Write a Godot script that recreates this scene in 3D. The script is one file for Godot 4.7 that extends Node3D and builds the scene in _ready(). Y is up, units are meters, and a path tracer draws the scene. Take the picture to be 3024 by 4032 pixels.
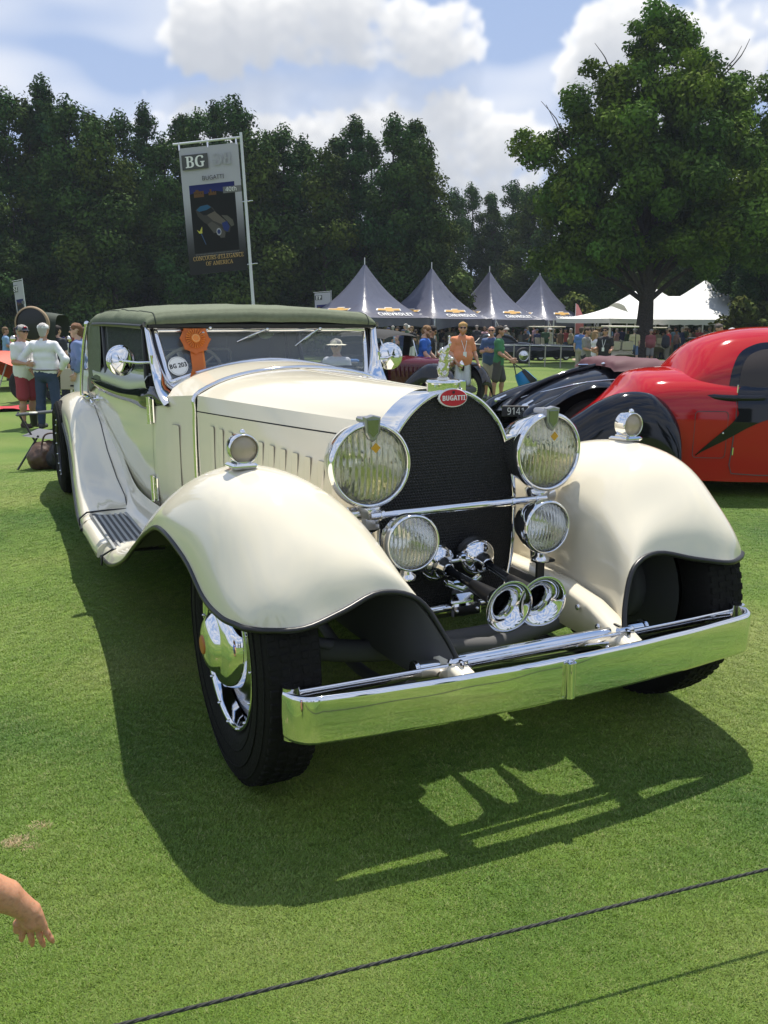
extends Node3D
# A cream 1930s cabriolet on a golf green at a car show; x right, y up, z towards the camera, metres; the car's front axle is at the origin.

class MB:
	var v := PackedVector3Array()
	var n := PackedVector3Array()
	var uv := PackedVector2Array()
	var c := PackedColorArray()
	var t := PackedInt32Array()
	var has_uv := false
	var has_c := false
	func _fin(v0: int, t0: int) -> void:
		n.resize(v.size())
		for i in range(v0, v.size()):
			n[i] = Vector3.ZERO
		for k in range(t0, t.size(), 3):
			var a := t[k]
			var b := t[k + 1]
			var d := t[k + 2]
			var f := (v[d] - v[a]).cross(v[b] - v[a])
			n[a] += f
			n[b] += f
			n[d] += f
		for i in range(v0, v.size()):
			n[i] = n[i].normalized() if n[i].length_squared() > 1e-24 else Vector3.UP
	func quad(a: int, b: int, d: int, e: int) -> void:
		t.append_array(PackedInt32Array([a, b, d, a, d, e]))
	func grid(rows: Array, wrap := false) -> MB:
		var v0 := v.size()
		var t0 := t.size()
		var m: int = rows[0].size()
		for r in rows:
			v.append_array(r)
		for i in rows.size() - 1:
			for j in (m if wrap else m - 1):
				var j2 := (j + 1) % m
				quad(v0 + i * m + j, v0 + i * m + j2, v0 + (i + 1) * m + j2, v0 + (i + 1) * m + j)
		_fin(v0, t0)
		return self
	func grid_uv(rows: Array, u0 := 0.0, u1 := 1.0, v0_ := 0.0, v1_ := 1.0) -> MB:
		has_uv = true
		var m: int = rows[0].size()
		for i in rows.size():
			for j in m:
				uv.append(Vector2(lerpf(u0, u1, float(j) / (m - 1)), lerpf(v0_, v1_, float(i) / (rows.size() - 1))))
		return grid(rows)
	func fan(pts: PackedVector3Array, centre = null) -> MB:
		var v0 := v.size()
		var t0 := t.size()
		var cc := Vector3.ZERO
		for p in pts:
			cc += p
		v.append(cc / pts.size() if centre == null else centre)
		v.append_array(pts)
		for i in pts.size():
			t.append_array(PackedInt32Array([v0, v0 + 1 + i, v0 + 1 + (i + 1) % pts.size()]))
		_fin(v0, t0)
		return self
	func tube(path: PackedVector3Array, r, seg := 8, caps := true, flat := 1.0, up := Vector3.UP) -> MB:
		var rows := []
		var k := path.size()
		var side := Vector3.ZERO
		for i in k:
			var d := (path[mini(i + 1, k - 1)] - path[maxi(i - 1, 0)]).normalized()
			if side == Vector3.ZERO:
				side = d.cross(up)
				if side.length() < 0.05:
					side = d.cross(Vector3.RIGHT)
			side = (side - d * side.dot(d)).normalized()
			var b := side.cross(d)
			var rr: float = r if (r is float or r is int) else r[i]
			var row := PackedVector3Array()
			for j in seg:
				var a := TAU * j / seg
				row.append(path[i] + side * cos(a) * rr + b * sin(a) * rr * flat)
			rows.append(row)
		grid(rows, true)
		if caps:
			fan(rows[0])
			fan(rows[-1])
		return self
	func lathe(prof: Array, xf := Transform3D.IDENTITY, seg := 24, arc := TAU) -> MB:
		var rows := []
		for p in prof:
			var row := PackedVector3Array()
			for j in (seg if arc == TAU else seg + 1):
				var a := arc * j / seg
				row.append(xf * Vector3(cos(a) * p.x, p.y, sin(a) * p.x))
			rows.append(row)
		return grid(rows, arc == TAU)
	func box(xf: Transform3D, s: Vector3, b := 0.0) -> MB:
		# bevelled box: a rounded outline swept in three steps
		var h := s * 0.5
		if b <= 0.0:
			b = minf(minf(s.x, s.y), s.z) * 0.06
		var rows := []
		for lv in [[-h.y, b], [-h.y + b, 0.0], [h.y - b, 0.0], [h.y, b]]:
			var q: float = lv[1]
			var row := PackedVector3Array()
			for cn in [[1, 1], [-1, 1], [-1, -1], [1, -1]]:
				var ax := h.x - q
				var az := h.z - q
				var e1 := Vector3(cn[0] * ax, lv[0], cn[1] * (az - b))
				var e2 := Vector3(cn[0] * (ax - b), lv[0], cn[1] * az)
				if cn[0] * cn[1] > 0:
					row.append(xf * e1)
					row.append(xf * e2)
				else:
					row.append(xf * e2)
					row.append(xf * e1)
			rows.append(row)
		for i in 3:
			for j in 8:
				flat4(rows[i][j], rows[i][(j + 1) % 8], rows[i + 1][(j + 1) % 8], rows[i + 1][j])
		fan(rows[0])
		fan(rows[3])
		return self
	func flat4(a: Vector3, b: Vector3, d: Vector3, e: Vector3) -> MB:
		var v0 := v.size()
		var t0 := t.size()
		v.append_array(PackedVector3Array([a, b, d, e]))
		quad(v0, v0 + 1, v0 + 2, v0 + 3)
		_fin(v0, t0)
		return self
	func prism(pts: PackedVector2Array, depth: float, xf := Transform3D.IDENTITY, bev := 0.0) -> MB:
		# polygon in the local xy plane, extruded along +z, front edge chamfered
		var tri := Geometry2D.triangulate_polygon(pts)
		if tri.is_empty():
			return self
		var front := pts
		if bev > 0.0:
			var off := Geometry2D.offset_polygon(pts, -bev, Geometry2D.JOIN_MITER)
			if off.size() == 1 and off[0].size() == pts.size():
				# line the shrunk outline up with the first corner
				var best := 0
				for i in off[0].size():
					if off[0][i].distance_squared_to(pts[0]) < off[0][best].distance_squared_to(pts[0]):
						best = i
				front = PackedVector2Array()
				for i in pts.size():
					front.append(off[0][(best + i) % pts.size()])
		for z in [0.0, depth]:
			var v0 := v.size()
			var t0 := t.size()
			for p in (front if z > 0.0 else pts):
				v.append(xf * Vector3(p.x, p.y, z))
			for i in tri:
				t.append(v0 + i)
			_fin(v0, t0)
		var k := pts.size()
		for i in k:
			var j := (i + 1) % k
			var zb := depth - bev
			flat4(xf * Vector3(pts[i].x, pts[i].y, 0), xf * Vector3(pts[j].x, pts[j].y, 0), xf * Vector3(pts[j].x, pts[j].y, zb), xf * Vector3(pts[i].x, pts[i].y, zb))
			if bev > 0.0:
				flat4(xf * Vector3(pts[i].x, pts[i].y, zb), xf * Vector3(pts[j].x, pts[j].y, zb), xf * Vector3(front[j].x, front[j].y, depth), xf * Vector3(front[i].x, front[i].y, depth))
		return self
	func ball(centre: Vector3, r: Vector3, seg := 12) -> MB:
		var rows := []
		for i in range(0, seg / 2 + 1):
			var a := PI * i / (seg / 2)
			var row := PackedVector3Array()
			for j in seg:
				var b := TAU * j / seg
				row.append(centre + Vector3(sin(a) * cos(b), cos(a), sin(a) * sin(b)) * r)
			rows.append(row)
		return grid(rows, true)
	func tint(col: Color) -> MB:
		has_c = true
		while c.size() < v.size():
			c.append(col)
		return self
	func mesh() -> ArrayMesh:
		var a := []
		a.resize(Mesh.ARRAY_MAX)
		a[Mesh.ARRAY_VERTEX] = v
		a[Mesh.ARRAY_NORMAL] = n
		if has_uv:
			while uv.size() < v.size():
				uv.append(Vector2.ZERO)
			a[Mesh.ARRAY_TEX_UV] = uv
		if has_c:
			while c.size() < v.size():
				c.append(Color.WHITE)
			a[Mesh.ARRAY_COLOR] = c
		a[Mesh.ARRAY_INDEX] = t
		var m := ArrayMesh.new()
		m.add_surface_from_arrays(Mesh.PRIMITIVE_TRIANGLES, a)
		return m

var used := {}
var rng := RandomNumberGenerator.new()
var mats := {}
var CAM := Vector3(-1.6137, 1.53, 2.6684)
var CB: Basis

func numbered(s: String) -> String:
	if not used.has(s):
		used[s] = 0
		return s
	used[s] += 1
	return "%s_%03d" % [s, used[s]]

func thing(called: String, label: String, category: String, at := Vector3.ZERO, turn := 0.0, group := "") -> Node3D:
	var o := Node3D.new()
	o.name = numbered(called)
	add_child(o)
	o.position = at
	o.rotation.y = turn
	tag(o, label, category, group)
	return o

func tag(o: Node, label: String, category: String, group := "") -> void:
	o.set_meta("label", label)
	o.set_meta("category", category)
	if group:
		o.set_meta("group", group)

func put(called: String, b, m: Material, parent: Node = self) -> MeshInstance3D:
	var o := MeshInstance3D.new()
	o.mesh = b.mesh() if b is MB else b
	o.material_override = m
	var nm := called
	if parent == self:
		nm = numbered(called)
	else:
		var key := "n_" + called
		var k: int = parent.get_meta(key, 0) if parent.has_meta(key) else 0
		parent.set_meta(key, k + 1)
		if k > 0:
			nm = "%s_%03d" % [called, k]
	o.name = nm
	parent.add_child(o, true)
	return o

func struct(called: String, b, m: Material) -> MeshInstance3D:
	var o := put(called, b, m)
	o.set_meta("kind", "structure")
	return o

func dup(root: Node3D, at: Vector3, turn: float, label := "", group := "") -> Node3D:
	var r: Node3D = root.duplicate()
	var base := String(root.name)
	if base.length() > 4 and base[-4] == "_" and base.right(3).is_valid_int():
		base = base.left(-4)
	r.name = numbered(base)
	add_child(r)
	r.position = at
	r.rotation.y = turn
	if label:
		r.set_meta("label", label)
	if group:
		r.set_meta("group", group)
	return r

func mat(col: Color, rough := 0.6, metal := 0.0) -> StandardMaterial3D:
	var m := StandardMaterial3D.new()
	m.albedo_color = col.linear_to_srgb()
	m.roughness = rough
	m.metallic = metal
	m.cull_mode = BaseMaterial3D.CULL_DISABLED
	return m

func noise(freq: float, octaves := 3, sd := 1) -> FastNoiseLite:
	var f := FastNoiseLite.new()
	f.noise_type = FastNoiseLite.TYPE_SIMPLEX_SMOOTH
	f.frequency = freq
	f.fractal_octaves = octaves
	f.seed = sd
	return f

func noise_tex(freq: float, size := 256, sd := 1, cols: Array = [], normal := false, octaves := 3) -> ImageTexture:
	# seamless noise, as a colour ramp or as a bump turned into a normal map
	var f := noise(freq, octaves, sd)
	var im := f.get_seamless_image(size, size)
	im.convert(Image.FORMAT_RGBA8)
	if normal:
		im.bump_map_to_normal_map(6.0)
		return ImageTexture.create_from_image(im)
	var g := Gradient.new()
	g.offsets = PackedFloat32Array()
	g.colors = PackedColorArray()
	for i in cols.size():
		g.add_point(float(i) / (cols.size() - 1), cols[i])
	for y in size:
		for x in size:
			im.set_pixel(x, y, g.sample(im.get_pixel(x, y).r))
	return ImageTexture.create_from_image(im)

func tri_planar(m: StandardMaterial3D, scale: float, world := false) -> StandardMaterial3D:
	m.uv1_triplanar = true
	m.uv1_world_triplanar = world
	m.uv1_scale = Vector3.ONE * scale
	return m

# Catmull-Rom through points
func cr(p: PackedVector3Array, per: int) -> PackedVector3Array:
	var r := PackedVector3Array()
	var k := p.size()
	for i in k - 1:
		var p0 := p[maxi(i - 1, 0)] if i > 0 else p[0] * 2.0 - p[1]
		var p3 := p[i + 2] if i + 2 < k else p[k - 1] * 2.0 - p[k - 2]
		for j in per:
			r.append(p[i].cubic_interpolate(p[i + 1], p0, p3, float(j) / per))
	r.append(p[k - 1])
	return r

func v3s(a: Array) -> PackedVector3Array:
	var r := PackedVector3Array()
	for p in a:
		r.append(Vector3(p[0], p[1], p[2]))
	return r

func v2s(a: Array) -> PackedVector2Array:
	var r := PackedVector2Array()
	for p in a:
		r.append(Vector2(p[0], p[1]))
	return r

# smooth patch through a net of control points: rows of equal length
func patch(net: Array, pu: int, pv: int) -> Array:
	var a := []
	for row in net:
		a.append(cr(row, pv))
	var out := []
	var m: int = a[0].size()
	var cols := []
	for j in m:
		var col := PackedVector3Array()
		for i in a.size():
			col.append(a[i][j])
		cols.append(cr(col, pu))
	for i in cols[0].size():
		var row := PackedVector3Array()
		for j in m:
			row.append(cols[j][i])
		out.append(row)
	return out

func mirrored(rows: Array) -> Array:
	var out := []
	for r in rows:
		var q := PackedVector3Array()
		for p in r:
			q.append(Vector3(-p.x, p.y, p.z))
		out.append(q)
	return out

func pushed(rows: Array, d: float) -> Array:
	# the same sheet moved along its normals
	var b := MB.new().grid(rows)
	var out := []
	var k := 0
	for r in rows:
		var q := PackedVector3Array()
		for p in r:
			q.append(p + b.n[k] * d)
			k += 1
		out.append(q)
	return out

func col_of(rows: Array, j: int) -> PackedVector3Array:
	var r := PackedVector3Array()
	for row in rows:
		r.append(row[j])
	return r

func look(from: Vector3, dir: Vector3, up := Vector3.UP) -> Transform3D:
	# local +y along dir
	var y := dir.normalized()
	var x := up.cross(y)
	if x.length() < 0.01:
		x = Vector3.RIGHT.cross(y)
	x = x.normalized()
	return Transform3D(Basis(x, y, x.cross(y)), from)

func rrect(w: float, h: float, r: float, seg := 4) -> PackedVector2Array:
	var o := PackedVector2Array()
	for q in 4:
		var cx := (w / 2 - r) * (1 if q in [0, 3] else -1)
		var cy := (h / 2 - r) * (1 if q < 2 else -1)
		for i in seg + 1:
			var a := PI / 2 * (q + float(i) / seg)
			o.append(Vector2(cx + cos(a) * r, cy + sin(a) * r))
	return o

func text_mesh(s: String, px_h: float, depth: float, font := "Droid Sans", weight := 400) -> TextMesh:
	var tm := TextMesh.new()
	var f := SystemFont.new()
	f.font_names = PackedStringArray([font])
	f.font_weight = weight
	tm.font = f
	tm.text = s
	tm.font_size = 64
	tm.pixel_size = px_h / 64.0 * 1.37
	tm.depth = depth
	tm.curve_step = 2.0
	return tm

func letters(called: String, s: String, cap_h: float, m: Material, parent: Node, xf: Transform3D, font := "Droid Sans", weight := 700, squeeze := 1.0) -> MeshInstance3D:
	var o := put(called, text_mesh(s, cap_h, 0.002, font, weight), m, parent)
	o.transform = xf * Transform3D(Basis.from_scale(Vector3(squeeze, 1, 1)), Vector3.ZERO)
	return o

# the ground falls gently away behind the cars
func ground_y(x: float, z: float) -> float:
	var d := Vector2(x - CAM.x, z - CAM.z).length()
	var back := 1.0 if z < CAM.z else 0.0
	var y := -0.38 * smoothstep(8.0, 16.5, d) - 0.0115 * maxf(d - 18.0, 0.0) * (1.0 if d < 70.0 else 70.0 / d)
	y += .11 * exp(-pow((z + 5.1) / 1.5, 2.0)) * exp(-pow(x / 2.6, 2.0))
	return y * back

# the point on the ground in the direction of a column of the view, at a distance
func spot(px: float, dist: float) -> Vector3:
	var d := CB * Vector3((px * 1.82278 - 1512.0) / 3419.78, -(1300.0 - 2016.0) / 3419.78, -1.0)
	d.y = 0
	d = d.normalized() * dist
	return Vector3(CAM.x + d.x, ground_y(CAM.x + d.x, CAM.z + d.z), CAM.z + d.z)

func rise(py: float, dist: float, px := 829.5) -> float:
	# height (world y) that a row of the view meets at a distance
	var d := CB * Vector3((px * 1.82278 - 1512.0) / 3419.78, -(py * 1.82278 - 2016.0) / 3419.78, -1.0)
	return CAM.y + d.y / Vector2(d.x, d.z).length() * dist

func build_camera_and_light() -> void:
	var cam := Camera3D.new()
	cam.name = "camera"
	add_child(cam)
	CB = Basis.from_euler(Vector3(deg_to_rad(-12.608), deg_to_rad(-25.4064), deg_to_rad(0.19)))
	cam.transform = Transform3D(CB, CAM)
	cam.fov = 61.04
	cam.near = 0.05
	cam.far = 900.0
	var sun := DirectionalLight3D.new()
	sun.name = "sun"
	add_child(sun)
	sun.look_at_from_position(Vector3(0.25, 1.0, -0.37) * 10.0, Vector3.ZERO)
	sun.light_energy = 1.6
	sun.light_color = Color(1.0, 0.975, 0.925)
	sun.light_angular_distance = 0.5
	sun.shadow_enabled = true
	var env := Environment.new()
	env.background_mode = Environment.BG_SKY
	env.tonemap_mode = Environment.TONE_MAPPER_LINEAR
	env.tonemap_exposure = 1.24
	env.sdfgi_enabled = true
	env.ssao_enabled = true
	env.ssil_enabled = true
	env.ambient_light_source = Environment.AMBIENT_SOURCE_SKY
	env.fog_enabled = true
	env.fog_density = 0.00045
	env.fog_light_color = Color(0.86, 0.90, 0.97)
	env.background_energy_multiplier = 0.86
	env.sky = Sky.new()
	var pm := PanoramaSkyMaterial.new()
	pm.panorama = ImageTexture.create_from_image(sky_image())
	env.sky.sky_material = pm
	var we := WorldEnvironment.new()
	we.name = "environment"
	we.environment = env
	add_child(we)

func sky_image() -> Image:
	var W := 2048
	var H := 1024
	var top := 500
	# clouds as heaps: azimuth, elevation, half width, half height (degrees), strength
	var heaps := [[22, 16.4, 9.0, 3.0, 1.0], [15.0, 15.8, 2.8, 2.7, 0.9], [28.6, 15.9, 3.0, 2.7, 0.95], [26.5, 9.4, 8.8, 3.1, 1.1], [23.5, 10.4, 4.0, 1.6, 0.8], [29.8, 11.6, 2.2, 2.0, 0.95], [32.2, 10.6, 2.0, 2.0, 0.95], [19.0, 9.8, 3.0, 1.8, 0.8], [34.0, 10.2, 2.6, 2.0, 0.9],
		[34.0, 6.8, 4.2, 2.4, 0.95], [43.5, 14.2, 6.6, 4.3, 1.0], [37.8, 13.8, 2.2, 2.4, 0.85], [50, 7.0, 8.0, 3.0, 0.9], [31.0, 5.4, 2.2, 1.7, 0.9], [28.5, 3.4, 2.0, 1.4, 0.85], [8.5, 10.0, 11.0, 2.6, 0.42], [2.0, 7.0, 9.0, 2.0, 0.35], [14, 7.4, 8, 2.4, 0.45], [62, 16, 10, 6, 0.9], [-20, 20, 14, 6, 0.8]]
	var r := RandomNumberGenerator.new()
	r.seed = 77
	for i in 26:
		var e := r.randf_range(4.0, 58.0)
		var a := r.randf_range(70.0, 340.0)
		heaps.append([a if a < 180.0 else a - 360.0, e, r.randf_range(8.0, 17.0), r.randf_range(3.0, 7.0), r.randf_range(0.7, 1.0)])
	var f1 := noise(5.0, 5, 5)
	var f2 := noise(17.0, 4, 9)
	var f3 := noise(2.2, 3, 31)
	var f4 := noise(48.0, 3, 14)
	var dens := PackedFloat32Array()
	dens.resize(W * top)
	var reach := []
	for h in heaps:
		reach.append([h[0], h[1], h[2], h[3], h[4]])
	for y in top:
		var el := 90.0 - 180.0 * (y + 0.5) / H
		var ce := cos(deg_to_rad(el))
		var se := sin(deg_to_rad(el))
		# stretch of each row that a heap reaches
		var field := PackedFloat32Array()
		field.resize(W)
		for h in reach:
			var dy: float = (el - h[1]) / h[3]
			if dy < 0.0:
				dy *= 1.35
			if absf(dy) > 1.5:
				continue
			var hw: float = h[2] * 1.5 / maxf(0.4, ce)
			var x0 := int(floor((h[0] - hw) / 360.0 * W))
			var x1 := int(floor((h[0] + hw) / 360.0 * W))
			for xx in range(x0, x1 + 1):
				var x := posmod(xx, W)
				var dx: float = ((xx + 0.5) / W * 360.0 - h[0]) / h[2] * maxf(0.4, ce)
				var q: float = 1.0 - (dx * dx + dy * dy) * 0.62
				if q > 0.0:
					field[x] = maxf(field[x], q * h[4]) + 0.25 * minf(field[x], q * h[4])
		for x in W:
			var az := TAU * (x + 0.5) / W
			var px := sin(az) * ce
			var pz := -cos(az) * ce
			var k := field[x]
			var thin := f3.get_noise_3d(px * 1.3, se * 4.0, pz * 1.3)
			var d := 0.0
			if k > 0.0:
				var n1 := f1.get_noise_3d(px, se * 1.25, pz)
				var n2 := absf(f2.get_noise_3d(px, se * 1.2, pz))
				var n3 := f4.get_noise_3d(px, se * 1.2, pz)
				d = clampf((k - 0.42 + n1 * 0.85 + (0.18 - n2) * 0.75 + n3 * 0.20) * 3.0, 0.0, 1.6)
			dens[y * W + x] = maxf(d, clampf(thin * 0.55 + 0.09, 0.0, 0.34))
	var im := Image.create(W, H, false, Image.FORMAT_RGBF)
	var blue_top := Vector3(0.20, 0.345, 0.68)
	var blue_low := Vector3(0.58, 0.68, 0.86)
	for y in H:
		var el := 90.0 - 180.0 * (y + 0.5) / H
		if y >= top:
			var g := clampf((2.0 - el) / 5.0, 0.0, 1.0)
			var c := blue_low.lerp(Vector3(0.10, 0.13, 0.06), g)
			im.fill_rect(Rect2i(0, y, W, 1), Color(c.x, c.y, c.z))
			continue
		var s := blue_low.lerp(blue_top, pow(clampf(sin(deg_to_rad(el)), 0.0, 1.0), 0.55))
		for x in W:
			var d := dens[y * W + x]
			if d < 0.004:
				im.set_pixel(x, y, Color(s.x, s.y, s.z))
				continue
			# the cloud above each point shades it
			var over := 0.0
			for k in [3, 8, 14, 22]:
				over += dens[maxi(y - k, 0) * W + x]
			var lit := exp(-over * 0.40) 
			var c := Vector3(0.50, 0.54, 0.61).lerp(Vector3(1.14, 1.13, 1.11), lit)
			var a := clampf(1.0 - exp(-d * 3.0), 0.0, 1.0)
			c = s.lerp(c, a)
			im.set_pixel(x, y, Color(c.x, c.y, c.z))
	return im

func build_ground() -> void:
	# one sheet, fine near the car and coarser towards the horizon
	var lines := PackedFloat32Array()
	var p := 0.0
	while p < 650.0:
		lines.append(p)
		p += 0.22 if p < 9.0 else maxf(0.3, p * 0.06)
	lines.append(700.0)
	var xs := PackedFloat32Array()
	for i in range(lines.size() - 1, 0, -1):
		xs.append(-lines[i])
	xs.append_array(lines)
	var big := noise(0.30, 3, 3)
	var mid := noise(0.9, 3, 4)
	var b := MB.new()
	var rows := []
	for z in xs:
		var row := PackedVector3Array()
		for x in xs:
			row.append(Vector3(x, ground_y(x, z), z))
		rows.append(row)
	b.grid(rows)
	var fresh := Vector3(0.150, 0.238, 0.031)
	var pale := Vector3(0.260, 0.300, 0.085)
	var deep := Vector3(0.070, 0.155, 0.016)
	for q in b.v:
		b.c.append(grass_colour(q.x, q.z, big, mid, fresh, pale, deep))
	b.has_c = true
	var m := mat(Color(1, 1, 1), 0.95)
	m.vertex_color_use_as_albedo = true
	m.albedo_texture = noise_tex(0.05, 1024, 8, [Color(0.50, 0.52, 0.46), Color(0.78, 0.8, 0.72), Color(0.92, 0.92, 0.9), Color(1, 1, 0.95)], false, 4)
	m.normal_enabled = true
	m.normal_texture = noise_tex(0.07, 512, 12, [], true, 3)
	m.normal_scale = 0.8
	tri_planar(m, 1.7, true)
	struct("grass_ground", b, m)
	# the short mown blades that can be made out near the camera
	var tuft := MB.new()
	var r := RandomNumberGenerator.new()
	r.seed = 41
	for k in 16:
		var a := r.randf() * TAU
		var o := Vector3(r.randf_range(-0.014, 0.014), -0.002, r.randf_range(-0.014, 0.014))
		var hh := r.randf_range(0.004, 0.0085)
		var lean := Vector3(cos(a), 0, sin(a)) * r.randf_range(0.004, 0.012)
		var side := Vector3(-sin(a), 0, cos(a)) * 0.0010
		var v0 := tuft.v.size()
		tuft.v.append_array(PackedVector3Array([o - side, o + side, o + lean * 0.5 + side * 0.8 + Vector3(0, hh * 0.65, 0), o + lean * 0.5 - side * 0.8 + Vector3(0, hh * 0.65, 0), o + lean + Vector3(0, hh, 0)]))
		tuft.t.append_array(PackedInt32Array([v0, v0 + 1, v0 + 2, v0, v0 + 2, v0 + 3, v0 + 3, v0 + 2, v0 + 4]))
		tuft._fin(v0, tuft.t.size() - 9)
	var spots: Array[Vector3] = []
	var dots := 0
	while dots < 330000:
		dots += 1
		var fx := r.randf()
		var dist := 1.0 + 9.5 * pow(r.randf(), 1.7)
		var ang := deg_to_rad(lerpf(-24.0, 74.0, fx) if dots % 5 == 0 else lerpf(-6.0, 56.0, fx))
		spots.append(Vector3(CAM.x + sin(ang) * dist, 0, CAM.z - cos(ang) * dist))
	var mm := MultiMesh.new()
	mm.transform_format = MultiMesh.TRANSFORM_3D
	mm.use_colors = true
	mm.mesh = tuft.mesh()
	mm.instance_count = spots.size()
	for i in spots.size():
		var q := spots[i]
		q.y = ground_y(q.x, q.z)
		var c := grass_colour(q.x, q.z, big, mid, fresh, pale, deep)
		var w := r.randf()
		if w < 0.08:
			c = c.lerp(Color(0.44, 0.44, 0.18), 0.55)
		elif w < 0.45:
			c = c * r.randf_range(1.1, 1.55)
			c.r *= r.randf_range(.88, 1.14)
		else:
			c = c * r.randf_range(0.86, 1.14)
		mm.set_instance_transform(i, Transform3D(Basis(Vector3.UP, r.randf() * TAU).scaled(Vector3.ONE * r.randf_range(0.75, 1.25)), q))
		mm.set_instance_color(i, c)
	var gm := mat(Color(1, 1, 1), 0.55)
	gm.vertex_color_use_as_albedo = true
	gm.backlight_enabled = true
	gm.backlight = Color(0.62, 0.7, 0.30)
	var o := MultiMeshInstance3D.new()
	o.name = numbered("grass_blades")
	o.multimesh = mm
	o.material_override = gm
	add_child(o)
	tag(o, "short mown green grass blades on the lawn around the cream car", "grass")
	o.set_meta("kind", "stuff")

func grass_colour(x: float, z: float, big: FastNoiseLite, mid: FastNoiseLite, fresh: Vector3, pale: Vector3, deep: Vector3) -> Color:
	var a := big.get_noise_2d(x, z)
	var b := mid.get_noise_2d(x, z)
	var c := fresh
	var k := clampf(a * 1.5 + b * 0.8, -1.0, 1.0)
	c = c.lerp(pale, k * 0.9) if k > 0.0 else c.lerp(deep, -k)
	# the mown bands of the fairway beyond the cars
	var far := smoothstep(9.0, 14.0, Vector2(x - CAM.x, z - CAM.z).length())
	var band := sin((x * 0.45 + z) * 1.9 + b * 1.4)
	c = c.lerp(Vector3(0.19, 0.235, 0.055) if band > 0.0 else Vector3(0.095, 0.19, 0.02), far * 0.4 * absf(band))
	# two small worn spots of bare straw left of the front wheel
	for q in [[-1.615, .112, .040], [-1.536, .055, .026], [-1.58, .16, .02]]:
		var e := Vector2((x - q[0]), (z - q[1]) * 1.5).length() + .012 * mid.get_noise_2d(x * 60.0, z * 60.0)
		if e < q[2]:
			c = Vector3(.42, .33, .19)
	return Color(c.x, c.y, c.z)

# ---------------------------------------------------------------- the cream cabriolet
func build_materials() -> void:
	var cream := mat(Color(0.71, 0.655, 0.52), 0.30)
	cream.roughness = 0.085
	cream.metallic_specular = 0.62
	# faint swirls and dust in the polish
	cream.roughness_texture = noise_tex(0.02, 256, 3, [Color(0.7, 0.7, 0.7), Color(1, 1, 1)], false, 4)
	tri_planar(cream, 1.1)
	mats.cream = cream
	mats.cream_dull = mat(Color(0.60, 0.57, 0.46), 0.45)
	mats.chrome = mat(Color(0.80, 0.80, 0.81), 0.045, 1.0)
	mats.chrome_soft = mat(Color(0.72, 0.72, 0.73), 0.14, 1.0)
	mats.steel = mat(Color(0.30, 0.30, 0.31), 0.18, 1.0)
	mats.gap_line = mat(Color(0.26, 0.245, 0.20), 0.8)  # darkened cream that paints the shade in the gaps round the vents
	mats.satin = mat(Color(0.36, 0.36, 0.37), 0.30, 0.8)
	mats.nickel = mat(Color(0.72, 0.68, 0.60), 0.16, 1.0)
	mats.black = mat(Color(0.008, 0.008, 0.009), 0.35)
	var gloss := mat(Color(0.006, 0.007, 0.009), 0.05)
	mats.gloss_black = gloss
	mats.under = mat(Color(0.090, 0.090, 0.092), 0.85)
	var rub := mat(Color(0.011, 0.0105, 0.010), 0.75)
	rub.metallic_specular = .25
	rub.normal_enabled = true
	rub.normal_texture = noise_tex(0.06, 256, 21, [], true)
	rub.normal_scale = 0.4
	tri_planar(rub, 4.0)
	mats.rubber = rub
	var core := mat(Color(0.009, 0.009, 0.010), 0.6, 0.0)
	var im := Image.create(128, 128, false, Image.FORMAT_RGBA8)
	for y in 128:
		for x in 128:
			var row := y / 16
			var u := fposmod(x + (8 if row % 2 else 0), 16.0) - 8.0
			var w := float(y % 16) - 8.0
			var q := clampf((u * u + w * w) / 64.0, 0.0, 1.0)
			im.set_pixel(x, y, Color(q, q, q))
	im.bump_map_to_normal_map(5.0)
	core.normal_enabled = true
	core.normal_texture = ImageTexture.create_from_image(im)
	core.normal_scale = 0.8
	tri_planar(core, 11.0)
	mats.core = core
	var green := mat(Color(0.145, 0.172, 0.108), 0.85)
	green.albedo_texture = noise_tex(0.03, 256, 6, [Color(0.86, 0.86, 0.84), Color(1, 1, 1)], false, 5)
	green.normal_enabled = true
	green.normal_texture = noise_tex(0.25, 256, 7, [], true, 2)
	green.normal_scale = 0.35
	tri_planar(green, 3.0)
	mats.canvas = green
	mats.canvas_dark = mat(Color(0.030, 0.042, 0.028), 0.85)
	var glass := mat(Color(0.75, 0.82, 0.85), 0.0)
	glass.transparency = BaseMaterial3D.TRANSPARENCY_ALPHA
	glass.albedo_color.a = 0.10
	mats.glass = glass
	var lens := mat(Color(0.97, 0.96, 0.90), 0.0)
	lens.refraction_enabled = true
	lens.refraction_scale = 0.05
	lens.albedo_color.a = 0.04
	lens.transparency = BaseMaterial3D.TRANSPARENCY_ALPHA
	mats.lens = lens
	var amber := mat(Color(0.62, 0.52, 0.40), 0.18)
	amber.clearcoat_enabled = true
	mats.frosted = amber
	mats.warm_reflector = mat(Color(0.80, 0.77, 0.66), 0.03, 1.0)
	mats.tread_rubber = mat(Color(0.085, 0.088, 0.090), 0.7)
	mats.tread_rib = mat(Color(0.32, 0.325, 0.32), 0.5)
	mats.red = mat(Color(0.50, 0.012, 0.018), 0.25)
	mats.white = mat(Color(0.78, 0.78, 0.76), 0.5)
	mats.orange = mat(Color(0.42, 0.14, 0.03), 0.4)
	mats.leather = mat(Color(0.52, 0.47, 0.36), 0.5)
	mats.interior = mat(Color(0.150, 0.150, 0.155), 0.9)

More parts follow.
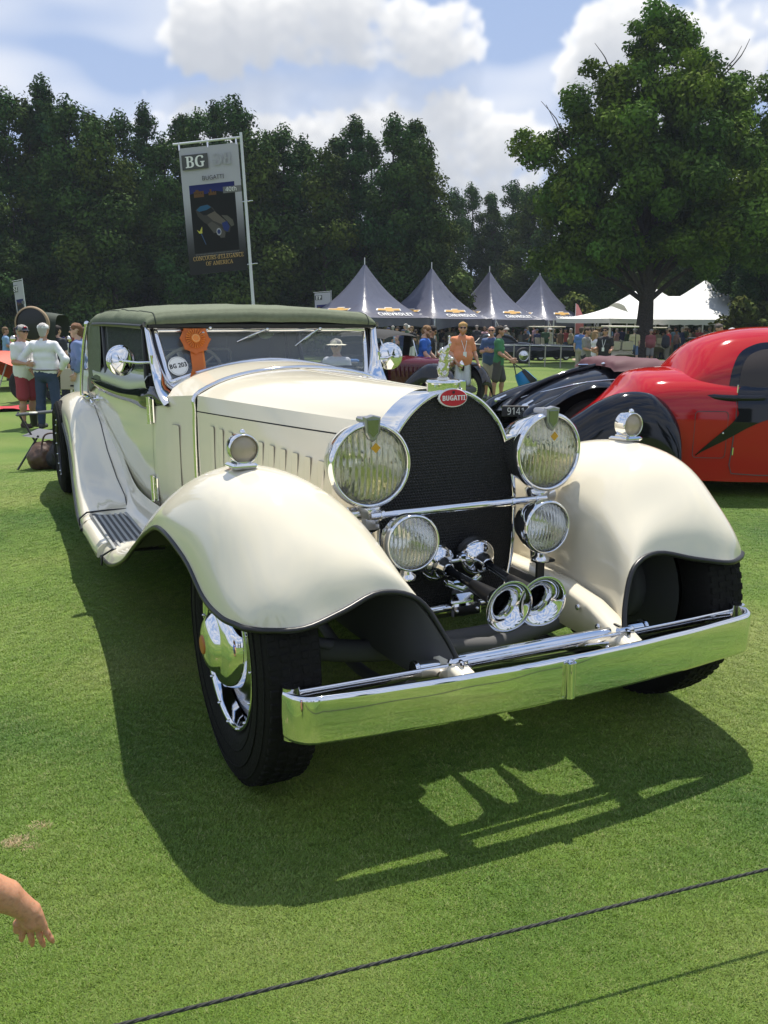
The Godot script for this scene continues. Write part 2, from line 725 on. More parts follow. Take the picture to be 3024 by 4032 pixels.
func rad_half(y: float) -> float:
	# half width of the horseshoe radiator at a height
	var t := [[0.42, 0.225], [0.48, 0.258], [0.56, 0.277], [0.68, 0.288], [0.83, 0.287], [0.95, 0.271], [1.04, 0.247], [1.09, 0.228], [1.14, 0.196], [1.19, 0.150], [1.225, 0.105], [1.245, 0.065], [1.258, 0.0]]
	if y <= t[0][0]:
		return t[0][1]
	for i in t.size() - 1:
		if y <= t[i + 1][0]:
			return lerpf(t[i][1], t[i + 1][1], (y - t[i][0]) / (t[i + 1][0] - t[i][0]))
	return 0.0

func horseshoe(grow: float) -> PackedVector2Array:
	var base := v2s([[0.215, 0.425], [0.252, 0.47], [0.275, 0.55], [0.287, 0.66], [0.289, 0.78], [0.283, 0.88], [0.268, 0.97], [0.245, 1.05], [0.213, 1.12], [0.170, 1.175], [0.117, 1.22], [0.060, 1.248], [0.0, 1.258]])
	var r := cr(v3s([[0.215, 0.425, 0], [0.252, 0.47, 0], [0.275, 0.55, 0], [0.287, 0.66, 0], [0.289, 0.78, 0], [0.283, 0.88, 0], [0.268, 0.97, 0], [0.245, 1.05, 0], [0.213, 1.12, 0], [0.170, 1.175, 0], [0.117, 1.22, 0], [0.060, 1.248, 0], [0.0, 1.258, 0]]), 3)
	var o := PackedVector2Array()
	var c := Vector2(0, 0.80)
	for p in r:
		var q := Vector2(p.x, p.y)
		o.append(q + (q - c).normalized() * grow)
	for i in range(r.size() - 2, -1, -1):
		var q := Vector2(-r[i].x, r[i].y)
		o.append(q + (q - c).normalized() * grow)
	return o

func ring3(p: PackedVector2Array, z: float) -> PackedVector3Array:
	var o := PackedVector3Array()
	for q in p:
		o.append(Vector3(q.x, q.y, z))
	return o

func hood_side(z: float, y: float) -> float:
	var k := clampf((z + 0.33) / (-1.78 + 0.33), 0.0, 1.0)
	var front := rad_half(y) + 0.004
	var rear := 0.568 - 0.01 * absf(y - 0.85)
	return lerpf(front, rear, pow(k, 0.88))

const FENDER := [
	[[.70, .37, -2.0], [.72, .366, -2.0], [.76, .366, -2.0], [.82, .366, -2.0], [.89, .366, -2.0], [.96, .362, -2.0], [1.03, .340, -2.0], [1.06, .285, -2.0]],
	[[.62, .40, -1.65], [.66, .41, -1.65], [.72, .415, -1.65], [.80, .415, -1.65], [.88, .415, -1.65], [.96, .410, -1.65], [1.03, .385, -1.65], [1.06, .330, -1.65]],
	[[.56, .38, -1.3], [.58, .49, -1.3], [.64, .525, -1.3], [.73, .535, -1.3], [.84, .535, -1.3], [.94, .525, -1.3], [1.02, .49, -1.3], [1.05, .44, -1.3]],
	[[.50, .38, -.98], [.53, .59, -.98], [.59, .665, -.98], [.70, .695, -.98], [.82, .695, -.98], [.93, .68, -.98], [1.02, .63, -.98], [1.045, .585, -.98]],
	[[.46, .39, -.67], [.50, .69, -.67], [.555, .81, -.67], [.68, .865, -.67], [.81, .875, -.67], [.93, .85, -.67], [1.02, .78, -.67], [1.045, .715, -.67]],
	[[.43, .41, -.36], [.47, .76, -.36], [.53, .91, -.36], [.66, .985, -.36], [.81, 1.005, -.36], [.94, .96, -.36], [1.03, .87, -.36], [1.05, .80, -.36]],
	[[.415, .405, -.09], [.45, .78, -.09], [.51, .915, -.09], [.65, 1.012, -.09], [.81, 1.04, -.09], [.94, .98, -.09], [1.01, .86, -.09], [1.025, .755, -.09]],
	[[.405, .405, .13], [.44, .76, .13], [.50, .885, .13], [.64, .98, .13], [.80, 1.01, .13], [.93, .95, .13], [1.003, .80, .13], [1.018, .685, .12]],
	[[.395, .41, .30], [.425, .70, .295], [.485, .80, .29], [.62, .87, .285], [.775, .905, .30], [.90, .86, .295], [.985, .745, .29], [1.005, .668, .27]],
	[[.355, .42, .43], [.392, .61, .395], [.455, .74, .37], [.585, .795, .36], [.735, .80, .395], [.87, .762, .41], [.955, .70, .385], [.982, .667, .35]],
	[[.318, .47, .505], [.357, .575, .455], [.425, .684, .412], [.545, .716, .392], [.685, .688, .43], [.815, .667, .462], [.912, .664, .428], [.968, .666, .388]]]

const REAR := [
	[[.74, .375, -2.62], [.78, .372, -2.62], [.85, .372, -2.62], [.93, .370, -2.62], [1.00, .365, -2.62], [1.065, .345, -2.62], [1.085, .295, -2.62]],
	[[.74, .42, -2.85], [.78, .415, -2.87], [.85, .40, -2.87], [.93, .392, -2.87], [1.00, .385, -2.86], [1.055, .355, -2.84], [1.075, .29, -2.82]],
	[[.735, .51, -3.12], [.78, .50, -3.18], [.85, .475, -3.22], [.92, .462, -3.23], [.985, .445, -3.22], [1.035, .40, -3.2], [1.055, .30, -3.15]],
	[[.735, .645, -3.48], [.78, .635, -3.53], [.84, .61, -3.57], [.91, .585, -3.6], [.97, .56, -3.6], [1.01, .51, -3.58], [1.025, .36, -3.55]],
	[[.735, .78, -3.86], [.77, .775, -3.9], [.83, .75, -3.93], [.89, .72, -3.95], [.945, .68, -3.97], [.982, .61, -3.97], [.992, .44, -3.96]],
	[[.735, .89, -4.3], [.76, .885, -4.3], [.82, .87, -4.3], [.88, .845, -4.3], [.935, .805, -4.3], [.965, .73, -4.3], [.97, .57, -4.3]],
	[[.735, .925, -4.75], [.76, .925, -4.75], [.82, .915, -4.75], [.88, .895, -4.75], [.93, .855, -4.75], [.96, .80, -4.75], [.965, .72, -4.75]],
	[[.73, .90, -5.2], [.76, .90, -5.2], [.82, .895, -5.2], [.88, .875, -5.2], [.93, .84, -5.2], [.955, .78, -5.2], [.96, .69, -5.2]],
	[[.72, .73, -5.5], [.76, .73, -5.53], [.82, .73, -5.55], [.88, .715, -5.55], [.92, .685, -5.53], [.95, .63, -5.5], [.955, .56, -5.46]],
	[[.70, .48, -5.65], [.76, .48, -5.7], [.82, .48, -5.72], [.88, .47, -5.72], [.92, .46, -5.7], [.945, .44, -5.68], [.95, .42, -5.64]]]

func net_of(t: Array) -> Array:
	var o := []
	for r in t:
		o.append(v3s(r))
	return o

func sided(rows: Array, s: float) -> Array:
	return rows if s > 0.0 else mirrored(rows)

func flip3(p: PackedVector3Array, s: float) -> PackedVector3Array:
	if s > 0.0:
		return p
	var o := PackedVector3Array()
	for q in p:
		o.append(Vector3(-q.x, q.y, q.z))
	return o

func build_wheel(car: Node3D, at: Vector3, s: float, radius: float, bulge := 1.0, cover: Material = null) -> void:
	# the axle along x, the outer face towards s
	var w := Node3D.new()
	var key := "n_wheel"
	var k: int = car.get_meta(key, 0) if car.has_meta(key) else 0
	car.set_meta(key, k + 1)
	w.name = "wheel" if k == 0 else "wheel_%03d" % k
	car.add_child(w, true)
	w.position = at
	var ax := Transform3D(Basis(Vector3(0, 0, 1), Vector3(s, 0, 0), Vector3(0, s, 0)), Vector3.ZERO)
	var q := radius / 0.48
	var tyre := MB.new()
	var prof := []
	for p in [[.315, -.070], [.34, -.088], [.385, -.098], [.43, -.094], [.458, -.082], [.470, -.072], [.474, -.045], [.476, 0.0], [.474, .045], [.470, .072], [.458, .082], [.43, .094], [.385, .099], [.34, .094], [.310, .080], [.29, .06], [.285, .03]]:
		prof.append(Vector2(p[0] * q, p[1]))
	tyre.lathe(prof, ax, 64)
	# raised rings on the side wall
	for rr in [[.445, .0885], [.405, .0985], [.356, .0965]]:
		var ring := PackedVector3Array()
		for i in 49:
			var a := TAU * i / 48
			ring.append(ax * Vector3(cos(a) * rr[0] * q, rr[1], sin(a) * rr[0] * q))
		tyre.tube(ring, 0.0028, 5, false)
	put("tyre", tyre, mats.rubber, w)
	# the tread, too many lugs to pick apart: one part
	var lug := MB.new()
	for i in 72:
		var a := TAU * i / 72
		for row in 5:
			var y := (row - 2) * 0.032
			var aa := a + (0.5 if row % 2 else 0.0) * TAU / 72
			var rr := radius - (0.0095 if absf(y) < 0.05 else 0.0145)
			var xf := ax * Transform3D(Basis(Vector3(0, 1, 0), -aa), Vector3(cos(aa) * rr, y, sin(aa) * rr))
			lug.box(xf, Vector3(0.016, 0.026, 0.025), 0.003)
	var lo := put("tread", lug, mats.rubber, w)
	lo.set_meta("kind", "stuff")
	var rim := MB.new()
	rim.lathe([Vector2(.294 * q, .060), Vector2(.299 * q, .077), Vector2(.294 * q, .083), Vector2(.285 * q, .080), Vector2(.280 * q, .070), Vector2(.275 * q, .048), Vector2(.270 * q, .03)], ax, 64)
	put("rim", rim, mats.chrome if cover == null else cover, w)
	var disc := MB.new()
	disc.lathe([Vector2(.276 * q, .018), Vector2(.262 * q, .026), Vector2(.246 * q, .022), Vector2(.232 * q, .034), Vector2(.216 * q, .031), Vector2(.200 * q, .044), Vector2(.184 * q, .042), Vector2(.170 * q, .054), Vector2(.150 * q, .056)], ax, 64)
	put("wheel_disc", disc, mats.steel if cover == null else cover, w)
	var hub := MB.new()
	hub.lathe([Vector2(.160, .050), Vector2(.158, .072), Vector2(.147, .096), Vector2(.132, .110), Vector2(.106, .119), Vector2(.100, .123), Vector2(.090, .137), Vector2(.072, .148), Vector2(.045, .156), Vector2(.0, .158)], ax, 48)
	put("hub_cap", hub, mats.chrome if cover == null else cover, w).transform = Transform3D(Basis.from_scale(Vector3(bulge, 1, 1)), Vector3.ZERO)
	var em := MB.new()
	em.lathe([Vector2(.032, .152), Vector2(.032, .159), Vector2(.027, .162), Vector2(0, .163)], ax, 24)
	put("hub_emblem", em, mats.orange if cover == null else cover, w).transform = Transform3D(Basis.from_scale(Vector3(bulge, 1, 1)), Vector3.ZERO)
	var studs := MB.new()
	for i in 16:
		var a := TAU * i / 16
		studs.lathe([Vector2(.006, .0), Vector2(.006, .010), Vector2(0.0, .013)], ax * Transform3D(Basis.IDENTITY, Vector3(cos(a) * .288 * q, .076, sin(a) * .288 * q)), 8)
	put("rim_bolts", studs, mats.chrome_soft, w).set_meta("kind", "stuff")
	var inner := MB.new()
	inner.lathe([Vector2(.0, -.08), Vector2(.20 * q, -.08), Vector2(.315 * q, -.085)], ax, 40)
	put("brake_drum", inner, mats.under, w)

func lamp(car: Node3D, called: String, at: Vector3, dir: Vector3, r: float, depth: float, crest: bool, refl: Material) -> Node3D:
	var l := Node3D.new()
	var key := "n_" + called
	var k: int = car.get_meta(key, 0) if car.has_meta(key) else 0
	car.set_meta(key, k + 1)
	l.name = called if k == 0 else "%s_%03d" % [called, k]
	car.add_child(l, true)
	var xf := look(at, dir)
	var shell := MB.new()
	shell.lathe([Vector2(r * .985, -.012), Vector2(r * .97, -.04), Vector2(r * .90, -depth * .45), Vector2(r * .72, -depth * .78), Vector2(r * .4, -depth * .96), Vector2(0, -depth)], xf, 48)
	put("lamp_shell", shell, mats.chrome, l)
	# the reflector takes the ripple that the fluted glass lends to what it mirrors
	var bowl := MB.new()
	var brows := []
	for q in [[.88, .0], [.84, -.13], [.80, -.24], [.70, -.40], [.6, -.52], [.48, -.63], [.36, -.72], [.24, -.77], [.14, -.80], [.02, -.81]]:
		var row := PackedVector3Array()
		for j in 144:
			var an := TAU * j / 144
			var x: float = cos(an) * q[0] * r
			row.append(xf * Vector3(x, q[1] * depth + sin(x / r * 40.0) * .0014 * r / .1, -sin(an) * q[0] * r))
		brows.append(row)
	bowl.grid(brows, true)
	put("reflector", bowl, refl, l)
	var rim := MB.new()
	rim.lathe([Vector2(r * .97, -.03), Vector2(r * 1.01, -.02), Vector2(r * 1.03, -.004), Vector2(r * 1.015, .012), Vector2(r * .965, .020), Vector2(r * .915, .017), Vector2(r * .895, .006), Vector2(r * .88, .0)], xf, 64)
	put("rim", rim, mats.chrome, l)
	# a fluted lens: vertical ribs, a little domed
	var rows := []
	var R := r * .892
	for i in 141:
		var x := R * (i / 70.0 - 1.0) * .999
		var hh := sqrt(maxf(R * R - x * x, 0.0))
		var row := PackedVector3Array()
		for j in 21:
			var y := hh * (j / 10.0 - 1.0)
			var wave := absf(sin(x / r * 22.0)) * 0.0030 * (1.0 - smoothstep(R * .9, R, Vector2(x, y).length()))
			row.append(xf * Vector3(x, 0.006 + 0.018 * (1.0 - (x * x + y * y) / (R * R)) + wave, -y))
		rows.append(row)
	var lm := MB.new().grid(rows)
	var flat := []
	for row in rows:
		var q := PackedVector3Array()
		for p in row:
			var lp: Vector3 = xf.affine_inverse() * p
			q.append(xf * Vector3(lp.x, .001, lp.z))
		q.reverse()
		flat.append(q)
	lm.grid(flat)
	put("lens", lm, mats.lens, l)
	var bulb := MB.new()
	bulb.ball(xf * Vector3(0, -depth * .5, 0), Vector3.ONE * r * .06, 12)
	bulb.lathe([Vector2(r * .16, -depth * .8), Vector2(r * .14, -depth * .6), Vector2(r * .07, -depth * .56)], xf, 14)
	put("bulb", bulb, mats.chrome_soft, l)
	if crest:
		var b := MB.new()
		# a shield shaped clasp over the top of the rim
		var sh := v2s([[-.030, .026], [-.026, -.030], [-.014, -.050], [0, -.060], [.014, -.050], [.026, -.030], [.030, .026], [0, .034]])
		b.prism(sh, 0.022, Transform3D(Basis(xf.basis.x, -xf.basis.z, xf.basis.y), xf * Vector3(0, 0.006, -r * .96)), 0.004)
		b.box(xf * Transform3D(Basis.IDENTITY, Vector3(0, -.03, -r * 1.04)), Vector3(.055, .075, .02), .006)
		put("crest_clasp", b, mats.satin, l)
		var f := MB.new()
		f.prism(v2s([[-.021, .018], [-.018, -.026], [0, -.046], [.018, -.026], [.021, .018]]), 0.004, Transform3D(Basis(xf.basis.x, -xf.basis.z, xf.basis.y), xf * Vector3(0, 0.027, -r * .96)), 0.001)
		put("crest_shield", f, mats.steel, l)
		var d := MB.new()
		d.prism(v2s([[0, .018], [-.018, 0], [0, -.018], [.018, 0]]), 0.003, Transform3D(Basis(xf.basis.x, -xf.basis.z, xf.basis.y), xf * Vector3(0.012, 0.023, -r * .42)), 0.001)
		put("amber_diamond", d, mat(Color(.55, .30, .03), .3), l)
	return l

func build_car() -> Node3D:
	var car := thing("classic_car", "cream 1930s cabriolet with green canvas top, horseshoe radiator and chrome lamps", "car")
	var cream: Material = mats.cream
	var chrome: Material = mats.chrome
	# --- running gear
	for s in [-1.0, 1.0]:
		build_wheel(car, Vector3(s * .840, .48, -.015), s, .48)
	for s in [-1.0, 1.0]:
		build_wheel(car, Vector3(s * .90, .475, -4.95), s, .385, .35, mats.black)
	var ch := MB.new()
	for s in [-1.0, 1.0]:
		ch.box(Transform3D(Basis.IDENTITY, Vector3(s * .37, .47, -2.6)), Vector3(.08, .15, 5.6), .01)
		var spring := PackedVector3Array()
		for i in 13:
			var u := i / 12.0
			spring.append(Vector3(s * .40, .40 - .14 * sin(PI * u) , lerpf(-.75, .50, u)))
		ch.tube(spring, .022, 8, true, 1.0)
	var axle := PackedVector3Array()
	for i in 17:
		var u := i / 16.0 * 2.0 - 1.0
		axle.append(Vector3(u * .78, .36 + .12 * pow(absf(u), 3.0), .03))
	ch.tube(axle, .040, 10)
	ch.tube(v3s([[-.8, .40, -4.95], [.8, .40, -4.95]]), .06, 12)
	ch.ball(Vector3(0, .40, -4.95), Vector3(.16, .16, .2), 14)
	ch.box(Transform3D(Basis.IDENTITY, Vector3(0, .40, -3.0)), Vector3(1.36, .10, 3.9), .02)
	ch.box(Transform3D(Basis.IDENTITY, Vector3(0, .42, -.9)), Vector3(.55, .18, 1.3), .03)
	ch.tube(v3s([[-.38, .40, .1], [.0, .38, .17], [.38, .40, .1]]), .03, 10)
	for s in [-1.0, 1.0]:
		ch.tube(v3s([[s * .55, .42, .0], [s * .62, .48, .16], [s * .7, .48, .05]]), .018, 8)
		ch.lathe([Vector2(.0, 0), Vector2(.13, 0), Vector2(.15, .05), Vector2(.06, .09), Vector2(0, .09)], look(Vector3(s * .68, .48, 0), Vector3(s, 0, 0)), 20)
	put("chassis", ch, mats.under, car)
	# --- front mudguards
	for s in [-1.0, 1.0]:
		var rows := sided(patch(net_of(FENDER), 6, 5), s)
		var fd := put("front_fender", MB.new().grid(rows), cream, car)
		put("fender_lining", MB.new().grid(pushed(rows, -0.012 * s)), mats.under, fd)
		var edge := col_of(rows, rows[0].size() - 1)
		var front: PackedVector3Array = rows[-1]
		var path := edge.duplicate()
		for i in range(front.size() - 2, -1, -1):
			path.append(front[i])
		put("edge_bead", MB.new().tube(path, 0.0095, 8), mats.black, fd)
		# the side lamp standing on the crown
		var fl := lamp(car, "fender_lamp", Vector3(s * .815, 1.106, -.10), Vector3(s * .04, 0.0, 1), .050, .065, false, mats.warm_reflector)
		var st := MB.new()
		st.lathe([Vector2(.019, .0), Vector2(.016, .02), Vector2(.022, .05)], Transform3D(Basis.IDENTITY, Vector3(s * .815, 1.046, -.125)), 14)
		st.box(Transform3D(Basis(Vector3(1, 0, 0), -.06), Vector3(s * .815, 1.048, -.125)), Vector3(.085, .018, .12), .007)
		st.box(Transform3D(Basis(Vector3(1, 0, 0), -.06), Vector3(s * .815, 1.060, -.125)), Vector3(.05, .014, .08), .005)
		put("lamp_foot", st, chrome, fl)
		var fz := MB.new()
		fz.lathe([Vector2(.0445, .004), Vector2(.040, .010), Vector2(.024, .017), Vector2(0, .019)], look(Vector3(s * .815, 1.106, -.10), Vector3(s * .04, 0, 1)), 28)
		put("frosted_glass", fz, mats.frosted, fl)
		var knob := MB.new()
		knob.ball(Vector3(s * .815, 1.160, -.10), Vector3(.010, .012, .014), 10)
		put("lamp_knob", knob, chrome, fl)
	# --- running boards
	for s in [-1.0, 1.0]:
		var rb := MB.new()
		var pr := []
		for z in [-2.0, -2.15, -2.3, -2.45, -2.62]:
			pr.append(v3s([[s * .70, .38, z], [s * .76, .368, z], [s * .9, .368, z], [s * 1.0, .366, z], [s * 1.05, .352, z], [s * 1.078, .325, z], [s * 1.082, .285, z], [s * 1.065, .278, z], [s * .98, .335, z], [s * .72, .355, z]]))
		rb.grid(pr)
		rb.fan(pr[0])
		rb.fan(pr[-1])
		var board := put("running_board", rb, cream, car)
		var pad := MB.new()
		pad.grid([v3s([[s * .80, .3705, -1.72], [s * .9, .3715, -1.74], [s * 1.02, .3705, -1.82]]), v3s([[s * .80, .3705, -2.66], [s * .9, .3715, -2.68], [s * 1.03, .3705, -2.7]])])
		put("rubber_mat", pad, mats.tread_rubber, board)
		for i in 7:
			var x := .825 + i * .0315
			var st := MB.new()
			st.box(Transform3D(Basis.IDENTITY, Vector3(s * x, .374, -2.20)), Vector3(.015, .010, .88 - .01 * i), .003)
			put("tread_strip", st, mats.tread_rib, board)
		var trim := MB.new()
		trim.tube(v3s([[s * .78, .373, -1.70], [s * .92, .374, -1.715], [s * 1.03, .369, -1.80], [s * 1.075, .335, -1.83], [s * 1.082, .285, -1.83]]), .006, 6)
		trim.tube(v3s([[s * .78, .380, -2.71], [s * .92, .381, -2.72], [s * 1.04, .375, -2.73], [s * 1.085, .34, -2.73], [s * 1.085, .285, -2.73]]), .006, 6)
		put("board_trim", trim, mats.black, board)
		# the apron between board and body
		var ap := MB.new()
		ap.grid(patch([v3s([[s * .70, .53, -1.75], [s * .715, .45, -1.75], [s * .76, .39, -1.75], [s * .83, .372, -1.75]]), v3s([[s * .72, .50, -2.2], [s * .735, .43, -2.2], [s * .77, .39, -2.2], [s * .83, .3695, -2.2]]), v3s([[s * .73, .50, -2.75], [s * .745, .44, -2.75], [s * .78, .40, -2.75], [s * .84, .3765, -2.75]]), v3s([[s * .735, .60, -3.1], [s * .742, .50, -3.1], [s * .77, .475, -3.1], [s * .83, .44, -3.1]]), v3s([[s * .73, .75, -3.6], [s * .735, .66, -3.6], [s * .76, .62, -3.6], [s * .82, .58, -3.6]])], 5, 4))
		put("apron", ap, cream, board)
	# --- rear mudguards
	for s in [-1.0, 1.0]:
		var rows := sided(patch(net_of(REAR), 5, 4), s)
		var fd := put("rear_fender", MB.new().grid(rows), cream, car)
		put("fender_lining", MB.new().grid(pushed(rows, 0.010 * s)), mats.under, fd)
		put("edge_bead", MB.new().tube(col_of(rows, rows[0].size() - 1), .011, 8), mats.black, fd)
		var cl := MB.new()
		cl.tube(flip3(v3s([[.80, .383, -2.74], [.785, .43, -2.9], [.79, .50, -3.17], [.79, .632, -3.53], [.775, .775, -3.89], [.765, .875, -4.25]]), s), .0035, 5)
		put("fender_seam", cl, mats.under, fd)
	# --- radiator
	var rad := MB.new()
	var shell_rows := []
	for g in [[.0, -.150], [.008, -.142], [.016, -.146], [.018, -.16], [.012, -.25], [.006, -.34]]:
		shell_rows.append(ring3(horseshoe(g[0]), g[1]))
	rad.grid(shell_rows)
	var radiator := put("radiator_shell", rad, chrome, car)
	var core := MB.new()
	var hs := horseshoe(.003)
	var tri := Geometry2D.triangulate_polygon(hs)
	for p in hs:
		core.v.append(Vector3(p.x, p.y, -.158))
	core.t.append_array(tri)
	core._fin(0, 0)
	put("radiator_core", core, mats.core, radiator)
	# the badge at the top of the radiator
	var bx := Transform3D(Basis(Vector3(1, 0, 0), -.10), Vector3(-.002, 1.2415, -.141))
	var oval := PackedVector2Array()
	var oval_in := PackedVector2Array()
	for i in 36:
		var a := TAU * i / 36
		oval.append(Vector2(cos(a) * .060, sin(a) * .0345))
		oval_in.append(Vector2(cos(a) * .056, sin(a) * .0305))
	var bd := MB.new().prism(oval, .010, bx, .002)
	var badge := put("badge", bd, mats.white, radiator)
	# third level only: badge face and lettering hang from the radiator as well
	put("badge_face", MB.new().prism(oval_in, .0125, bx, .001), mats.red, radiator)
	letters("badge_lettering", "BUGATTI", .0185, mats.white, radiator, bx * Transform3D(Basis.IDENTITY, Vector3(0, -.001, .0135)), "Droid Sans", 700, .92)
	put("badge_mark", MB.new().box(bx * Transform3D(Basis.IDENTITY, Vector3(0, .020, .0128)), Vector3(.010, .009, .002), .0005), mats.black, radiator)
	# filler cap with its clasp
	var cap := MB.new()
	cap.lathe([Vector2(.068, .0), Vector2(.068, .010), Vector2(.062, .012), Vector2(.062, .052), Vector2(.066, .056), Vector2(.066, .064), Vector2(.058, .069), Vector2(0, .070)], Transform3D(Basis.IDENTITY, Vector3(-.005, 1.236, -.205)), 32)
	cap.box(Transform3D(Basis.IDENTITY, Vector3(.052, 1.280, -.160)), Vector3(.026, .050, .025), .005)
	put("filler_cap", cap, chrome, radiator)
	# --- bonnet
	var top := []
	for u in 9:
		var k := u / 8.0
		var z := lerpf(-.335, -1.78, k)
		var f := [[0, 1.262], [.060, 1.253], [.118, 1.225], [.172, 1.180], [.208, 1.135]]
		var r := [[0, 1.262], [.15, 1.256], [.30, 1.236], [.44, 1.197], [.56, 1.138]]
		var row := PackedVector3Array()
		for j in 5:
			row.append(Vector3(lerpf(f[j][0], r[j][0], pow(k, .9)), lerpf(f[j][1], r[j][1], k), z))
		var full := PackedVector3Array()
		for j in range(4, 0, -1):
			full.append(Vector3(-row[j].x, row[j].y, z))
		full.append_array(row)
		top.append(cr(full, 5))
	var hood := put("bonnet", MB.new().grid(top), cream, car)
	var cen := PackedVector3Array()
	for r in top:
		cen.append(r[r.size() / 2] + Vector3(0, .001, 0))
	put("bonnet_hinge", MB.new().tube(cen, .0045, 6), cream, hood)
	for s in [-1.0, 1.0]:
		# the strip above the seam stays with the bonnet, the side below carries the vents
		var up_rows := []
		var lo_rows := []
		var back := []
		for u in 17:
			var k := u / 16.0
			var z := lerpf(-.335, -1.78, k)
			var crx := lerpf(.208, .56, pow(k, .9))
			var cry := lerpf(1.135, 1.138, k)
			var sy := lerpf(1.082, 1.060, k)
			var a := PackedVector3Array()
			a.append(Vector3(s * crx, cry, z))
			a.append(Vector3(s * lerpf(crx, hood_side(z, sy), .55), lerpf(cry, sy, .5), z))
			a.append(Vector3(s * hood_side(z, sy), sy, z))
			up_rows.append(a)
			var b := PackedVector3Array()
			var bk := PackedVector3Array()
			for j in 11:
				var y := lerpf(sy - .006, .50, j / 10.0)
				b.append(Vector3(s * hood_side(z, y), y, z))
				bk.append(Vector3(s * (hood_side(z, y + .01) - .012), y + (.012 if j == 0 else 0.0), z))
			lo_rows.append(b)
			back.append(bk)
		put("bonnet_shoulder", MB.new().grid(up_rows), cream, hood)
		var side := put("bonnet_side", MB.new().grid(lo_rows), cream, car)
		put("bonnet_lining", MB.new().grid(back), mats.under, side)
		for i in 12:
			var z0 := -1.60 + i * .100
			var yt := 1.0 - .004 * i
			var yb := .62
			var o := rrect(.052, yt - yb, .010, 3)
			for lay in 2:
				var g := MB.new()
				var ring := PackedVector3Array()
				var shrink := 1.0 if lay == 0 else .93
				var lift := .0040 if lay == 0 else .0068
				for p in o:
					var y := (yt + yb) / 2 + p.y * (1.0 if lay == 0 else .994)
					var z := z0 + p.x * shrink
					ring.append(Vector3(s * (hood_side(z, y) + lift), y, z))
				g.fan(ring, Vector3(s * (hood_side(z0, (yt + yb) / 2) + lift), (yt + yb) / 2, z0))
				put("vent_seal" if lay == 0 else "vent_door", g, mats.gap_line if lay == 0 else cream, side)  # the larger under layer paints a dark gap shadow round each door
	# --- chrome strip round the scuttle
	var strip := PackedVector3Array()
	for p in [[-.572, .52], [-.577, .75], [-.577, .95], [-.573, 1.06], [-.566, 1.137], [-.44, 1.203], [-.30, 1.241], [-.15, 1.260], [0, 1.268], [.15, 1.260], [.30, 1.241], [.44, 1.203], [.566, 1.137], [.573, 1.06], [.577, .95], [.577, .75], [.572, .52]]:
		strip.append(Vector3(p[0], p[1], -1.795))
	put("scuttle_strip", MB.new().tube(cr(strip, 4), .0125, 8), chrome, car)
	# --- scuttle, doors and rear quarter as one flank with gaps between the panels
	var sc := []
	for st in [[-1.80, [[0, 1.264], [.15, 1.258], [.30, 1.238], [.44, 1.199], [.562, 1.138]]], [-1.95, [[0, 1.272], [.16, 1.265], [.32, 1.242], [.47, 1.195], [.605, 1.122]], ], [-2.10, [[0, 1.281], [.17, 1.272], [.34, 1.245], [.50, 1.192], [.655, 1.104]]], [-2.27, [[0, 1.286], [.18, 1.277], [.36, 1.246], [.54, 1.190], [.69, 1.095]]]]:
		var full := PackedVector3Array()
		for j in range(4, 0, -1):
			full.append(Vector3(-st[1][j][0], st[1][j][1], st[0]))
		for j in 5:
			full.append(Vector3(st[1][j][0], st[1][j][1], st[0]))
		sc.append(full)
	put("scuttle", MB.new().grid(patch(sc, 4, 4)), cream, car)
	for s in [-1.0, 1.0]:
		var zs := [-1.80, -1.95, -2.10, -2.25, -2.6, -3.2, -3.8, -4.35, -4.8, -5.2, -5.5]
		var wt := [.562, .605, .652, .683, .703, .722, .732, .735, .725, .69, .60]
		var cut := [[-1.80, -2.298], [-2.304, -4.345], [-4.351, -5.5]]
		var nm := ["scuttle_side", "door", "rear_quarter"]
		for c in 3:
			var rows := []
			var lin := []
			for i in 21:
				var z := lerpf(cut[c][0], cut[c][1], i / 20.0)
				var w := 0.0
				for k in zs.size() - 1:
					if z <= zs[k] + .0001 and z >= zs[k + 1] - .0001:
						w = lerpf(wt[k], wt[k + 1], (z - zs[k]) / (zs[k + 1] - zs[k]))
				var beltline := lerpf(1.138, 1.095, clampf((z + 1.8) / -.47, 0, 1)) if z > -2.27 else lerpf(1.07, 1.03, clampf((z + 2.3) / -2.0, 0, 1))
				var row := PackedVector3Array()
				var lr := PackedVector3Array()
				for j in 9:
					var v := j / 8.0
					var y := lerpf(beltline, .36, v)
					var bow := .016 * sin(PI * minf(v * 1.15, 1.0)) - .03 * smoothstep(.75, 1.0, v)
					row.append(Vector3(s * (w + bow), y, z))
					lr.append(Vector3(s * (w + bow - .02), y, z))
				rows.append(row)
				lin.append(lr)
			var pan := put(nm[c], MB.new().grid(rows), cream, car)
			put("panel_lining", MB.new().grid(lin), mats.interior, pan)
			if c == 1:
				# hinges, handle
				for h in [[1.02, -.01], [.575, .0]]:
					var hb := MB.new()
					hb.tube(v3s([[s * .712, h[0] - .07, -2.300], [s * .712, h[0] + .07, -2.300]]), .0145, 12)
					hb.box(Transform3D(Basis(Vector3.UP, .12 * s), Vector3(s * .697, h[0], -2.272)), Vector3(.012, .135, .055), .003)
					for q in [-.072, -.024, .024, .072]:
						hb.tube(v3s([[s * .712, h[0] + q - .003, -2.300], [s * .712, h[0] + q + .003, -2.300]]), .0165, 12)
					put("hinge", hb, mats.chrome, pan)
				var hd := MB.new()
				hd.tube(cr(v3s([[s * .745, .925, -4.22], [s * .79, .925, -4.22], [s * .80, .92, -4.16], [s * .80, .905, -4.05]]), 4), PackedFloat32Array([.012, .012, .012, .012, .012, .012, .012, .012, .013, .014, .015, .014, .010]), 10)
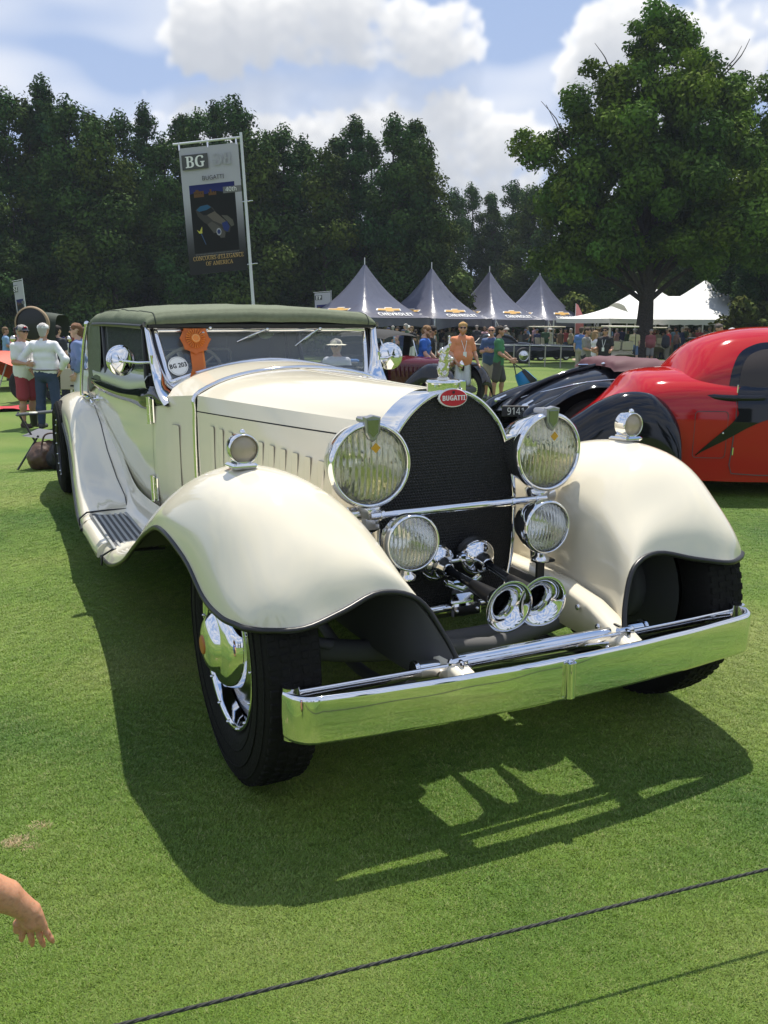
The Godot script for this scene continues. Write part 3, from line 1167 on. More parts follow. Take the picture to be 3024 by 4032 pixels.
				hd.lathe([Vector2(.026, 0), Vector2(.024, .008), Vector2(.012, .012)], look(Vector3(s * .742, .925, -4.22), Vector3(s, 0, 0)), 18)
				put("door_handle", hd, chrome, pan)
		# the long vent in the scuttle side
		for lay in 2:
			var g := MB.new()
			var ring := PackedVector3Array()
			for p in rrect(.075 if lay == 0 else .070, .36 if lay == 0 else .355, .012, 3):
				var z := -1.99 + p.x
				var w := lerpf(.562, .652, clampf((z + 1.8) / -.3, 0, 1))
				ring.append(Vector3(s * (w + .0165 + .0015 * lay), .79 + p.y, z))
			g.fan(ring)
			put("scuttle_vent_seal" if lay == 0 else "scuttle_vent", g, mats.gap_line if lay == 0 else cream, car)  # lower layer: shade of the gap put in as a darker outline
		# black belt moulding that sweeps down to the pillar foot
		var bm := MB.new()
		var upper := [[-4.35, 1.085], [-4.25, 1.08], [-3.9, 1.078], [-3.5, 1.08], [-3.15, 1.085], [-2.85, 1.10], [-2.62, 1.12], [-2.45, 1.135], [-2.35, 1.155], [-2.26, 1.15], [-2.16, 1.11], [-2.07, 1.07]]
		var lower := [[-4.35, 1.025], [-4.25, 1.018], [-3.9, 1.005], [-3.5, 1.002], [-3.15, 1.008], [-2.85, 1.018], [-2.70, 1.018], [-2.55, 1.012], [-2.40, 1.020], [-2.26, 1.04], [-2.14, 1.055], [-2.05, 1.056]]
		var up3 := PackedVector3Array()
		var lo3 := PackedVector3Array()
		for i in upper.size():
			up3.append(Vector3(0, upper[i][1], upper[i][0]))
			lo3.append(Vector3(0, lower[i][1], lower[i][0]))
		up3 = cr(up3, 3)
		lo3 = cr(lo3, 3)
		var br := []
		for i in up3.size():
			var z := up3[i].z
			var w := lerpf(.640, .703, clampf((z + 2.05) / -.45, 0, 1)) if z > -2.5 else lerpf(.703, .738, clampf((z + 2.5) / -1.5, 0, 1))
			w += .012
			br.append(PackedVector3Array([Vector3(s * (w - .02), up3[i].y, z), Vector3(s * (w + .010), up3[i].y - .004, z), Vector3(s * (w + .016), lerpf(up3[i].y, lo3[i].y, .5), z), Vector3(s * (w + .010), lo3[i].y + .004, z), Vector3(s * (w - .02), lo3[i].y, lo3[i].z)]))
		put("belt_moulding", MB.new().grid(br), mats.gloss_black, car)
		# the pale garnish roll below the side window
		var gr := []
		for i in 13:
			var k := i / 12.0
			var z := lerpf(-2.36, -4.28, k)
			var w := lerpf(.697, .738, k)
			var ht := lerpf(1.215, 1.18, k)
			var lo := lerpf(1.14, 1.08, smoothstep(0.0, .3, k))
			gr.append(PackedVector3Array([Vector3(s * (w - .035), ht, z), Vector3(s * (w + .004), ht - .012, z), Vector3(s * (w + .022), lerpf(ht, lo, .5), z), Vector3(s * (w + .016), lo, z), Vector3(s * (w - .03), lo - .04, z)]))
		var gs := mat(Color(.50, .51, .50), .30)
		gs.clearcoat_enabled = true
		put("window_garnish", MB.new().grid(gr), gs, car)
		# door window frame: dark posts and the glass run
		var fr := MB.new()
		fr.tube(v3s([[s * .700, 1.16, -2.40], [s * .694, 1.47, -2.44]]), .014, 6)
		fr.tube(v3s([[s * .730, 1.15, -3.72], [s * .715, 1.475, -3.84]]), .020, 6)
		fr.tube(v3s([[s * .735, 1.14, -4.10], [s * .715, 1.475, -4.10]]), .012, 6)
		put("window_post", fr, mats.black, car)
		var wg := MB.new()
		wg.flat4(Vector3(s * .70, 1.17, -2.40), Vector3(s * .694, 1.475, -2.44), Vector3(s * .715, 1.475, -3.84), Vector3(s * .73, 1.15, -3.72))
		put("side_window", wg, mats.glass, car)
		# windscreen pillar: a bright plate that flares at the foot
		var pl := []
		for q in [[[-.705, 1.478, -2.345], [-.672, 1.478, -2.360]], [[-.700, 1.36, -2.30], [-.660, 1.36, -2.318]], [[-.697, 1.24, -2.235], [-.630, 1.24, -2.275]], [[-.696, 1.165, -2.165], [-.604, 1.175, -2.24]], [[-.690, 1.11, -2.10], [-.562, 1.150, -2.21]], [[-.677, 1.068, -2.045], [-.545, 1.132, -2.15]]]:
			pl.append(v3s([[q[0][0] * -s - s * -.0, q[0][1], q[0][2] - .03], [q[0][0] * -s, q[0][1], q[0][2]], [lerpf(q[0][0], q[1][0], .5) * -s, q[0][1] * .5 + q[1][1] * .5, (q[0][2] + q[1][2]) * .5 + .006], [q[1][0] * -s, q[1][1], q[1][2]], [q[1][0] * -s, q[1][1], q[1][2] - .04]]))
		put("windscreen_pillar", MB.new().grid(patch(pl, 4, 2)), chrome, car)
		# landau iron and mirror
		var li := MB.new()
		li.tube(cr(v3s([[s * .775, 1.475, -4.30], [s * .785, 1.36, -4.42], [s * .80, 1.18, -4.52], [s * .81, 1.0, -4.60], [s * .81, .925, -4.62]]), 4), .013, 8)
		li.ball(Vector3(s * .775, 1.478, -4.29), Vector3(.022, .022, .022), 10)
		li.box(Transform3D(Basis.IDENTITY, Vector3(s * .79, .92, -4.5)), Vector3(.035, .028, .26), .008)
		put("landau_iron", li, chrome, car)
		var mi := MB.new()
		var mp := Vector3(s * .83, 1.292, -2.40)
		mi.lathe([Vector2(.0, .005), Vector2(.06, .002), Vector2(.083, -.004), Vector2(.086, -.012), Vector2(.080, -.018), Vector2(0, -.02)], look(mp, Vector3(-.25 * s, .05, 1)), 36)
		mi.tube(v3s([[s * .685, 1.285, -2.28], [s * .76, 1.283, -2.30], [s * .83, 1.290, -2.385]]), .0075, 8)
		mi.ball(mp + Vector3(0, 0, .015), Vector3(.013, .013, .013), 10)
		mi.box(Transform3D(Basis.IDENTITY, Vector3(s * .690, 1.285, -2.27)), Vector3(.014, .085, .025), .004)
		put("door_mirror", mi, chrome, car)
	# --- windscreen
	var zw := func(y: float) -> float: return -2.256 - (y - 1.176) * .453
	var base := PackedVector3Array()
	for i in 21:
		var x := lerpf(-.592, .592, i / 20.0)
		var y := 1.286 - .110 * pow(absf(x) / .592, 1.7)
		base.append(Vector3(x, y, zw.call(y) + .005))
	var loop := PackedVector3Array([Vector3(-.640, 1.458, zw.call(1.458))])
	loop.append_array(PackedVector3Array([Vector3(-.628, 1.36, zw.call(1.36)), Vector3(-.612, 1.25, zw.call(1.25)), Vector3(-.598, 1.19, zw.call(1.19))]))
	loop.append_array(base)
	loop.append_array(PackedVector3Array([Vector3(.598, 1.19, zw.call(1.19)), Vector3(.612, 1.25, zw.call(1.25)), Vector3(.628, 1.36, zw.call(1.36)), Vector3(.640, 1.458, zw.call(1.458)), Vector3(-.640, 1.458, zw.call(1.458))]))
	var ws := put("windscreen_frame", MB.new().tube(loop, .0165, 8, true, 1.0), chrome, car)
	var gap_line := PackedVector3Array()
	for p in loop:
		gap_line.append(p + Vector3(signf(p.x) * .021 if absf(p.x) > .55 else 0.0, -.021 if p.y < 1.45 and absf(p.x) < .6 else 0.0, -.002))
	put("rubber_seal", MB.new().tube(gap_line, .0125, 6), mats.black, ws)
	var g2 := MB.new()
	var gl := []
	for p in base:
		gl.append(PackedVector3Array([p + Vector3(0, .012, 0), Vector3(p.x * 1.07, 1.452, zw.call(1.452))]))
	g2.grid(gl)
	put("windscreen_glass", g2, mats.glass, ws)
	var sill := PackedVector3Array()
	for p in base:
		sill.append(p + Vector3(p.x * .05, -.030, .035))
	put("scuttle_bead", MB.new().tube(sill, .012, 8), chrome, ws)
	var rail := MB.new()
	rail.tube(v3s([[-.69, 1.476, -2.345], [.69, 1.476, -2.345]]), .011, 8)
	put("header_rail", rail, chrome, ws)
	for wi in [[-.34, 1.470, -.45, 1.40], [.0, 1.462, -.185, 1.392], [.332, 1.465, .168, 1.365]]:
		var wb := MB.new()
		wb.tube(v3s([[wi[0], wi[1], -2.345], [lerpf(wi[0], wi[2], .55), lerpf(wi[1], wi[3], .5), -2.335], [wi[2], wi[3], zw.call(wi[3]) + .012]]), PackedFloat32Array([.008, .006, .004]), 6)
		wb.ball(Vector3(wi[0], wi[1], -2.343), Vector3(.015, .015, .02), 10)
		wb.box(look(Vector3(lerpf(wi[0], wi[2], .52), lerpf(wi[1], wi[3], .52), -2.33), Vector3(wi[2] - wi[0], wi[3] - wi[1], 0)), Vector3(.014, .05, .012), .003)
		put("wiper", wb, mats.chrome_soft, ws)
	var rv := MB.new()
	var arc := PackedVector2Array()
	for i in 17:
		var a := PI + PI * i / 16.0
		arc.append(Vector2(cos(a) * .058, sin(a) * .05))
	rv.prism(arc, .01, Transform3D(Basis.IDENTITY, Vector3(.026, 1.452, -2.46)), .002)
	put("inside_mirror", rv, chrome, ws)
	# --- the number sticker
	var sx := Transform3D(Basis(Vector3(1, 0, 0), -.43), Vector3(-.545, 1.262, zw.call(1.262) + .020))
	var disc := PackedVector2Array()
	for i in 40:
		disc.append(Vector2(cos(TAU * i / 40), sin(TAU * i / 40)) * .056)
	var stk := put("number_sticker", MB.new().prism(disc, .002, sx, .0005), mats.white, ws)
	stk.set_meta("label", "round white paper sticker with a black number")
	letters("sticker_lettering", "BG 203", .0265, mats.black, ws, sx * Transform3D(Basis(Vector3(0, 0, 1), .17), Vector3(0, .002, .0025)), "Droid Sans", 700, .85)
	var ringp := PackedVector3Array()
	for i in 41:
		ringp.append(sx * Vector3(cos(TAU * i / 40) * .050, sin(TAU * i / 40) * .050, .002))
	put("sticker_ring", MB.new().tube(ringp, .0012, 5), mat(Color(.4, .4, .4), .6), ws)
	# --- canvas top
	var st := []
	var roofs := [[-2.325, 1.492, .013, .688], [-2.322, 1.516, .018, .690], [-2.345, 1.545, .022, .690], [-2.42, 1.564, .026, .692], [-2.8, 1.578, .028, .700], [-3.3, 1.588, .028, .708], [-3.8, 1.580, .028, .714], [-4.15, 1.568, .028, .728], [-4.38, 1.525, .026, .732], [-4.53, 1.43, .02, .735], [-4.60, 1.27, .01, .735], [-4.64, 1.08, .0, .735], [-4.66, .96, .0, .735]]
	for i in roofs.size():
		var r = roofs[i]
		var half := PackedVector3Array()
		var drop: float = 1.475 if i < 9 else r[1] - .01
		if i == 0:
			drop = 1.486
		var hh: float = r[1]
		half.append(Vector3(0, hh + r[2], r[0]))
		half.append(Vector3(r[3] * .45, hh + r[2] * .78, r[0]))
		half.append(Vector3(r[3] * .80, hh + r[2] * .15, r[0]))
		half.append(Vector3(r[3] * .94, lerpf(hh, drop, .12), r[0]))
		half.append(Vector3(r[3] * 1.0, lerpf(hh, drop, .40), r[0]))
		half.append(Vector3(r[3] * 1.018, lerpf(hh, drop, .75), r[0]))
		half.append(Vector3(r[3] * 1.012, drop, r[0]))
		var full := PackedVector3Array()
		for j in range(6, 0, -1):
			full.append(Vector3(-half[j].x, half[j].y, half[j].z))
		full.append_array(half)
		st.append(full)
	var roof_rows := patch(st, 5, 4)
	# slight sag and pull of the cloth between the bows
	var wob := noise(1.6, 3, 55)
	for i in roof_rows.size():
		for j in roof_rows[i].size():
			var p: Vector3 = roof_rows[i][j]
			var amt := .010 if absf(p.x) > .6 else .005
			roof_rows[i][j] = p + Vector3(signf(p.x) * .4, 1, 0) * wob.get_noise_2d(p.x * 2.5, p.z * 2.2) * amt
	var roof := put("canvas_top", MB.new().grid(roof_rows), mats.canvas, car)
	put("roof_lining", MB.new().grid(pushed(roof_rows, .02)), mats.interior, roof)
	for s in [-1.0, 1.0]:
		# welt seams from front to back and the dark rear quarter
		var jj: int = roof_rows[0].size() / 2 + int(s * 12)
		var wl := col_of(roof_rows, jj)
		put("welt", MB.new().tube(wl.slice(0, 44), .0045, 5), mats.canvas_dark, roof)
		var q := MB.new()
		q.grid(patch([v3s([[s * .742, 1.485, -3.86], [s * .748, 1.30, -3.84], [s * .750, 1.08, -3.95]]), v3s([[s * .746, 1.485, -4.2], [s * .755, 1.28, -4.2], [s * .755, 1.03, -4.2]]), v3s([[s * .744, 1.46, -4.46], [s * .752, 1.25, -4.52], [s * .752, .96, -4.58]]), v3s([[s * .73, 1.40, -4.56], [s * .735, 1.2, -4.63], [s * .735, .94, -4.68]])], 4, 4))
		put("quarter_cloth", q, mats.canvas, roof)
		var dr := MB.new()
		dr.tube(v3s([[s * .715, 1.476, -2.36], [s * .725, 1.480, -3.0], [s * .735, 1.480, -3.6], [s * .742, 1.476, -4.2]]), .014, 6)
		put("gutter", dr, mats.black, roof)
	var lip := MB.new()
	lip.box(Transform3D(Basis.IDENTITY, Vector3(0, 1.482, -2.352)), Vector3(1.39, .028, .05), .006)
	put("roof_header", lip, mats.black, roof)
	# --- inside
	var cab := MB.new()
	cab.box(Transform3D(Basis.IDENTITY, Vector3(0, .55, -3.3)), Vector3(1.34, .04, 2.1), .005)
	cab.box(Transform3D(Basis(Vector3(1, 0, 0), .25), Vector3(0, 1.17, -2.42)), Vector3(1.25, .13, .10), .03)
	cab.box(Transform3D(Basis.IDENTITY, Vector3(-.49, 1.33, -4.36)), Vector3(.36, .34, .03), .005)
	cab.box(Transform3D(Basis.IDENTITY, Vector3(.49, 1.33, -4.36)), Vector3(.36, .34, .03), .005)
	cab.box(Transform3D(Basis.IDENTITY, Vector3(0, 1.40, -4.36)), Vector3(.62, .22, .03), .005)
	cab.box(Transform3D(Basis.IDENTITY, Vector3(0, .94, -4.36)), Vector3(1.40, .46, .03), .005)
	put("cabin_lining", cab, mats.interior, car)
	var seat := MB.new()
	for x in [-.33, .33]:
		seat.box(Transform3D(Basis(Vector3(1, 0, 0), -.15), Vector3(x, .90, -3.55)), Vector3(.58, .55, .16), .06)
		seat.box(Transform3D(Basis.IDENTITY, Vector3(x, .70, -3.28)), Vector3(.58, .16, .52), .06)
	put("seat", seat, mat(Color(.06, .055, .045), .6), car)
	var wh := MB.new()
	var wxf := look(Vector3(-.36, 1.17, -2.78), Vector3(0, .45, -1))
	var rg := PackedVector3Array()
	for i in 33:
		rg.append(wxf * Vector3(cos(TAU * i / 32) * .20, 0, sin(TAU * i / 32) * .20))
	wh.tube(rg, .011, 8, false)
	for i in 4:
		var a := PI / 4 + PI / 2 * i
		wh.tube(PackedVector3Array([wxf * Vector3(0, .02, 0), wxf * Vector3(cos(a) * .2, 0, sin(a) * .2)]), .007, 6)
	wh.tube(PackedVector3Array([wxf * Vector3(0, 0, 0), wxf * Vector3(0, .35, 0)]), .018, 8)
	put("steering_wheel", wh, mats.leather, car)
	var rwf := MB.new()
	var rw := PackedVector3Array()
	for p in rrect(.66, .115, .03, 4):
		rw.append(Vector3(p.x, 1.222 + p.y, -4.335))
	rw.append(rw[0])
	rwf.tube(rw, .009, 6, false)
	put("rear_window_frame", rwf, mats.cream_dull, car)
	# --- lamps and their bar
	for s in [-1.0, 1.0]:
		var h := lamp(car, "headlamp", Vector3(s * .375, 1.028, -.055), Vector3(s * .03, .0, 1), .150, .22, true, mats.warm_reflector)
		var st2 := MB.new()
		st2.tube(v3s([[s * .36, .88, -.10], [s * .36, .80, -.10]]), .030, 14)
		st2.lathe([Vector2(.034, 0), Vector2(.046, .025), Vector2(.050, .045), Vector2(.03, .07)], Transform3D(Basis.IDENTITY, Vector3(s * .365, .83, -.095)), 20)
		st2.box(Transform3D(Basis.IDENTITY, Vector3(s * .36, .815, -.10)), Vector3(.075, .07, .07), .012)
		st2.tube(v3s([[s * .36, .80, -.10], [s * .38, .62, -.12], [s * .40, .50, -.14]]), .018, 10)
		st2.lathe([Vector2(.026, 0), Vector2(.026, .05), Vector2(.018, .055), Vector2(0, .056)], look(Vector3(s * .39, .85, -.10), Vector3(s, 0, 0)), 16)
		put("lamp_stalk", st2, mats.chrome_soft, h)
		var f := lamp(car, "fog_lamp", Vector3(s * .280, .772, .085), Vector3(s * .02, .02, 1), .100, .13, false, mats.chrome)
		var fs := MB.new()
		fs.lathe([Vector2(.034, 0), Vector2(.034, .012), Vector2(.022, .02), Vector2(.018, .045)], Transform3D(Basis.IDENTITY, Vector3(s * .285, .635, .055)), 18)
		put("lamp_foot", fs, chrome, f)
		var fb := MB.new()
		fb.box(Transform3D(Basis.IDENTITY, Vector3(s * .292, .545, .045)), Vector3(.036, .19, .014), .003)
		fb.box(Transform3D(Basis.IDENTITY, Vector3(s * .30, .632, .05)), Vector3(.08, .012, .05), .003)
		put("lamp_bracket", fb, mats.black, f)
	var bar := MB.new()
	bar.tube(v3s([[-.375, .846, -.055], [.375, .846, -.055]]), .0155, 14)
	for x in [-.33, .22, .33]:
		bar.tube(v3s([[x - .006, .846, -.055], [x + .006, .846, -.055]]), .020, 14)
	put("lamp_bar", bar, chrome, car)
	var lb := MB.new()
	lb.tube(v3s([[-.40, .445, -.09], [.40, .445, -.09]]), .020, 14)
	put("cross_tube", lb, chrome, car)
	# --- twin trumpets on their bracket
	for s in [-1.0, 1.0]:
		var a := Vector3(s * .088 + .008, .628, -.07)
		var b := Vector3(s * .066 + .002, .597, .375)
		var d := (b - a).normalized()
		var L := a.distance_to(b)
		var hx := look(a, d)
		var drum := MB.new()
		drum.lathe([Vector2(0, -.075), Vector2(.05, -.074), Vector2(.078, -.062), Vector2(.083, -.050), Vector2(.074, -.040), Vector2(.076, -.030), Vector2(.070, -.014), Vector2(.058, -.004), Vector2(.050, .004), Vector2(.036, .010), Vector2(.034, .022), Vector2(.028, .030), Vector2(.026, .060), Vector2(.021, .066)], hx, 36)
		var horn := put("horn", drum, chrome, car)
		var tube := MB.new()
		tube.lathe([Vector2(.0145, .06), Vector2(.0155, .15), Vector2(.018, .24), Vector2(.023, L - .11), Vector2(.033, L - .075)], hx, 24)
		put("trumpet_tube", tube, mats.gloss_black, horn)
		var bell := MB.new()
		bell.lathe([Vector2(.0335, L - .080), Vector2(.038, L - .060), Vector2(.047, L - .035), Vector2(.062, L - .012), Vector2(.083, L - .002), Vector2(.092, L), Vector2(.091, L + .003), Vector2(.078, L + .001), Vector2(.060, L - .009), Vector2(.045, L - .031), Vector2(.036, L - .056), Vector2(.031, L - .085)], hx, 44)
		put("bell", bell, chrome, horn)
		var thr := MB.new()
		thr.lathe([Vector2(.031, L - .085), Vector2(.026, L - .15), Vector2(.02, L - .22), Vector2(0, L - .23)], hx, 24)
		put("throat", thr, mats.black, horn)
	var hb2 := MB.new()
	hb2.box(Transform3D(Basis.IDENTITY, Vector3(.02, .447, -.055)), Vector3(.13, .055, .05), .008)
	hb2.box(Transform3D(Basis(Vector3(1, 0, 0), .3), Vector3(.02, .515, -.065)), Vector3(.105, .10, .014), .004)
	hb2.tube(v3s([[-.06, .560, -.06], [.01, .525, -.06], [.09, .565, -.06]]), .014, 10)
	hb2.tube(v3s([[-.08, .635, -.075], [.10, .635, -.075]]), .009, 8)
	hb2.box(Transform3D(Basis.IDENTITY, Vector3(.012, .645, -.07)), Vector3(.03, .03, .03), .005)
	for x in [-.025, .065]:
		hb2.ball(Vector3(x, .447, -.028), Vector3(.008, .008, .006), 8)
	put("horn_bracket", hb2, chrome, car)
	# --- dumb irons
	for s in [-1.0, 1.0]:
		var rows := []
		for q in [[.41, .555, .40, -.35], [.405, .560, .40, -.1], [.40, .555, .405, .12], [.385, .535, .41, .30], [.365, .50, .42, .45], [.352, .468, .425, .56], [.35, .452, .435, .585]]:
			rows.append(v3s([[s * (q[0] + .008), q[1] - .01, q[3]], [s * (q[0] + .002), q[1] + .004, q[3]], [s * (q[0] - .03), q[1] + .006, q[3]], [s * (q[0] - .062), q[1] - .004, q[3]], [s * (q[0] - .072), q[1] - .02, q[3]], [s * (q[0] - .072), q[2], q[3]], [s * (q[0] + .008), q[2], q[3]]]))
		var di := put("dumb_iron", MB.new().grid(rows, true), cream, car)
		var bo := MB.new()
		for q in [[.36, .50, .40], [.345, .452, .535], [.372, .53, .27]]:
			bo.ball(Vector3(s * (q[0] - .070), q[1] - .018, q[2]), Vector3(.010, .012, .012), 8)
		put("bolts", bo, mats.chrome_soft, di)
	# --- bumper: a bowed front blade, a flatter back blade, clamps, guard, tube
	var blade := []
	for i in 121:
		var u := i / 60.0 - 1.0
		var au := absf(u)
		var z := .605 - .065 * u * u
		var x := u * .89
		var ang := 0.0
		if au > .90:
			# the ends turn back round an easy corner
			ang = (au - .90) / .10 * 1.45
			x = signf(u) * (.801 + .075 * sin(ang))
			z = .605 - .065 * .81 - .080 * (1.0 - cos(ang))
		var tilt := Vector3(signf(u) * sin(ang), 0, cos(ang) + .0001).normalized()
		z += .0008 * sin(u * 23.0) * (1.0 - ang)
		var row := PackedVector3Array()
		for p in [[-.068, -.006], [-.074, .004], [-.071, .013], [-.060, .0175], [.0, .020], [.058, .0185], [.070, .0155], [.074, .007], [.069, -.005], [.0, -.002]]:
			row.append(Vector3(x, .427 + p[0], z) + tilt * p[1])
		blade.append(row)
	var bmp := MB.new().grid(blade, true)
	bmp.fan(blade[0])
	bmp.fan(blade[-1])
	var bumper := put("front_bumper", bmp, chrome, car)
	for s in [-1.0, 1.0]:
		put("bumper_end", MB.new().tube(v3s([[s * .865, .348, .478], [s * .865, .508, .478]]), .026, 16), mats.chrome_soft, bumper)
	var gd := MB.new()
	gd.box(Transform3D(Basis.IDENTITY, Vector3(0, .428, .622)), Vector3(.046, .128, .022), .010)
	gd.tube(v3s([[0, .370, .628], [0, .486, .628]]), .019, 12)
	put("bumper_guard", gd, chrome, bumper)
	var back := []
	for i in 41:
		var u := i / 20.0 - 1.0
		var x := u * .87
		var z := .500 - .02 * u * u
		var y := .452
		back.append(v3s([[x, y - .030, z], [x, y - .024, z + .008], [x, y + .036, z + .004], [x, y + .042, z - .003], [x, y + .036, z - .010], [x, y - .024, z - .006]]))
	var bb := MB.new().grid(back, true)
	put("rear_blade", bb, chrome, bumper)
	put("bumper_tube", MB.new().tube(v3s([[-.44, .470, .445], [.44, .470, .445]]), .024, 16), chrome, bumper)
	for s in [-1.0, 1.0]:
		var cb := MB.new()
		cb.tube(v3s([[s * .443, .470, .445], [s * .457, .470, .445]]), .028, 14)
		cb.tube(v3s([[s * .445, .470, .445], [s * .449, .470, .445]]), .031, 14)
		cb.box(Transform3D(Basis.IDENTITY, Vector3(s * .325, .462, .480)), Vector3(.016, .085, .085), .004)
		cb.tube(v3s([[s * .298, .495, .495], [s * .352, .495, .495]]), .013, 10)
		cb.ball(Vector3(s * .352, .495, .495), Vector3(.014, .014, .014), 8)
		cb.tube(v3s([[s * .325, .455, .50], [s * .24, .445, .60]]), .009, 8)
		put("bumper_clamp", cb, chrome, bumper)
	return car

# ---------------------------------------------------------------- figures
# bones are tapered capsules [a, b, ra, rb]; their distances are joined by a smooth minimum and meshed as surface nets
func flesh(mb: MB, bones: Array, cell: float, k: float) -> void:
	var lo := Vector3.INF
	var hi := -Vector3.INF
	for b in bones:
		var r: float = maxf(b[2], b[3]) + cell * 2.0
		lo = lo.min(b[0] - Vector3.ONE * r).min(b[1] - Vector3.ONE * r)
		hi = hi.max(b[0] + Vector3.ONE * r).max(b[1] + Vector3.ONE * r)
	var nx := int((hi.x - lo.x) / cell) + 2
	var ny := int((hi.y - lo.y) / cell) + 2
	var nz := int((hi.z - lo.z) / cell) + 2
	var f := PackedFloat32Array()
	f.resize(nx * ny * nz)
	f.fill(1.0)
	for b in bones:
		var a: Vector3 = b[0]
		var d: Vector3 = b[1] - b[0]
		var ra: float = b[2]
		var rb: float = b[3]
		var dd := maxf(d.length_squared(), 1e-9)
		var m := maxf(ra, rb) + k + cell * 1.8
		var l2: Vector3 = ((b[0] as Vector3).min(b[1]) - Vector3.ONE * m - lo) / cell
		var h2: Vector3 = ((b[0] as Vector3).max(b[1]) + Vector3.ONE * m - lo) / cell
		for y in range(maxi(int(l2.y), 0), mini(int(h2.y) + 2, ny)):
			for z in range(maxi(int(l2.z), 0), mini(int(h2.z) + 2, nz)):
				var at := (y * nz + z) * nx
				for x in range(maxi(int(l2.x), 0), mini(int(h2.x) + 2, nx)):
					var p := lo + Vector3(x, y, z) * cell - a
					var t := clampf(p.dot(d) / dd, 0.0, 1.0)
					var q := (p - d * t).length() - ra - (rb - ra) * t
					var o := f[at + x]
					var h := maxf(k - absf(o - q), 0.0)
					f[at + x] = minf(o, q) - h * h / (4.0 * k)
	var v0 := mb.v.size()
	var t0 := mb.t.size()
	var idx := PackedInt32Array()
	idx.resize(f.size())
	idx.fill(-1)
	var off := [0, 1, nx, nx + 1, nx * nz, nx * nz + 1, nx * nz + nx, nx * nz + nx + 1]
	var cp := [Vector3(0, 0, 0), Vector3(1, 0, 0), Vector3(0, 0, 1), Vector3(1, 0, 1), Vector3(0, 1, 0), Vector3(1, 1, 0), Vector3(0, 1, 1), Vector3(1, 1, 1)]
	var ed := [0, 1, 2, 3, 4, 5, 6, 7, 0, 2, 1, 3, 4, 6, 5, 7, 0, 4, 1, 5, 2, 6, 3, 7]
	for y in ny - 1:
		for z in nz - 1:
			var base := (y * nz + z) * nx
			for x in nx - 1:
				var i := base + x
				var s := 0
				if f[i] < 0.0: s += 1
				if f[i + 1] < 0.0: s += 1
				if f[i + off[2]] < 0.0: s += 1
				if f[i + off[3]] < 0.0: s += 1
				if f[i + off[4]] < 0.0: s += 1
				if f[i + off[5]] < 0.0: s += 1
				if f[i + off[6]] < 0.0: s += 1
				if f[i + off[7]] < 0.0: s += 1
				if s == 0 or s == 8:
					continue
				var sum := Vector3.ZERO
				var n := 0
				for e in range(0, 24, 2):
					var g: float = f[i + off[ed[e]]]
					var h: float = f[i + off[ed[e + 1]]]
					if (g < 0.0) != (h < 0.0):
						sum += cp[ed[e]].lerp(cp[ed[e + 1]], g / (g - h))
						n += 1
				idx[i] = mb.v.size()
				mb.v.append(lo + (Vector3(x, y, z) + sum / n) * cell)
	var sx := 1
	var sz := nx
	var sy := nx * nz
	for y in range(1, ny - 1):
		for z in range(1, nz - 1):
			for x in range(1, nx - 1):
				var i := (y * nz + z) * nx + x
				var g := f[i] < 0.0
				if g != (f[i + sx] < 0.0):
					_face(mb, idx[i], idx[i - sy], idx[i - sy - sz], idx[i - sz], g)
				if g != (f[i + sy] < 0.0):
					_face(mb, idx[i], idx[i - sz], idx[i - sz - sx], idx[i - sx], g)
				if g != (f[i + sz] < 0.0):
					_face(mb, idx[i], idx[i - sx], idx[i - sx - sy], idx[i - sy], g)
	mb._fin(v0, t0)

func _face(mb: MB, a: int, b: int, c: int, d: int, g: bool) -> void:
	if a < 0 or b < 0 or c < 0 or d < 0:
		return
	if g:
		mb.quad(a, b, c, d)
	else:
		mb.quad(d, c, b, a)

func hand_bones(w: Vector3, dir: Vector3, palm_n: Vector3, thumb_side: float, s: float, curl: float) -> Array:
	# palm, four fingers of unequal length and a thumb from the side of the palm
	var d := dir.normalized()
	var n := (palm_n - d * palm_n.dot(d)).normalized()
	var sd := d.cross(n) * thumb_side
	var o := []
	o.append([w, w + d * .035 * s, .024 * s, .026 * s])
	for i in 4:
		var u := (1.5 - i) * .0195 * s
		var root := w + d * .085 * s + sd * u - d * absf(u - .01 * s) * .15
		o.append([w + d * .02 * s + sd * u * .7, root, .018 * s, .013 * s])
		var L: float = [.066, .076, .071, .054][i] * s
		var spread := sd * (1.5 - i) * .09
		var k1 := root + (d * cos(curl) + n * sin(curl) + spread).normalized() * L * .45
		var k2 := k1 + (d * cos(curl * 2.1) + n * sin(curl * 2.1) + spread * .8).normalized() * L * .32
		var k3 := k2 + (d * cos(curl * 2.8) + n * sin(curl * 2.8) + spread * .5).normalized() * L * .25
		o.append([root, k1, .0105 * s, .0092 * s])
		o.append([k1, k2, .0092 * s, .0084 * s])
		o.append([k2, k3, .0084 * s, .0070 * s])
	var tr := w + d * .028 * s + sd * .030 * s
	var t1 := tr + (d * .75 + sd * .75 + n * .35).normalized() * .038 * s
	var t2 := t1 + (d * .95 + sd * .30 + n * .45).normalized() * .032 * s
	o.append([w + d * .02 * s + sd * .01 * s, tr, .020 * s, .016 * s])
	o.append([tr, t1, .0135 * s, .0115 * s])
	o.append([t1, t2, .0115 * s, .0085 * s])
	return o

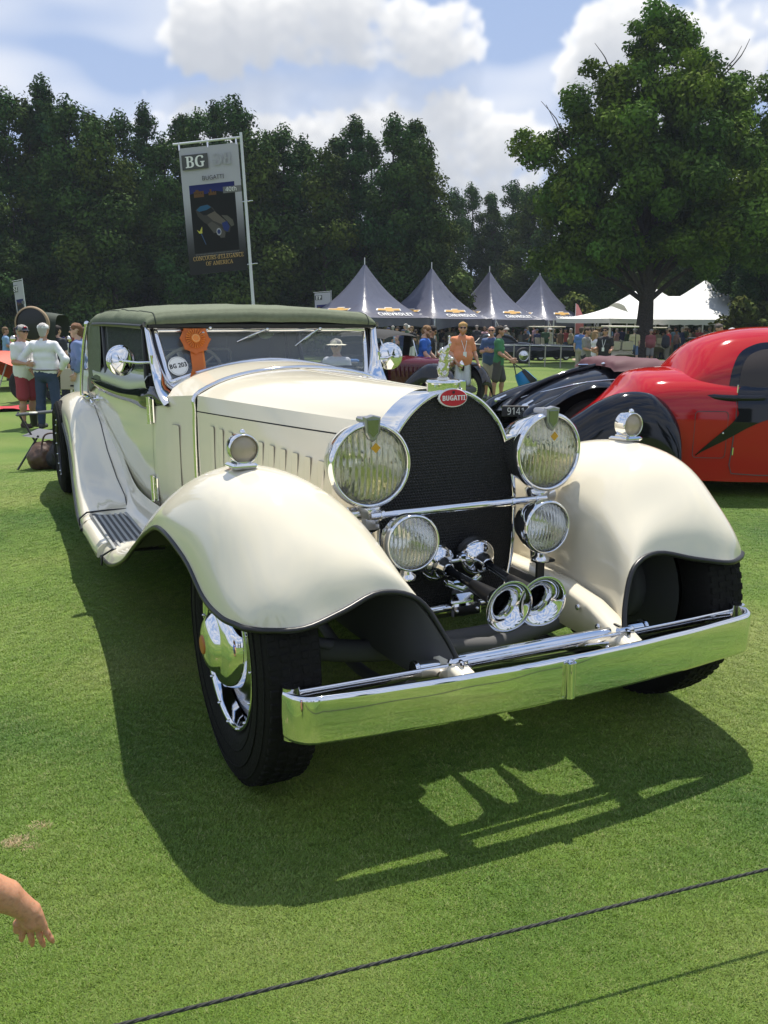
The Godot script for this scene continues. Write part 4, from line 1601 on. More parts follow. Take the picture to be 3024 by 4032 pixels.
# what: the look and pose. Local axes: +z is forward, +x is the figure's left, feet at y = 0 for a height of 1.75
func person(label: String, at: Vector3, turn: float, height: float, what: Dictionary, group := "") -> Node3D:
	var t := thing("person", label, "person", at, turn, group)
	var s := height / 1.75
	var res: float = what.get("res", .024)
	var belly: float = what.get("belly", 0.0)
	var wide: float = what.get("wide", 1.0)
	var lean: Vector3 = what.get("lean", Vector3.ZERO)
	var seat: float = what.get("seat", 0.0)
	var J := func(x: float, y: float, z: float) -> Vector3: return Vector3(x * wide, y - seat, z) * s
	var hip := [J.call(.085, .92, 0), J.call(-.085, .92, 0)]
	var sh := [J.call(.175, 1.395, 0) + lean * s, J.call(-.175, 1.395, 0) + lean * s]
	var legs: Array = what.get("legs", [[Vector3(.015, -.44, .02), Vector3(.0, -.40, -.03)], [Vector3(-.015, -.44, .02), Vector3(.0, -.40, -.03)]])
	var arms: Array = what.get("arms", [[Vector3(.05, -.28, -.03), Vector3(.0, -.25, .06)], [Vector3(-.05, -.28, -.03), Vector3(.0, -.25, .06)]])
	var face: float = what.get("face", 0.0)
	var hc: Vector3 = J.call(0, 1.625, .02) + lean * s * 1.25
	var HB := Basis(Vector3.UP, face) * Basis(Vector3.RIGHT, float(what.get("nod", 0.0)))
	var H := func(x: float, y: float, z: float) -> Vector3: return hc + HB * (Vector3(x, y, z) * s)
	var neck: Vector3 = J.call(0, 1.46, -.01) + lean * s
	var skin := MB.new()
	var bones := []
	var knee := []
	var ankle := []
	var elbow := []
	var wrist := []
	for i in 2:
		knee.append(hip[i] + legs[i][0] * s)
		ankle.append(knee[i] + legs[i][1] * s)
		elbow.append(sh[i] + arms[i][0] * s)
		wrist.append(elbow[i] + arms[i][1] * s)
	var calf: float = what.get("calf", 1.0)
	for i in 2:
		bones.append([hip[i], knee[i], .072 * s, .050 * s])
		var mid: Vector3 = knee[i].lerp(ankle[i], .3) + Vector3(0, 0, -.012) * s
		bones.append([knee[i], mid, .050 * s, .054 * s * calf])
		bones.append([mid, ankle[i], .054 * s * calf, .033 * s])
		bones.append([sh[i], elbow[i], .050 * s, .038 * s])
		bones.append([elbow[i], elbow[i].lerp(wrist[i], .3), .039 * s, .039 * s])
		bones.append([elbow[i].lerp(wrist[i], .3), wrist[i], .039 * s, .026 * s])
		bones.append([neck, sh[i], .048 * s, .045 * s])
	bones.append([J.call(-.06, .96, 0), J.call(.06, .96, 0), .088 * s, .088 * s])
	bones.append([J.call(0, .98, 0), J.call(0, 1.28, 0) + lean * s * .8, .095 * s, .095 * s])
	bones.append([J.call(-.08, 1.33, 0) + lean * s, J.call(.08, 1.33, 0) + lean * s, .085 * s, .085 * s])
	bones.append([neck - Vector3(0, .02, 0) * s, H.call(0, -.06, -.02), .055 * s, .052 * s])
	flesh(skin, bones, res, .035 * s)
	# the head on a finer grid
	var hb := [[H.call(0, .025, -.022), H.call(0, .03, .005), .083 * s, .078 * s], [H.call(0, -.03, .02), H.call(0, -.075, .045), .062 * s, .040 * s], [H.call(-.03, -.02, .04), H.call(.03, -.02, .04), .042 * s, .042 * s], [H.call(0, .012, .082), H.call(0, -.022, .102), .009 * s, .0145 * s], [H.call(-.028, .030, .074), H.call(.028, .030, .074), .011 * s, .011 * s], [H.call(-.014, -.060, .078), H.call(.014, -.060, .078), .010 * s, .010 * s], [H.call(.078, .012, -.008), H.call(.078, -.03, -.002), .013 * s, .010 * s], [H.call(-.078, .012, -.008), H.call(-.078, -.03, -.002), .013 * s, .010 * s], [H.call(0, -.09, -.02), H.call(0, -.15, -.035), .05 * s, .052 * s]]
	flesh(skin, hb, float(what.get("head_res", .011)), .016 * s)
	if what.get("hands", true):
		for i in 2:
			var sgn := 1.0 if i == 0 else -1.0
			var hd: Array = what.get("hand_dir", [null, null])
			var dir: Vector3 = (wrist[i] - elbow[i]).normalized() if hd[i] == null else hd[i]
			var pn := Vector3(-sgn, 0, 0) if absf(dir.x) < .8 else Vector3(0, 0, -1)
			flesh(skin, hand_bones(wrist[i], dir, pn, -1.0 if i == 0 else 1.0, s, float(what.get("curl", .35))), .0085, .006)
	var sk: Material = what.skin if what.skin is Material else skin_mat(what.skin)
	put("body", skin, sk, t)
	# clothes follow the body
	var top := MB.new()
	var cb := []
	var g := .018 * s
	var sleeve: float = what.get("sleeve", .5)
	cb.append([J.call(-.085, 1.35, 0) + lean * s, J.call(.085, 1.35, 0) + lean * s, .100 * s + g, .100 * s + g])
	cb.append([J.call(-.07, 1.2, .01) + lean * s * .7, J.call(.07, 1.2, .01) + lean * s * .7, .105 * s + g, .105 * s + g])
	cb.append([J.call(-.06, 1.06, .015 + belly * .5) + lean * s * .4, J.call(.06, 1.06, .015 + belly * .5) + lean * s * .4, (.105 + belly) * s + g, (.105 + belly) * s + g])
	cb.append([J.call(-.068, .97, .0 + belly * .3), J.call(.068, .97, .0 + belly * .3), (.104 + belly * .5) * s + g, (.104 + belly * .5) * s + g])
	if what.get("untucked", true):
		cb.append([J.call(-.070, .90, .0), J.call(.070, .90, .0), .104 * s + g, .104 * s + g])
	cb.append([neck + Vector3(0, -.01, 0) * s, neck + Vector3(0, .012, -.006) * s, .060 * s, .060 * s])
	for i in 2:
		cb.append([neck + Vector3(0, -.05, 0) * s, sh[i], .058 * s, .042 * s + g])
		if sleeve > 0.0:
			if sleeve < .8:
				cb.append([sh[i], sh[i].lerp(elbow[i], sleeve * 1.25), .045 * s + g, .046 * s + g])
			else:
				cb.append([sh[i], elbow[i], .046 * s + g, .042 * s + g])
				cb.append([elbow[i], elbow[i].lerp(wrist[i], clampf((sleeve - .5) * 2.0, .1, .95)), .043 * s + g, .036 * s + g])
	flesh(top, cb, res, .03 * s)
	wrinkle(top, .010 * s, 7.0 / s, what.get("seed", 1))
	put("shirt", top, cloth_mat(what.shirt), t)
	var low := MB.new()
	var lb := []
	lb.append([J.call(-.06, .965, 0), J.call(.06, .965, 0), .106 * s + g * .6, .106 * s + g * .6])
	lb.append([J.call(-.062, .90, -.012), J.call(.062, .90, -.012), .108 * s + g * .6, .108 * s + g * .6])
	var leg: float = what.get("leg", 1.0)
	var flare: float = what.get("flare", 0.0)
	for i in 2:
		if leg < .9:
			lb.append([hip[i], hip[i].lerp(knee[i], leg * 1.7), .083 * s + g, (.066 + flare) * s + g])
		else:
			lb.append([hip[i], knee[i], .084 * s + g, .060 * s + g])
			lb.append([knee[i], knee[i].lerp(ankle[i], .4) + Vector3(0, 0, -.012) * s, .060 * s + g, .060 * s + g])
			lb.append([knee[i].lerp(ankle[i], .4) + Vector3(0, 0, -.012) * s, ankle[i] + Vector3(0, .02, 0) * s, .060 * s + g, .046 * s + g])
	flesh(low, lb, res, .03 * s)
	wrinkle(low, .008 * s, 8.0 / s, int(what.get("seed", 1)) + 5)
	put("shorts" if leg < .9 else "trousers", low, cloth_mat(what.bottom), t)
	for i in 2:
		var sm := MB.new()
		var fw: Vector3 = what.get("feet", [Vector3(.06, 0, 1), Vector3(-.06, 0, 1)])[i].normalized()
		var a: Vector3 = ankle[i]
		flesh(sm, [[a + Vector3(0, -.045, 0) * s - fw * .03 * s, a + Vector3(0, -.048, 0) * s + fw * .13 * s, .046 * s, .036 * s], [a + Vector3(0, -.055, 0) * s + fw * .06 * s, a + Vector3(0, -.052, 0) * s + fw * .16 * s, .042 * s, .034 * s], [a + Vector3(0, -.04, 0) * s, a + Vector3(0, .01, 0) * s, .045 * s, .042 * s]], .014, .02)
		put("shoe", sm, cloth_mat(what.get("shoes", Color(.05, .04, .035))), t)
	if what.has("hair"):
		var hm := MB.new()
		var hs := [[H.call(0, .045, -.03), H.call(0, .052, .0), .084 * s, .080 * s], [H.call(0, .0, -.045), H.call(0, -.05, -.055), .070 * s, .055 * s], [H.call(-.05, .06, .02), H.call(.05, .06, .02), .045 * s, .045 * s]]
		if what.get("long_hair", false):
			hs.append([H.call(0, -.02, -.06), H.call(0, -.18, -.07), .075 * s, .06 * s])
		flesh(hm, hs, .013, .02)
		wrinkle(hm, .008, 22.0, 4)
		put("hair", hm, cloth_mat(what.hair), t)
	if what.has("beard"):
		var bm := MB.new()
		flesh(bm, [[H.call(-.045, -.055, .045), H.call(0, -.095, .07), .030 * s, .034 * s], [H.call(.045, -.055, .045), H.call(0, -.095, .07), .030 * s, .034 * s]], .010, .02)
		put("beard", bm, cloth_mat(what.beard), t)
	if what.has("cap"):
		var cm := MB.new()
		var rows := []
		for i in 8:
			var u := i / 7.0
			var rr := .094 * sqrt(1.0 - pow(u, 2.6)) if u < 1.0 else 0.002
			var row := PackedVector3Array()
			for j in 20:
				var an := TAU * j / 20
				row.append(H.call(cos(an) * rr, .042 + u * .078, -.012 + sin(an) * rr * 1.08))
			rows.append(row)
		cm.grid(rows, true)
		var brim := []
		var ir := .093
		var hat: bool = what.get("hat", false)
		for i in 5:
			var u := i / 4.0
			var row := PackedVector3Array()
			var back: bool = what.get("cap_back", false)
			for j in (25 if hat else 13):
				var an := TAU * j / 24 if hat else PI * (.12 + .76 * j / 12.0)
				var ext := .075 * u if hat else .080 * u * sin((an - PI * .12) / .76 * 1.0) 
				if back:
					an = -an
				row.append(H.call(cos(an) * (ir + ext * (1.0 if hat else .25)), .046 - u * (.018 if hat else .014), -.012 + sin(an) * (ir * 1.06 + ext)))
			brim.append(row)
		cm.grid(brim)
		var cap_m := put("hat" if hat else "cap", cm, cloth_mat(what.cap), t)
		if what.has("cap_badge"):
			var cbg := MB.new()
			cbg.ball(H.call(0, .083, .082), Vector3(.034, .016, .010) * s, 12)
			put("cap_badge", cbg, mats.red, cap_m)
	if what.get("glasses", false):
		var gm := MB.new()
		for sg in [-1.0, 1.0]:
			gm.ball(H.call(sg * .034, .012, .086), Vector3(.027, .019, .010) * s, 12)
			gm.tube(PackedVector3Array([H.call(sg * .060, .018, .080), H.call(sg * .082, .015, .0)]), .004 * s, 5)
		gm.tube(PackedVector3Array([H.call(-.02, .016, .094), H.call(.02, .016, .094)]), .004 * s, 5)
		put("sunglasses", gm, mats.gloss_black, t)
	else:
		for sg in [-1.0, 1.0]:
			var em := MB.new()
			em.ball(H.call(sg * .031, .010, .079), Vector3(.011, .007, .008) * s, 8)
			put("eye", em, mats.black, t)
	if what.has("belt"):
		var bm := MB.new()
		var pth := PackedVector3Array()
		for i in 25:
			var an := TAU * i / 24
			pth.append(J.call(cos(an) * (.188 + belly * .3), .985, sin(an) * (.136 + belly * .5) ))
		bm.tube(pth, .018 * s, 6, false, .4)
		put("belt", bm, cloth_mat(what.belt), t)
	if what.get("lanyard", false):
		var lm := MB.new()
		for sg in [-1.0, 1.0]:
			lm.tube(PackedVector3Array([neck + Vector3(sg * .055, .02, .03) * s, J.call(sg * .05, 1.36, .125) + lean * s, J.call(0.0, 1.16, .145 + belly) + lean * s * .6]), .006 * s, 5)
		var lan := put("lanyard", lm, mats.white, t)
		var cd := MB.new()
		cd.box(Transform3D(Basis.IDENTITY, J.call(0, 1.10, .15 + belly) + lean * s * .5), Vector3(.075, .11, .006) * s, .002)
		put("name_card", cd, mats.white, lan)
	t.set_meta("wrist_left", wrist[0])
	t.set_meta("wrist_right", wrist[1])
	return t

func wrinkle(b: MB, amt: float, freq: float, sd: int) -> void:
	var f := noise(freq, 3, sd)
	for i in b.v.size():
		var p := b.v[i]
		b.v[i] = p + b.n[i] * f.get_noise_3d(p.x * 1.4, p.y * .8, p.z * 1.4) * amt
	b._fin(0, 0)

var cloths := {}
func cloth_mat(c: Color) -> StandardMaterial3D:
	var k := c.to_html()
	if not cloths.has(k):
		cloths[k] = mat(c, .85)
	return cloths[k]

func skin_mat(c: Color) -> StandardMaterial3D:
	var k := "s" + c.to_html()
	if not cloths.has(k):
		var m := mat(c, .5)
		m.subsurf_scatter_enabled = true
		m.subsurf_scatter_strength = .15
		cloths[k] = m
	return cloths[k]

# ---------------------------------------------------------------- the other cars
func simple_wheel(parent: Node3D, at: Vector3, s: float, r: float, w: float, rim_m: Material, spokes := 0, wall := Color(.02, .02, .02)) -> void:
	var k: int = parent.get_meta("n_wheel", 0) if parent.has_meta("n_wheel") else 0
	parent.set_meta("n_wheel", k + 1)
	var o := Node3D.new()
	o.name = "wheel" if k == 0 else "wheel_%03d" % k
	parent.add_child(o, true)
	o.position = at
	var ax := Transform3D(Basis(Vector3(1, 0, 0), Vector3(0, 0, s), Vector3(0, -s, 0)), Vector3.ZERO)
	var t := MB.new()
	t.lathe([Vector2(r * .66, -w * .4), Vector2(r * .82, -w * .5), Vector2(r * .94, -w * .42), Vector2(r, -w * .2), Vector2(r, w * .2), Vector2(r * .94, w * .42), Vector2(r * .82, w * .5), Vector2(r * .66, w * .4), Vector2(r * .62, w * .2)], ax, 32)
	put("tyre", t, mat(wall, .8), o)
	var q := MB.new()
	q.lathe([Vector2(r * .67, w * .42), Vector2(r * .64, w * .46), Vector2(r * .6, w * .2)], ax, 32)
	if spokes == 0:
		q.lathe([Vector2(r * .62, w * .25), Vector2(r * .5, w * .32), Vector2(r * .3, w * .3), Vector2(r * .2, w * .5), Vector2(0, w * .55)], ax, 28)
	else:
		q.lathe([Vector2(r * .16, w * .1), Vector2(r * .14, w * .6), Vector2(0, w * .62)], ax, 16)
		for i in spokes:
			var a := TAU * i / spokes
			q.tube(PackedVector3Array([ax * Vector3(cos(a) * r * .12, w * .45, sin(a) * r * .12), ax * Vector3(cos(a + .3) * r * .63, w * .25, sin(a + .3) * r * .63)]), .005, 5)
	put("rim", q, rim_m, o)

# a body lofted along x from half sections [x, [[w, y], ...]]; z is the half width
func hull(st: Array, pu := 4, pv := 4) -> Array:
	var net := []
	for s in st:
		var row := PackedVector3Array()
		var h: Array = s[1]
		for i in range(h.size() - 1, -1, -1):
			row.append(Vector3(s[0], h[i][1], h[i][0]))
		for i in range(1, h.size()):
			row.append(Vector3(s[0], h[i][1], -h[i][0]))
		net.append(row)
	return patch(net, pu, pv)

func surf_z(rows: Array, x: float, y: float) -> float:
	# half width of a lofted body at a length and height
	var i := 0
	while i < rows.size() - 2 and rows[i + 1][0].x < x:
		i += 1
	var r: PackedVector3Array = rows[i]
	var q: PackedVector3Array = rows[i + 1]
	var k := clampf((x - r[0].x) / maxf(q[0].x - r[0].x, .0001), 0, 1)
	var best := r[0].lerp(q[0], k)
	for j in r.size() / 2:
		var a := r[j].lerp(q[j], k)
		var b := r[j + 1].lerp(q[j + 1], k)
		if (a.y <= y and b.y >= y) or (b.y <= y and a.y >= y):
			return lerpf(a.z, b.z, (y - a.y) / (b.y - a.y if absf(b.y - a.y) > .0001 else 1.0))
		best = b
	return best.z

func glossy(c: Color) -> StandardMaterial3D:
	var m := mat(c, .3)
	m.roughness = .06
	return m

func fender_shell(pts: Array, z0: float, z1: float, r: float) -> MB:
	# a teardrop wing: side outline [x, y] over the wheel, swollen across from z0 (body) to z1 (outer face)
	var b := MB.new()
	var crest := cr(v3s(pts), 5)
	var rows := []
	for p in crest:
		var row := PackedVector3Array()
		for q in [[0.0, .0], [.25, .03], [.5, .03], [.72, .0], [.88, -.05], [.97, -.13], [1.0, -.24], [1.0, -.36]]:
			var drop: float = q[1] * r / .3
			row.append(Vector3(p.x, maxf(p.y + drop, minf(p.y, p.z)), lerpf(z0, z1, q[0])))
		rows.append(row)
	b.grid(rows)
	return b

func build_red_car() -> void:
	# rear axle under px 1345; its flank faces the camera at 7.3 m
	var p := spot(1333, 8.4)
	p.y = .0
	var t := thing("sports_coupe", "red and black teardrop 1930s coupe cut off by the right edge", "car", p, deg_to_rad(-25.4))
	var red := glossy(Color(.42, .010, .012))
	var blk := glossy(Color(.006, .006, .009))
	var body := [[-.62, [[0, .44], [.10, .43], [.14, .40], [.10, .34]]], [-.50, [[0, .52], [.18, .50], [.30, .44], [.28, .30]]], [-.34, [[0, .62], [.24, .59], [.42, .50], [.42, .24]]], [-.12, [[0, .78], [.30, .74], [.54, .60], [.54, .20]]], [.04, [[0, .92], [.34, .88], [.58, .70], [.58, .18]]], [.18, [[0, 1.06], [.38, 1.01], [.62, .80], [.62, .17]]], [.55, [[0, 1.10], [.46, 1.04], [.69, .82], [.69, .16]]], [1.0, [[0, 1.10], [.52, 1.02], [.73, .80], [.72, .15]]], [1.7, [[0, 1.10], [.52, 1.02], [.73, .80], [.72, .15]]], [2.3, [[0, 1.10], [.46, 1.02], [.68, .80], [.67, .16]]], [2.9, [[0, 1.06], [.34, 1.0], [.52, .78], [.5, .22]]], [3.6, [[0, 1.02], [.24, .98], [.36, .76], [.36, .30]]], [3.9, [[0, .98], [.18, .94], [.26, .74], [.26, .34]]]]
	var rows := hull(body)
	put("body", MB.new().grid(rows), red, t)
	var flank := func(x: float, y: float) -> float: return surf_z(rows, x, y) + .003
	# the domed cabin
	var cab := [[.47, [[0, 1.04], [.30, 1.02], [.46, .98], [.50, .90]]], [.56, [[0, 1.20], [.30, 1.14], [.50, 1.03], [.57, .90]]], [.70, [[0, 1.33], [.30, 1.27], [.53, 1.10], [.62, .89]]], [.95, [[0, 1.42], [.32, 1.36], [.56, 1.14], [.655, .88]]], [1.3, [[0, 1.46], [.34, 1.40], [.58, 1.16], [.665, .88]]], [1.75, [[0, 1.45], [.34, 1.39], [.57, 1.15], [.66, .88]]], [2.15, [[0, 1.36], [.32, 1.30], [.54, 1.10], [.64, .88]]], [2.45, [[0, 1.12], [.30, 1.08], [.48, .98], [.56, .88]]]]
	var crow := hull(cab, 5, 5)
	put("cabin", MB.new().grid(crow), red, t)
	var cabz := func(x: float, y: float) -> float: return surf_z(crow, x, y)
	for s in [1.0, -1.0]:
		# black surround and the dark glass of the side window
		for lay in 2:
			var top: Array = [[.82, .93], [.86, 1.10], [.95, 1.24], [1.08, 1.31], [1.22, 1.335], [1.5, 1.34], [1.8, 1.30], [2.0, 1.18], [2.1, .95]] if lay == 0 else [[.905, .97], [.935, 1.10], [1.0, 1.205], [1.1, 1.26], [1.22, 1.28], [1.5, 1.285], [1.76, 1.25], [1.92, 1.14], [2.0, .97]]
			var bot: Array = [[.82, .86], [.86, .84], [.95, .84], [1.08, .84], [1.22, .84], [1.5, .84], [1.8, .84], [2.0, .84], [2.1, .86]] if lay == 0 else [[.905, .94], [.935, .915], [1.0, .895], [1.1, .885], [1.22, .88], [1.5, .88], [1.76, .885], [1.92, .91], [2.0, .94]]
			var tp := PackedVector3Array()
			var bp := PackedVector3Array()
			for i in top.size():
				tp.append(Vector3(top[i][0], top[i][1], 0))
				bp.append(Vector3(bot[i][0], bot[i][1], 0))
			tp = cr(tp, 4)
			bp = cr(bp, 4)
			var gr := []
			for i in tp.size():
				var row := PackedVector3Array()
				for j in 9:
					var q := tp[i].lerp(bp[i], j / 8.0)
					row.append(Vector3(q.x, q.y, s * (cabz.call(q.x, q.y) + .004 + .004 * lay)))
				gr.append(row)
			put("window_surround" if lay == 0 else "side_window", MB.new().grid(gr), blk if lay == 0 else mat(Color(.030, .020, .014), .35), t)
		# the black flash: from the waist down to a point behind the door
		var up: Array = [[.553, .385], [.62, .455], [.68, .515], [.80, .63], [.86, .70], [.885, .745], [.875, .80], [.90, .95], [1.1, .99], [1.5, .99], [2.2, .96]]
		var lo: Array = [[.553, .375], [.60, .410], [.66, .445], [.786, .515], [.87, .565], [.953, .616], [1.02, .65], [1.09, .68], [1.22, .713], [1.5, .735], [2.2, .74]]
		var fl := []
		var u3 := PackedVector3Array()
		var l3 := PackedVector3Array()
		for i in up.size():
			u3.append(Vector3(up[i][0], up[i][1], 0))
			l3.append(Vector3(lo[i][0], lo[i][1], 0))
		u3 = cr(u3, 5)
		l3 = cr(l3, 5)
		for i in u3.size():
			var row := PackedVector3Array()
			for j in 15:
				var q := u3[i].lerp(l3[i], j / 14.0)
				row.append(Vector3(q.x, q.y, s * (maxf(flank.call(q.x, q.y), cabz.call(q.x, q.y) if q.y > .885 and q.x > .6 else 0.0) + .005)))
			fl.append(row)
		put("black_flash", MB.new().grid(fl), blk, t)
		# the narrow black band round the foot of the cabin
		var bd := PackedVector3Array()
		for q in [[.46, 1.0, .44], [.47, .955, .50], [.52, .915, .58], [.60, .89, .63], [.70, .875, .665], [.80, .87, .69], [.90, .87, .70], [1.1, .87, .70]]:
			bd.append(Vector3(q[0], q[1], s * q[2]))
		put("cabin_band", MB.new().tube(cr(bd, 4), .030, 8), blk, t)
		# rear wing
		var wing := fender_shell([[-.95, .36, .18], [-.72, .50, .16], [-.46, .665, .16], [-.30, .77, .16], [-.12, .845, .16], [.03, .867, .16], [.17, .845, .16], [.29, .765, .16], [.375, .66, .16], [.41, .565, .16], [.395, .50, .3]], s * .50, s * .80, .5)
		put("rear_wing", wing, blk, t)
		var fw := fender_shell([[2.35, .30, .16], [2.6, .52, .16], [2.85, .74, .16], [3.1, .82, .16], [3.4, .74, .16], [3.6, .52, .16], [3.68, .36, .3]], s * .42, s * .78, .3)
		put("front_wing", fw, blk, t)
		simple_wheel(t, Vector3(0, .37, s * .66), s, .37, .17, mats.chrome)
		simple_wheel(t, Vector3(3.1, .37, s * .66), s, .37, .17, mats.chrome)
		# panel gaps: door edge and filler flap
		var dl := PackedVector3Array()
		for q in [[.868, .86], [.865, .70], [.855, .50], [.845, .30], [.87, .225], [1.1, .21], [1.5, .21]]:
			dl.append(Vector3(q[0], q[1], s * (flank.call(q[0], q[1]) + .001)))
		put("door_gap", MB.new().tube(dl, .0045, 5), mats.under, t)
		var fp := PackedVector3Array()
		for q in rrect(.27, .40, .03, 3):
			fp.append(Vector3(.665 + q.x, .56 + q.y, s * (flank.call(.665 + q.x, .56 + q.y) + .001)))
		fp.append(fp[0])
		put("flap_gap", MB.new().tube(fp, .003, 5), mats.under, t)
		var kb := MB.new()
		kb.ball(Vector3(.765, .575, s * (flank.call(.765, .575) + .006)), Vector3(.010, .010, .008), 8)
		kb.box(Transform3D(Basis.IDENTITY, Vector3(.862, .42, s * (flank.call(.862, .42) + .004))), Vector3(.012, .07, .012), .003)
		kb.box(Transform3D(Basis.IDENTITY, Vector3(.872, .95, s * .70)), Vector3(.012, .07, .012), .003)
		put("fittings", kb, mats.chrome, t)
	var un := MB.new()
	un.box(Transform3D(Basis.IDENTITY, Vector3(1.5, .24, 0)), Vector3(4.4, .14, 1.0), .03)
	put("underbody", un, mats.under, t)
	var st := MB.new()
	st.box(Transform3D(Basis(Vector3(0, 0, 1), .2), Vector3(1.05, .80, .3)), Vector3(.14, .5, .46), .05)
	st.box(Transform3D(Basis(Vector3(0, 0, 1), .2), Vector3(1.05, .80, -.3)), Vector3(.14, .5, .46), .05)
	put("seat", st, mat(Color(.10, .05, .03), .6), t)

func build_navy_car() -> void:
	# tail towards the camera's left, nose away to the right
	var p := spot(1130, 11.2)
	p.y -= .0
	var t := thing("boat_tail_convertible", "black boat tailed convertible with maroon hood cover beyond the red coupe", "car", p, deg_to_rad(-25.4 + 16.0))
	var blk := glossy(Color(.006, .007, .011))
	var rows := hull([[-.20, [[0, .50], [.30, .48], [.52, .42], [.50, .30]]], [-.05, [[0, .64], [.34, .60], [.60, .48], [.58, .24]]], [.25, [[0, .80], [.36, .74], [.64, .56], [.63, .22]]], [.7, [[0, .96], [.38, .88], [.66, .66], [.66, .22]]], [1.15, [[0, 1.04], [.42, .97], [.69, .76], [.69, .22]]], [1.6, [[0, 1.05], [.50, 1.0], [.72, .82], [.71, .22]]], [2.2, [[0, 1.02], [.56, .99], [.73, .84], [.72, .22]]], [3.0, [[0, 1.0], [.5, .98], [.68, .82], [.66, .22]]], [3.8, [[0, .98], [.32, .96], [.48, .78], [.46, .3]]], [4.3, [[0, .95], [.24, .92], [.36, .74], [.36, .34]]]])
	put("body", MB.new().grid(rows), blk, t)
	var ridge := PackedVector3Array()
	for q in [[-.18, .53], [-.02, .69], [.27, .845], [.7, .985], [1.1, 1.06]]:
		ridge.append(Vector3(q[0], q[1], 0))
	put("tail_ridge", MB.new().tube(cr(ridge, 4), .035, 8), blk, t)
	for s in [1.0, -1.0]:
		put("rear_wing", fender_shell([[-.30, .34, .2], [-.22, .50, .16], [.02, .62, .16], [.35, .72, .16], [.75, .80, .16], [1.1, .81, .16], [1.45, .72, .16], [1.75, .55, .16], [1.9, .36, .16]], s * .45, s * .86, .6), blk, t)
		put("front_wing", fender_shell([[3.0, .30, .16], [3.3, .58, .16], [3.7, .80, .16], [4.1, .72, .16], [4.4, .44, .16]], s * .40, s * .82, .3), blk, t)
		var ch := PackedVector3Array()
		for q in [[-.17, .55], [-.02, .66], [.3, .785], [.7, .875], [1.1, .915], [1.4, .91], [1.55, .87], [1.62, .85], [1.75, .885], [2.1, .925], [2.8, .935]]:
			ch.append(Vector3(q[0], q[1], s * (surf_z(rows, q[0], q[1]) + .006)))
		put("chrome_line", MB.new().tube(cr(ch, 4), .009, 6), mats.chrome, t)
		simple_wheel(t, Vector3(.95, .37, s * .70), s, .37, .17, mats.chrome)
		simple_wheel(t, Vector3(3.75, .37, s * .66), s, .37, .17, mats.chrome)
		var tl := MB.new()
		tl.ball(Vector3(-.13, .60, s * .42), Vector3(.05, .035, .035), 10)
		tl.tube(v3s([[-.16, .60, s * .42], [-.02, .66, s * .40]]), .018, 8)
		put("tail_lamp", tl, mats.chrome, t)
	var hd := MB.new()
	hd.box(Transform3D(Basis.IDENTITY, Vector3(.86, 1.065, 0)), Vector3(.14, .03, .05), .01)
	hd.ball(Vector3(1.02, 1.09, .22), Vector3(.03, .02, .03), 8)
	put("boot_handle", hd, mats.chrome, t)
	# the folded hood under its maroon cover
	var mar := mat(Color(.085, .022, .032), .75)
	var cv := hull([[1.02, [[0, 1.06], [.36, 1.05], [.50, 1.0]]], [1.12, [[0, 1.15], [.40, 1.13], [.58, 1.02]]], [1.5, [[0, 1.16], [.46, 1.14], [.66, 1.0]]], [1.85, [[0, 1.13], [.48, 1.11], [.69, .98]]], [2.1, [[0, 1.09], [.50, 1.07], [.70, .98]]], [2.2, [[0, 1.03], [.50, 1.02], [.68, .96]]]], 4, 5)
	var mb := MB.new().grid(cv)
	wrinkle(mb, .035, 2.6, 3)
	put("hood_cover", mb, mar, t)
	var rim := PackedVector3Array()
	for q in [[2.15, 1.0, .70], [2.7, 1.0, .71], [3.1, 1.01, .64]]:
		rim.append(Vector3(q[0], q[1] + .02, q[2]))
	put("door_top", MB.new().tube(rim, .03, 8), mat(Color(.05, .015, .02), .5), t)
	var wsf := MB.new()
	for s in [1.0, -1.0]:
		wsf.tube(v3s([[3.10, 1.0, s * .60], [2.78, 1.38, s * .55]]), .022, 8)
	wsf.tube(v3s([[2.78, 1.38, -.55], [2.78, 1.38, .55]]), .018, 8)
	put("windscreen_frame", wsf, mats.black, t)
	var wg := MB.new()
	wg.flat4(Vector3(3.1, 1.0, -.6), Vector3(3.1, 1.0, .6), Vector3(2.78, 1.38, .55), Vector3(2.78, 1.38, -.55))
	put("windscreen_glass", wg, mats.glass, t)
	# number plate on the tail, turned to the left rear
	var pb := Transform3D(Basis(Vector3(0, 1, 0), -PI / 2 + 1.25) * Basis(Vector3(1, 0, 0), -.12), Vector3(-.20, .55, .50))
	put("number_plate", MB.new().box(pb, Vector3(.50, .13, .012), .004), mats.black, t)
	letters("plate_lettering", "9141-PG", .085, mats.white, t, pb * Transform3D(Basis.IDENTITY, Vector3(0, 0, .008)), "Droid Sans", 400, .85)
	var un := MB.new()
	un.box(Transform3D(Basis.IDENTITY, Vector3(2.0, .25, 0)), Vector3(3.8, .14, 1.0), .03)
	put("underbody", un, mats.under, t)

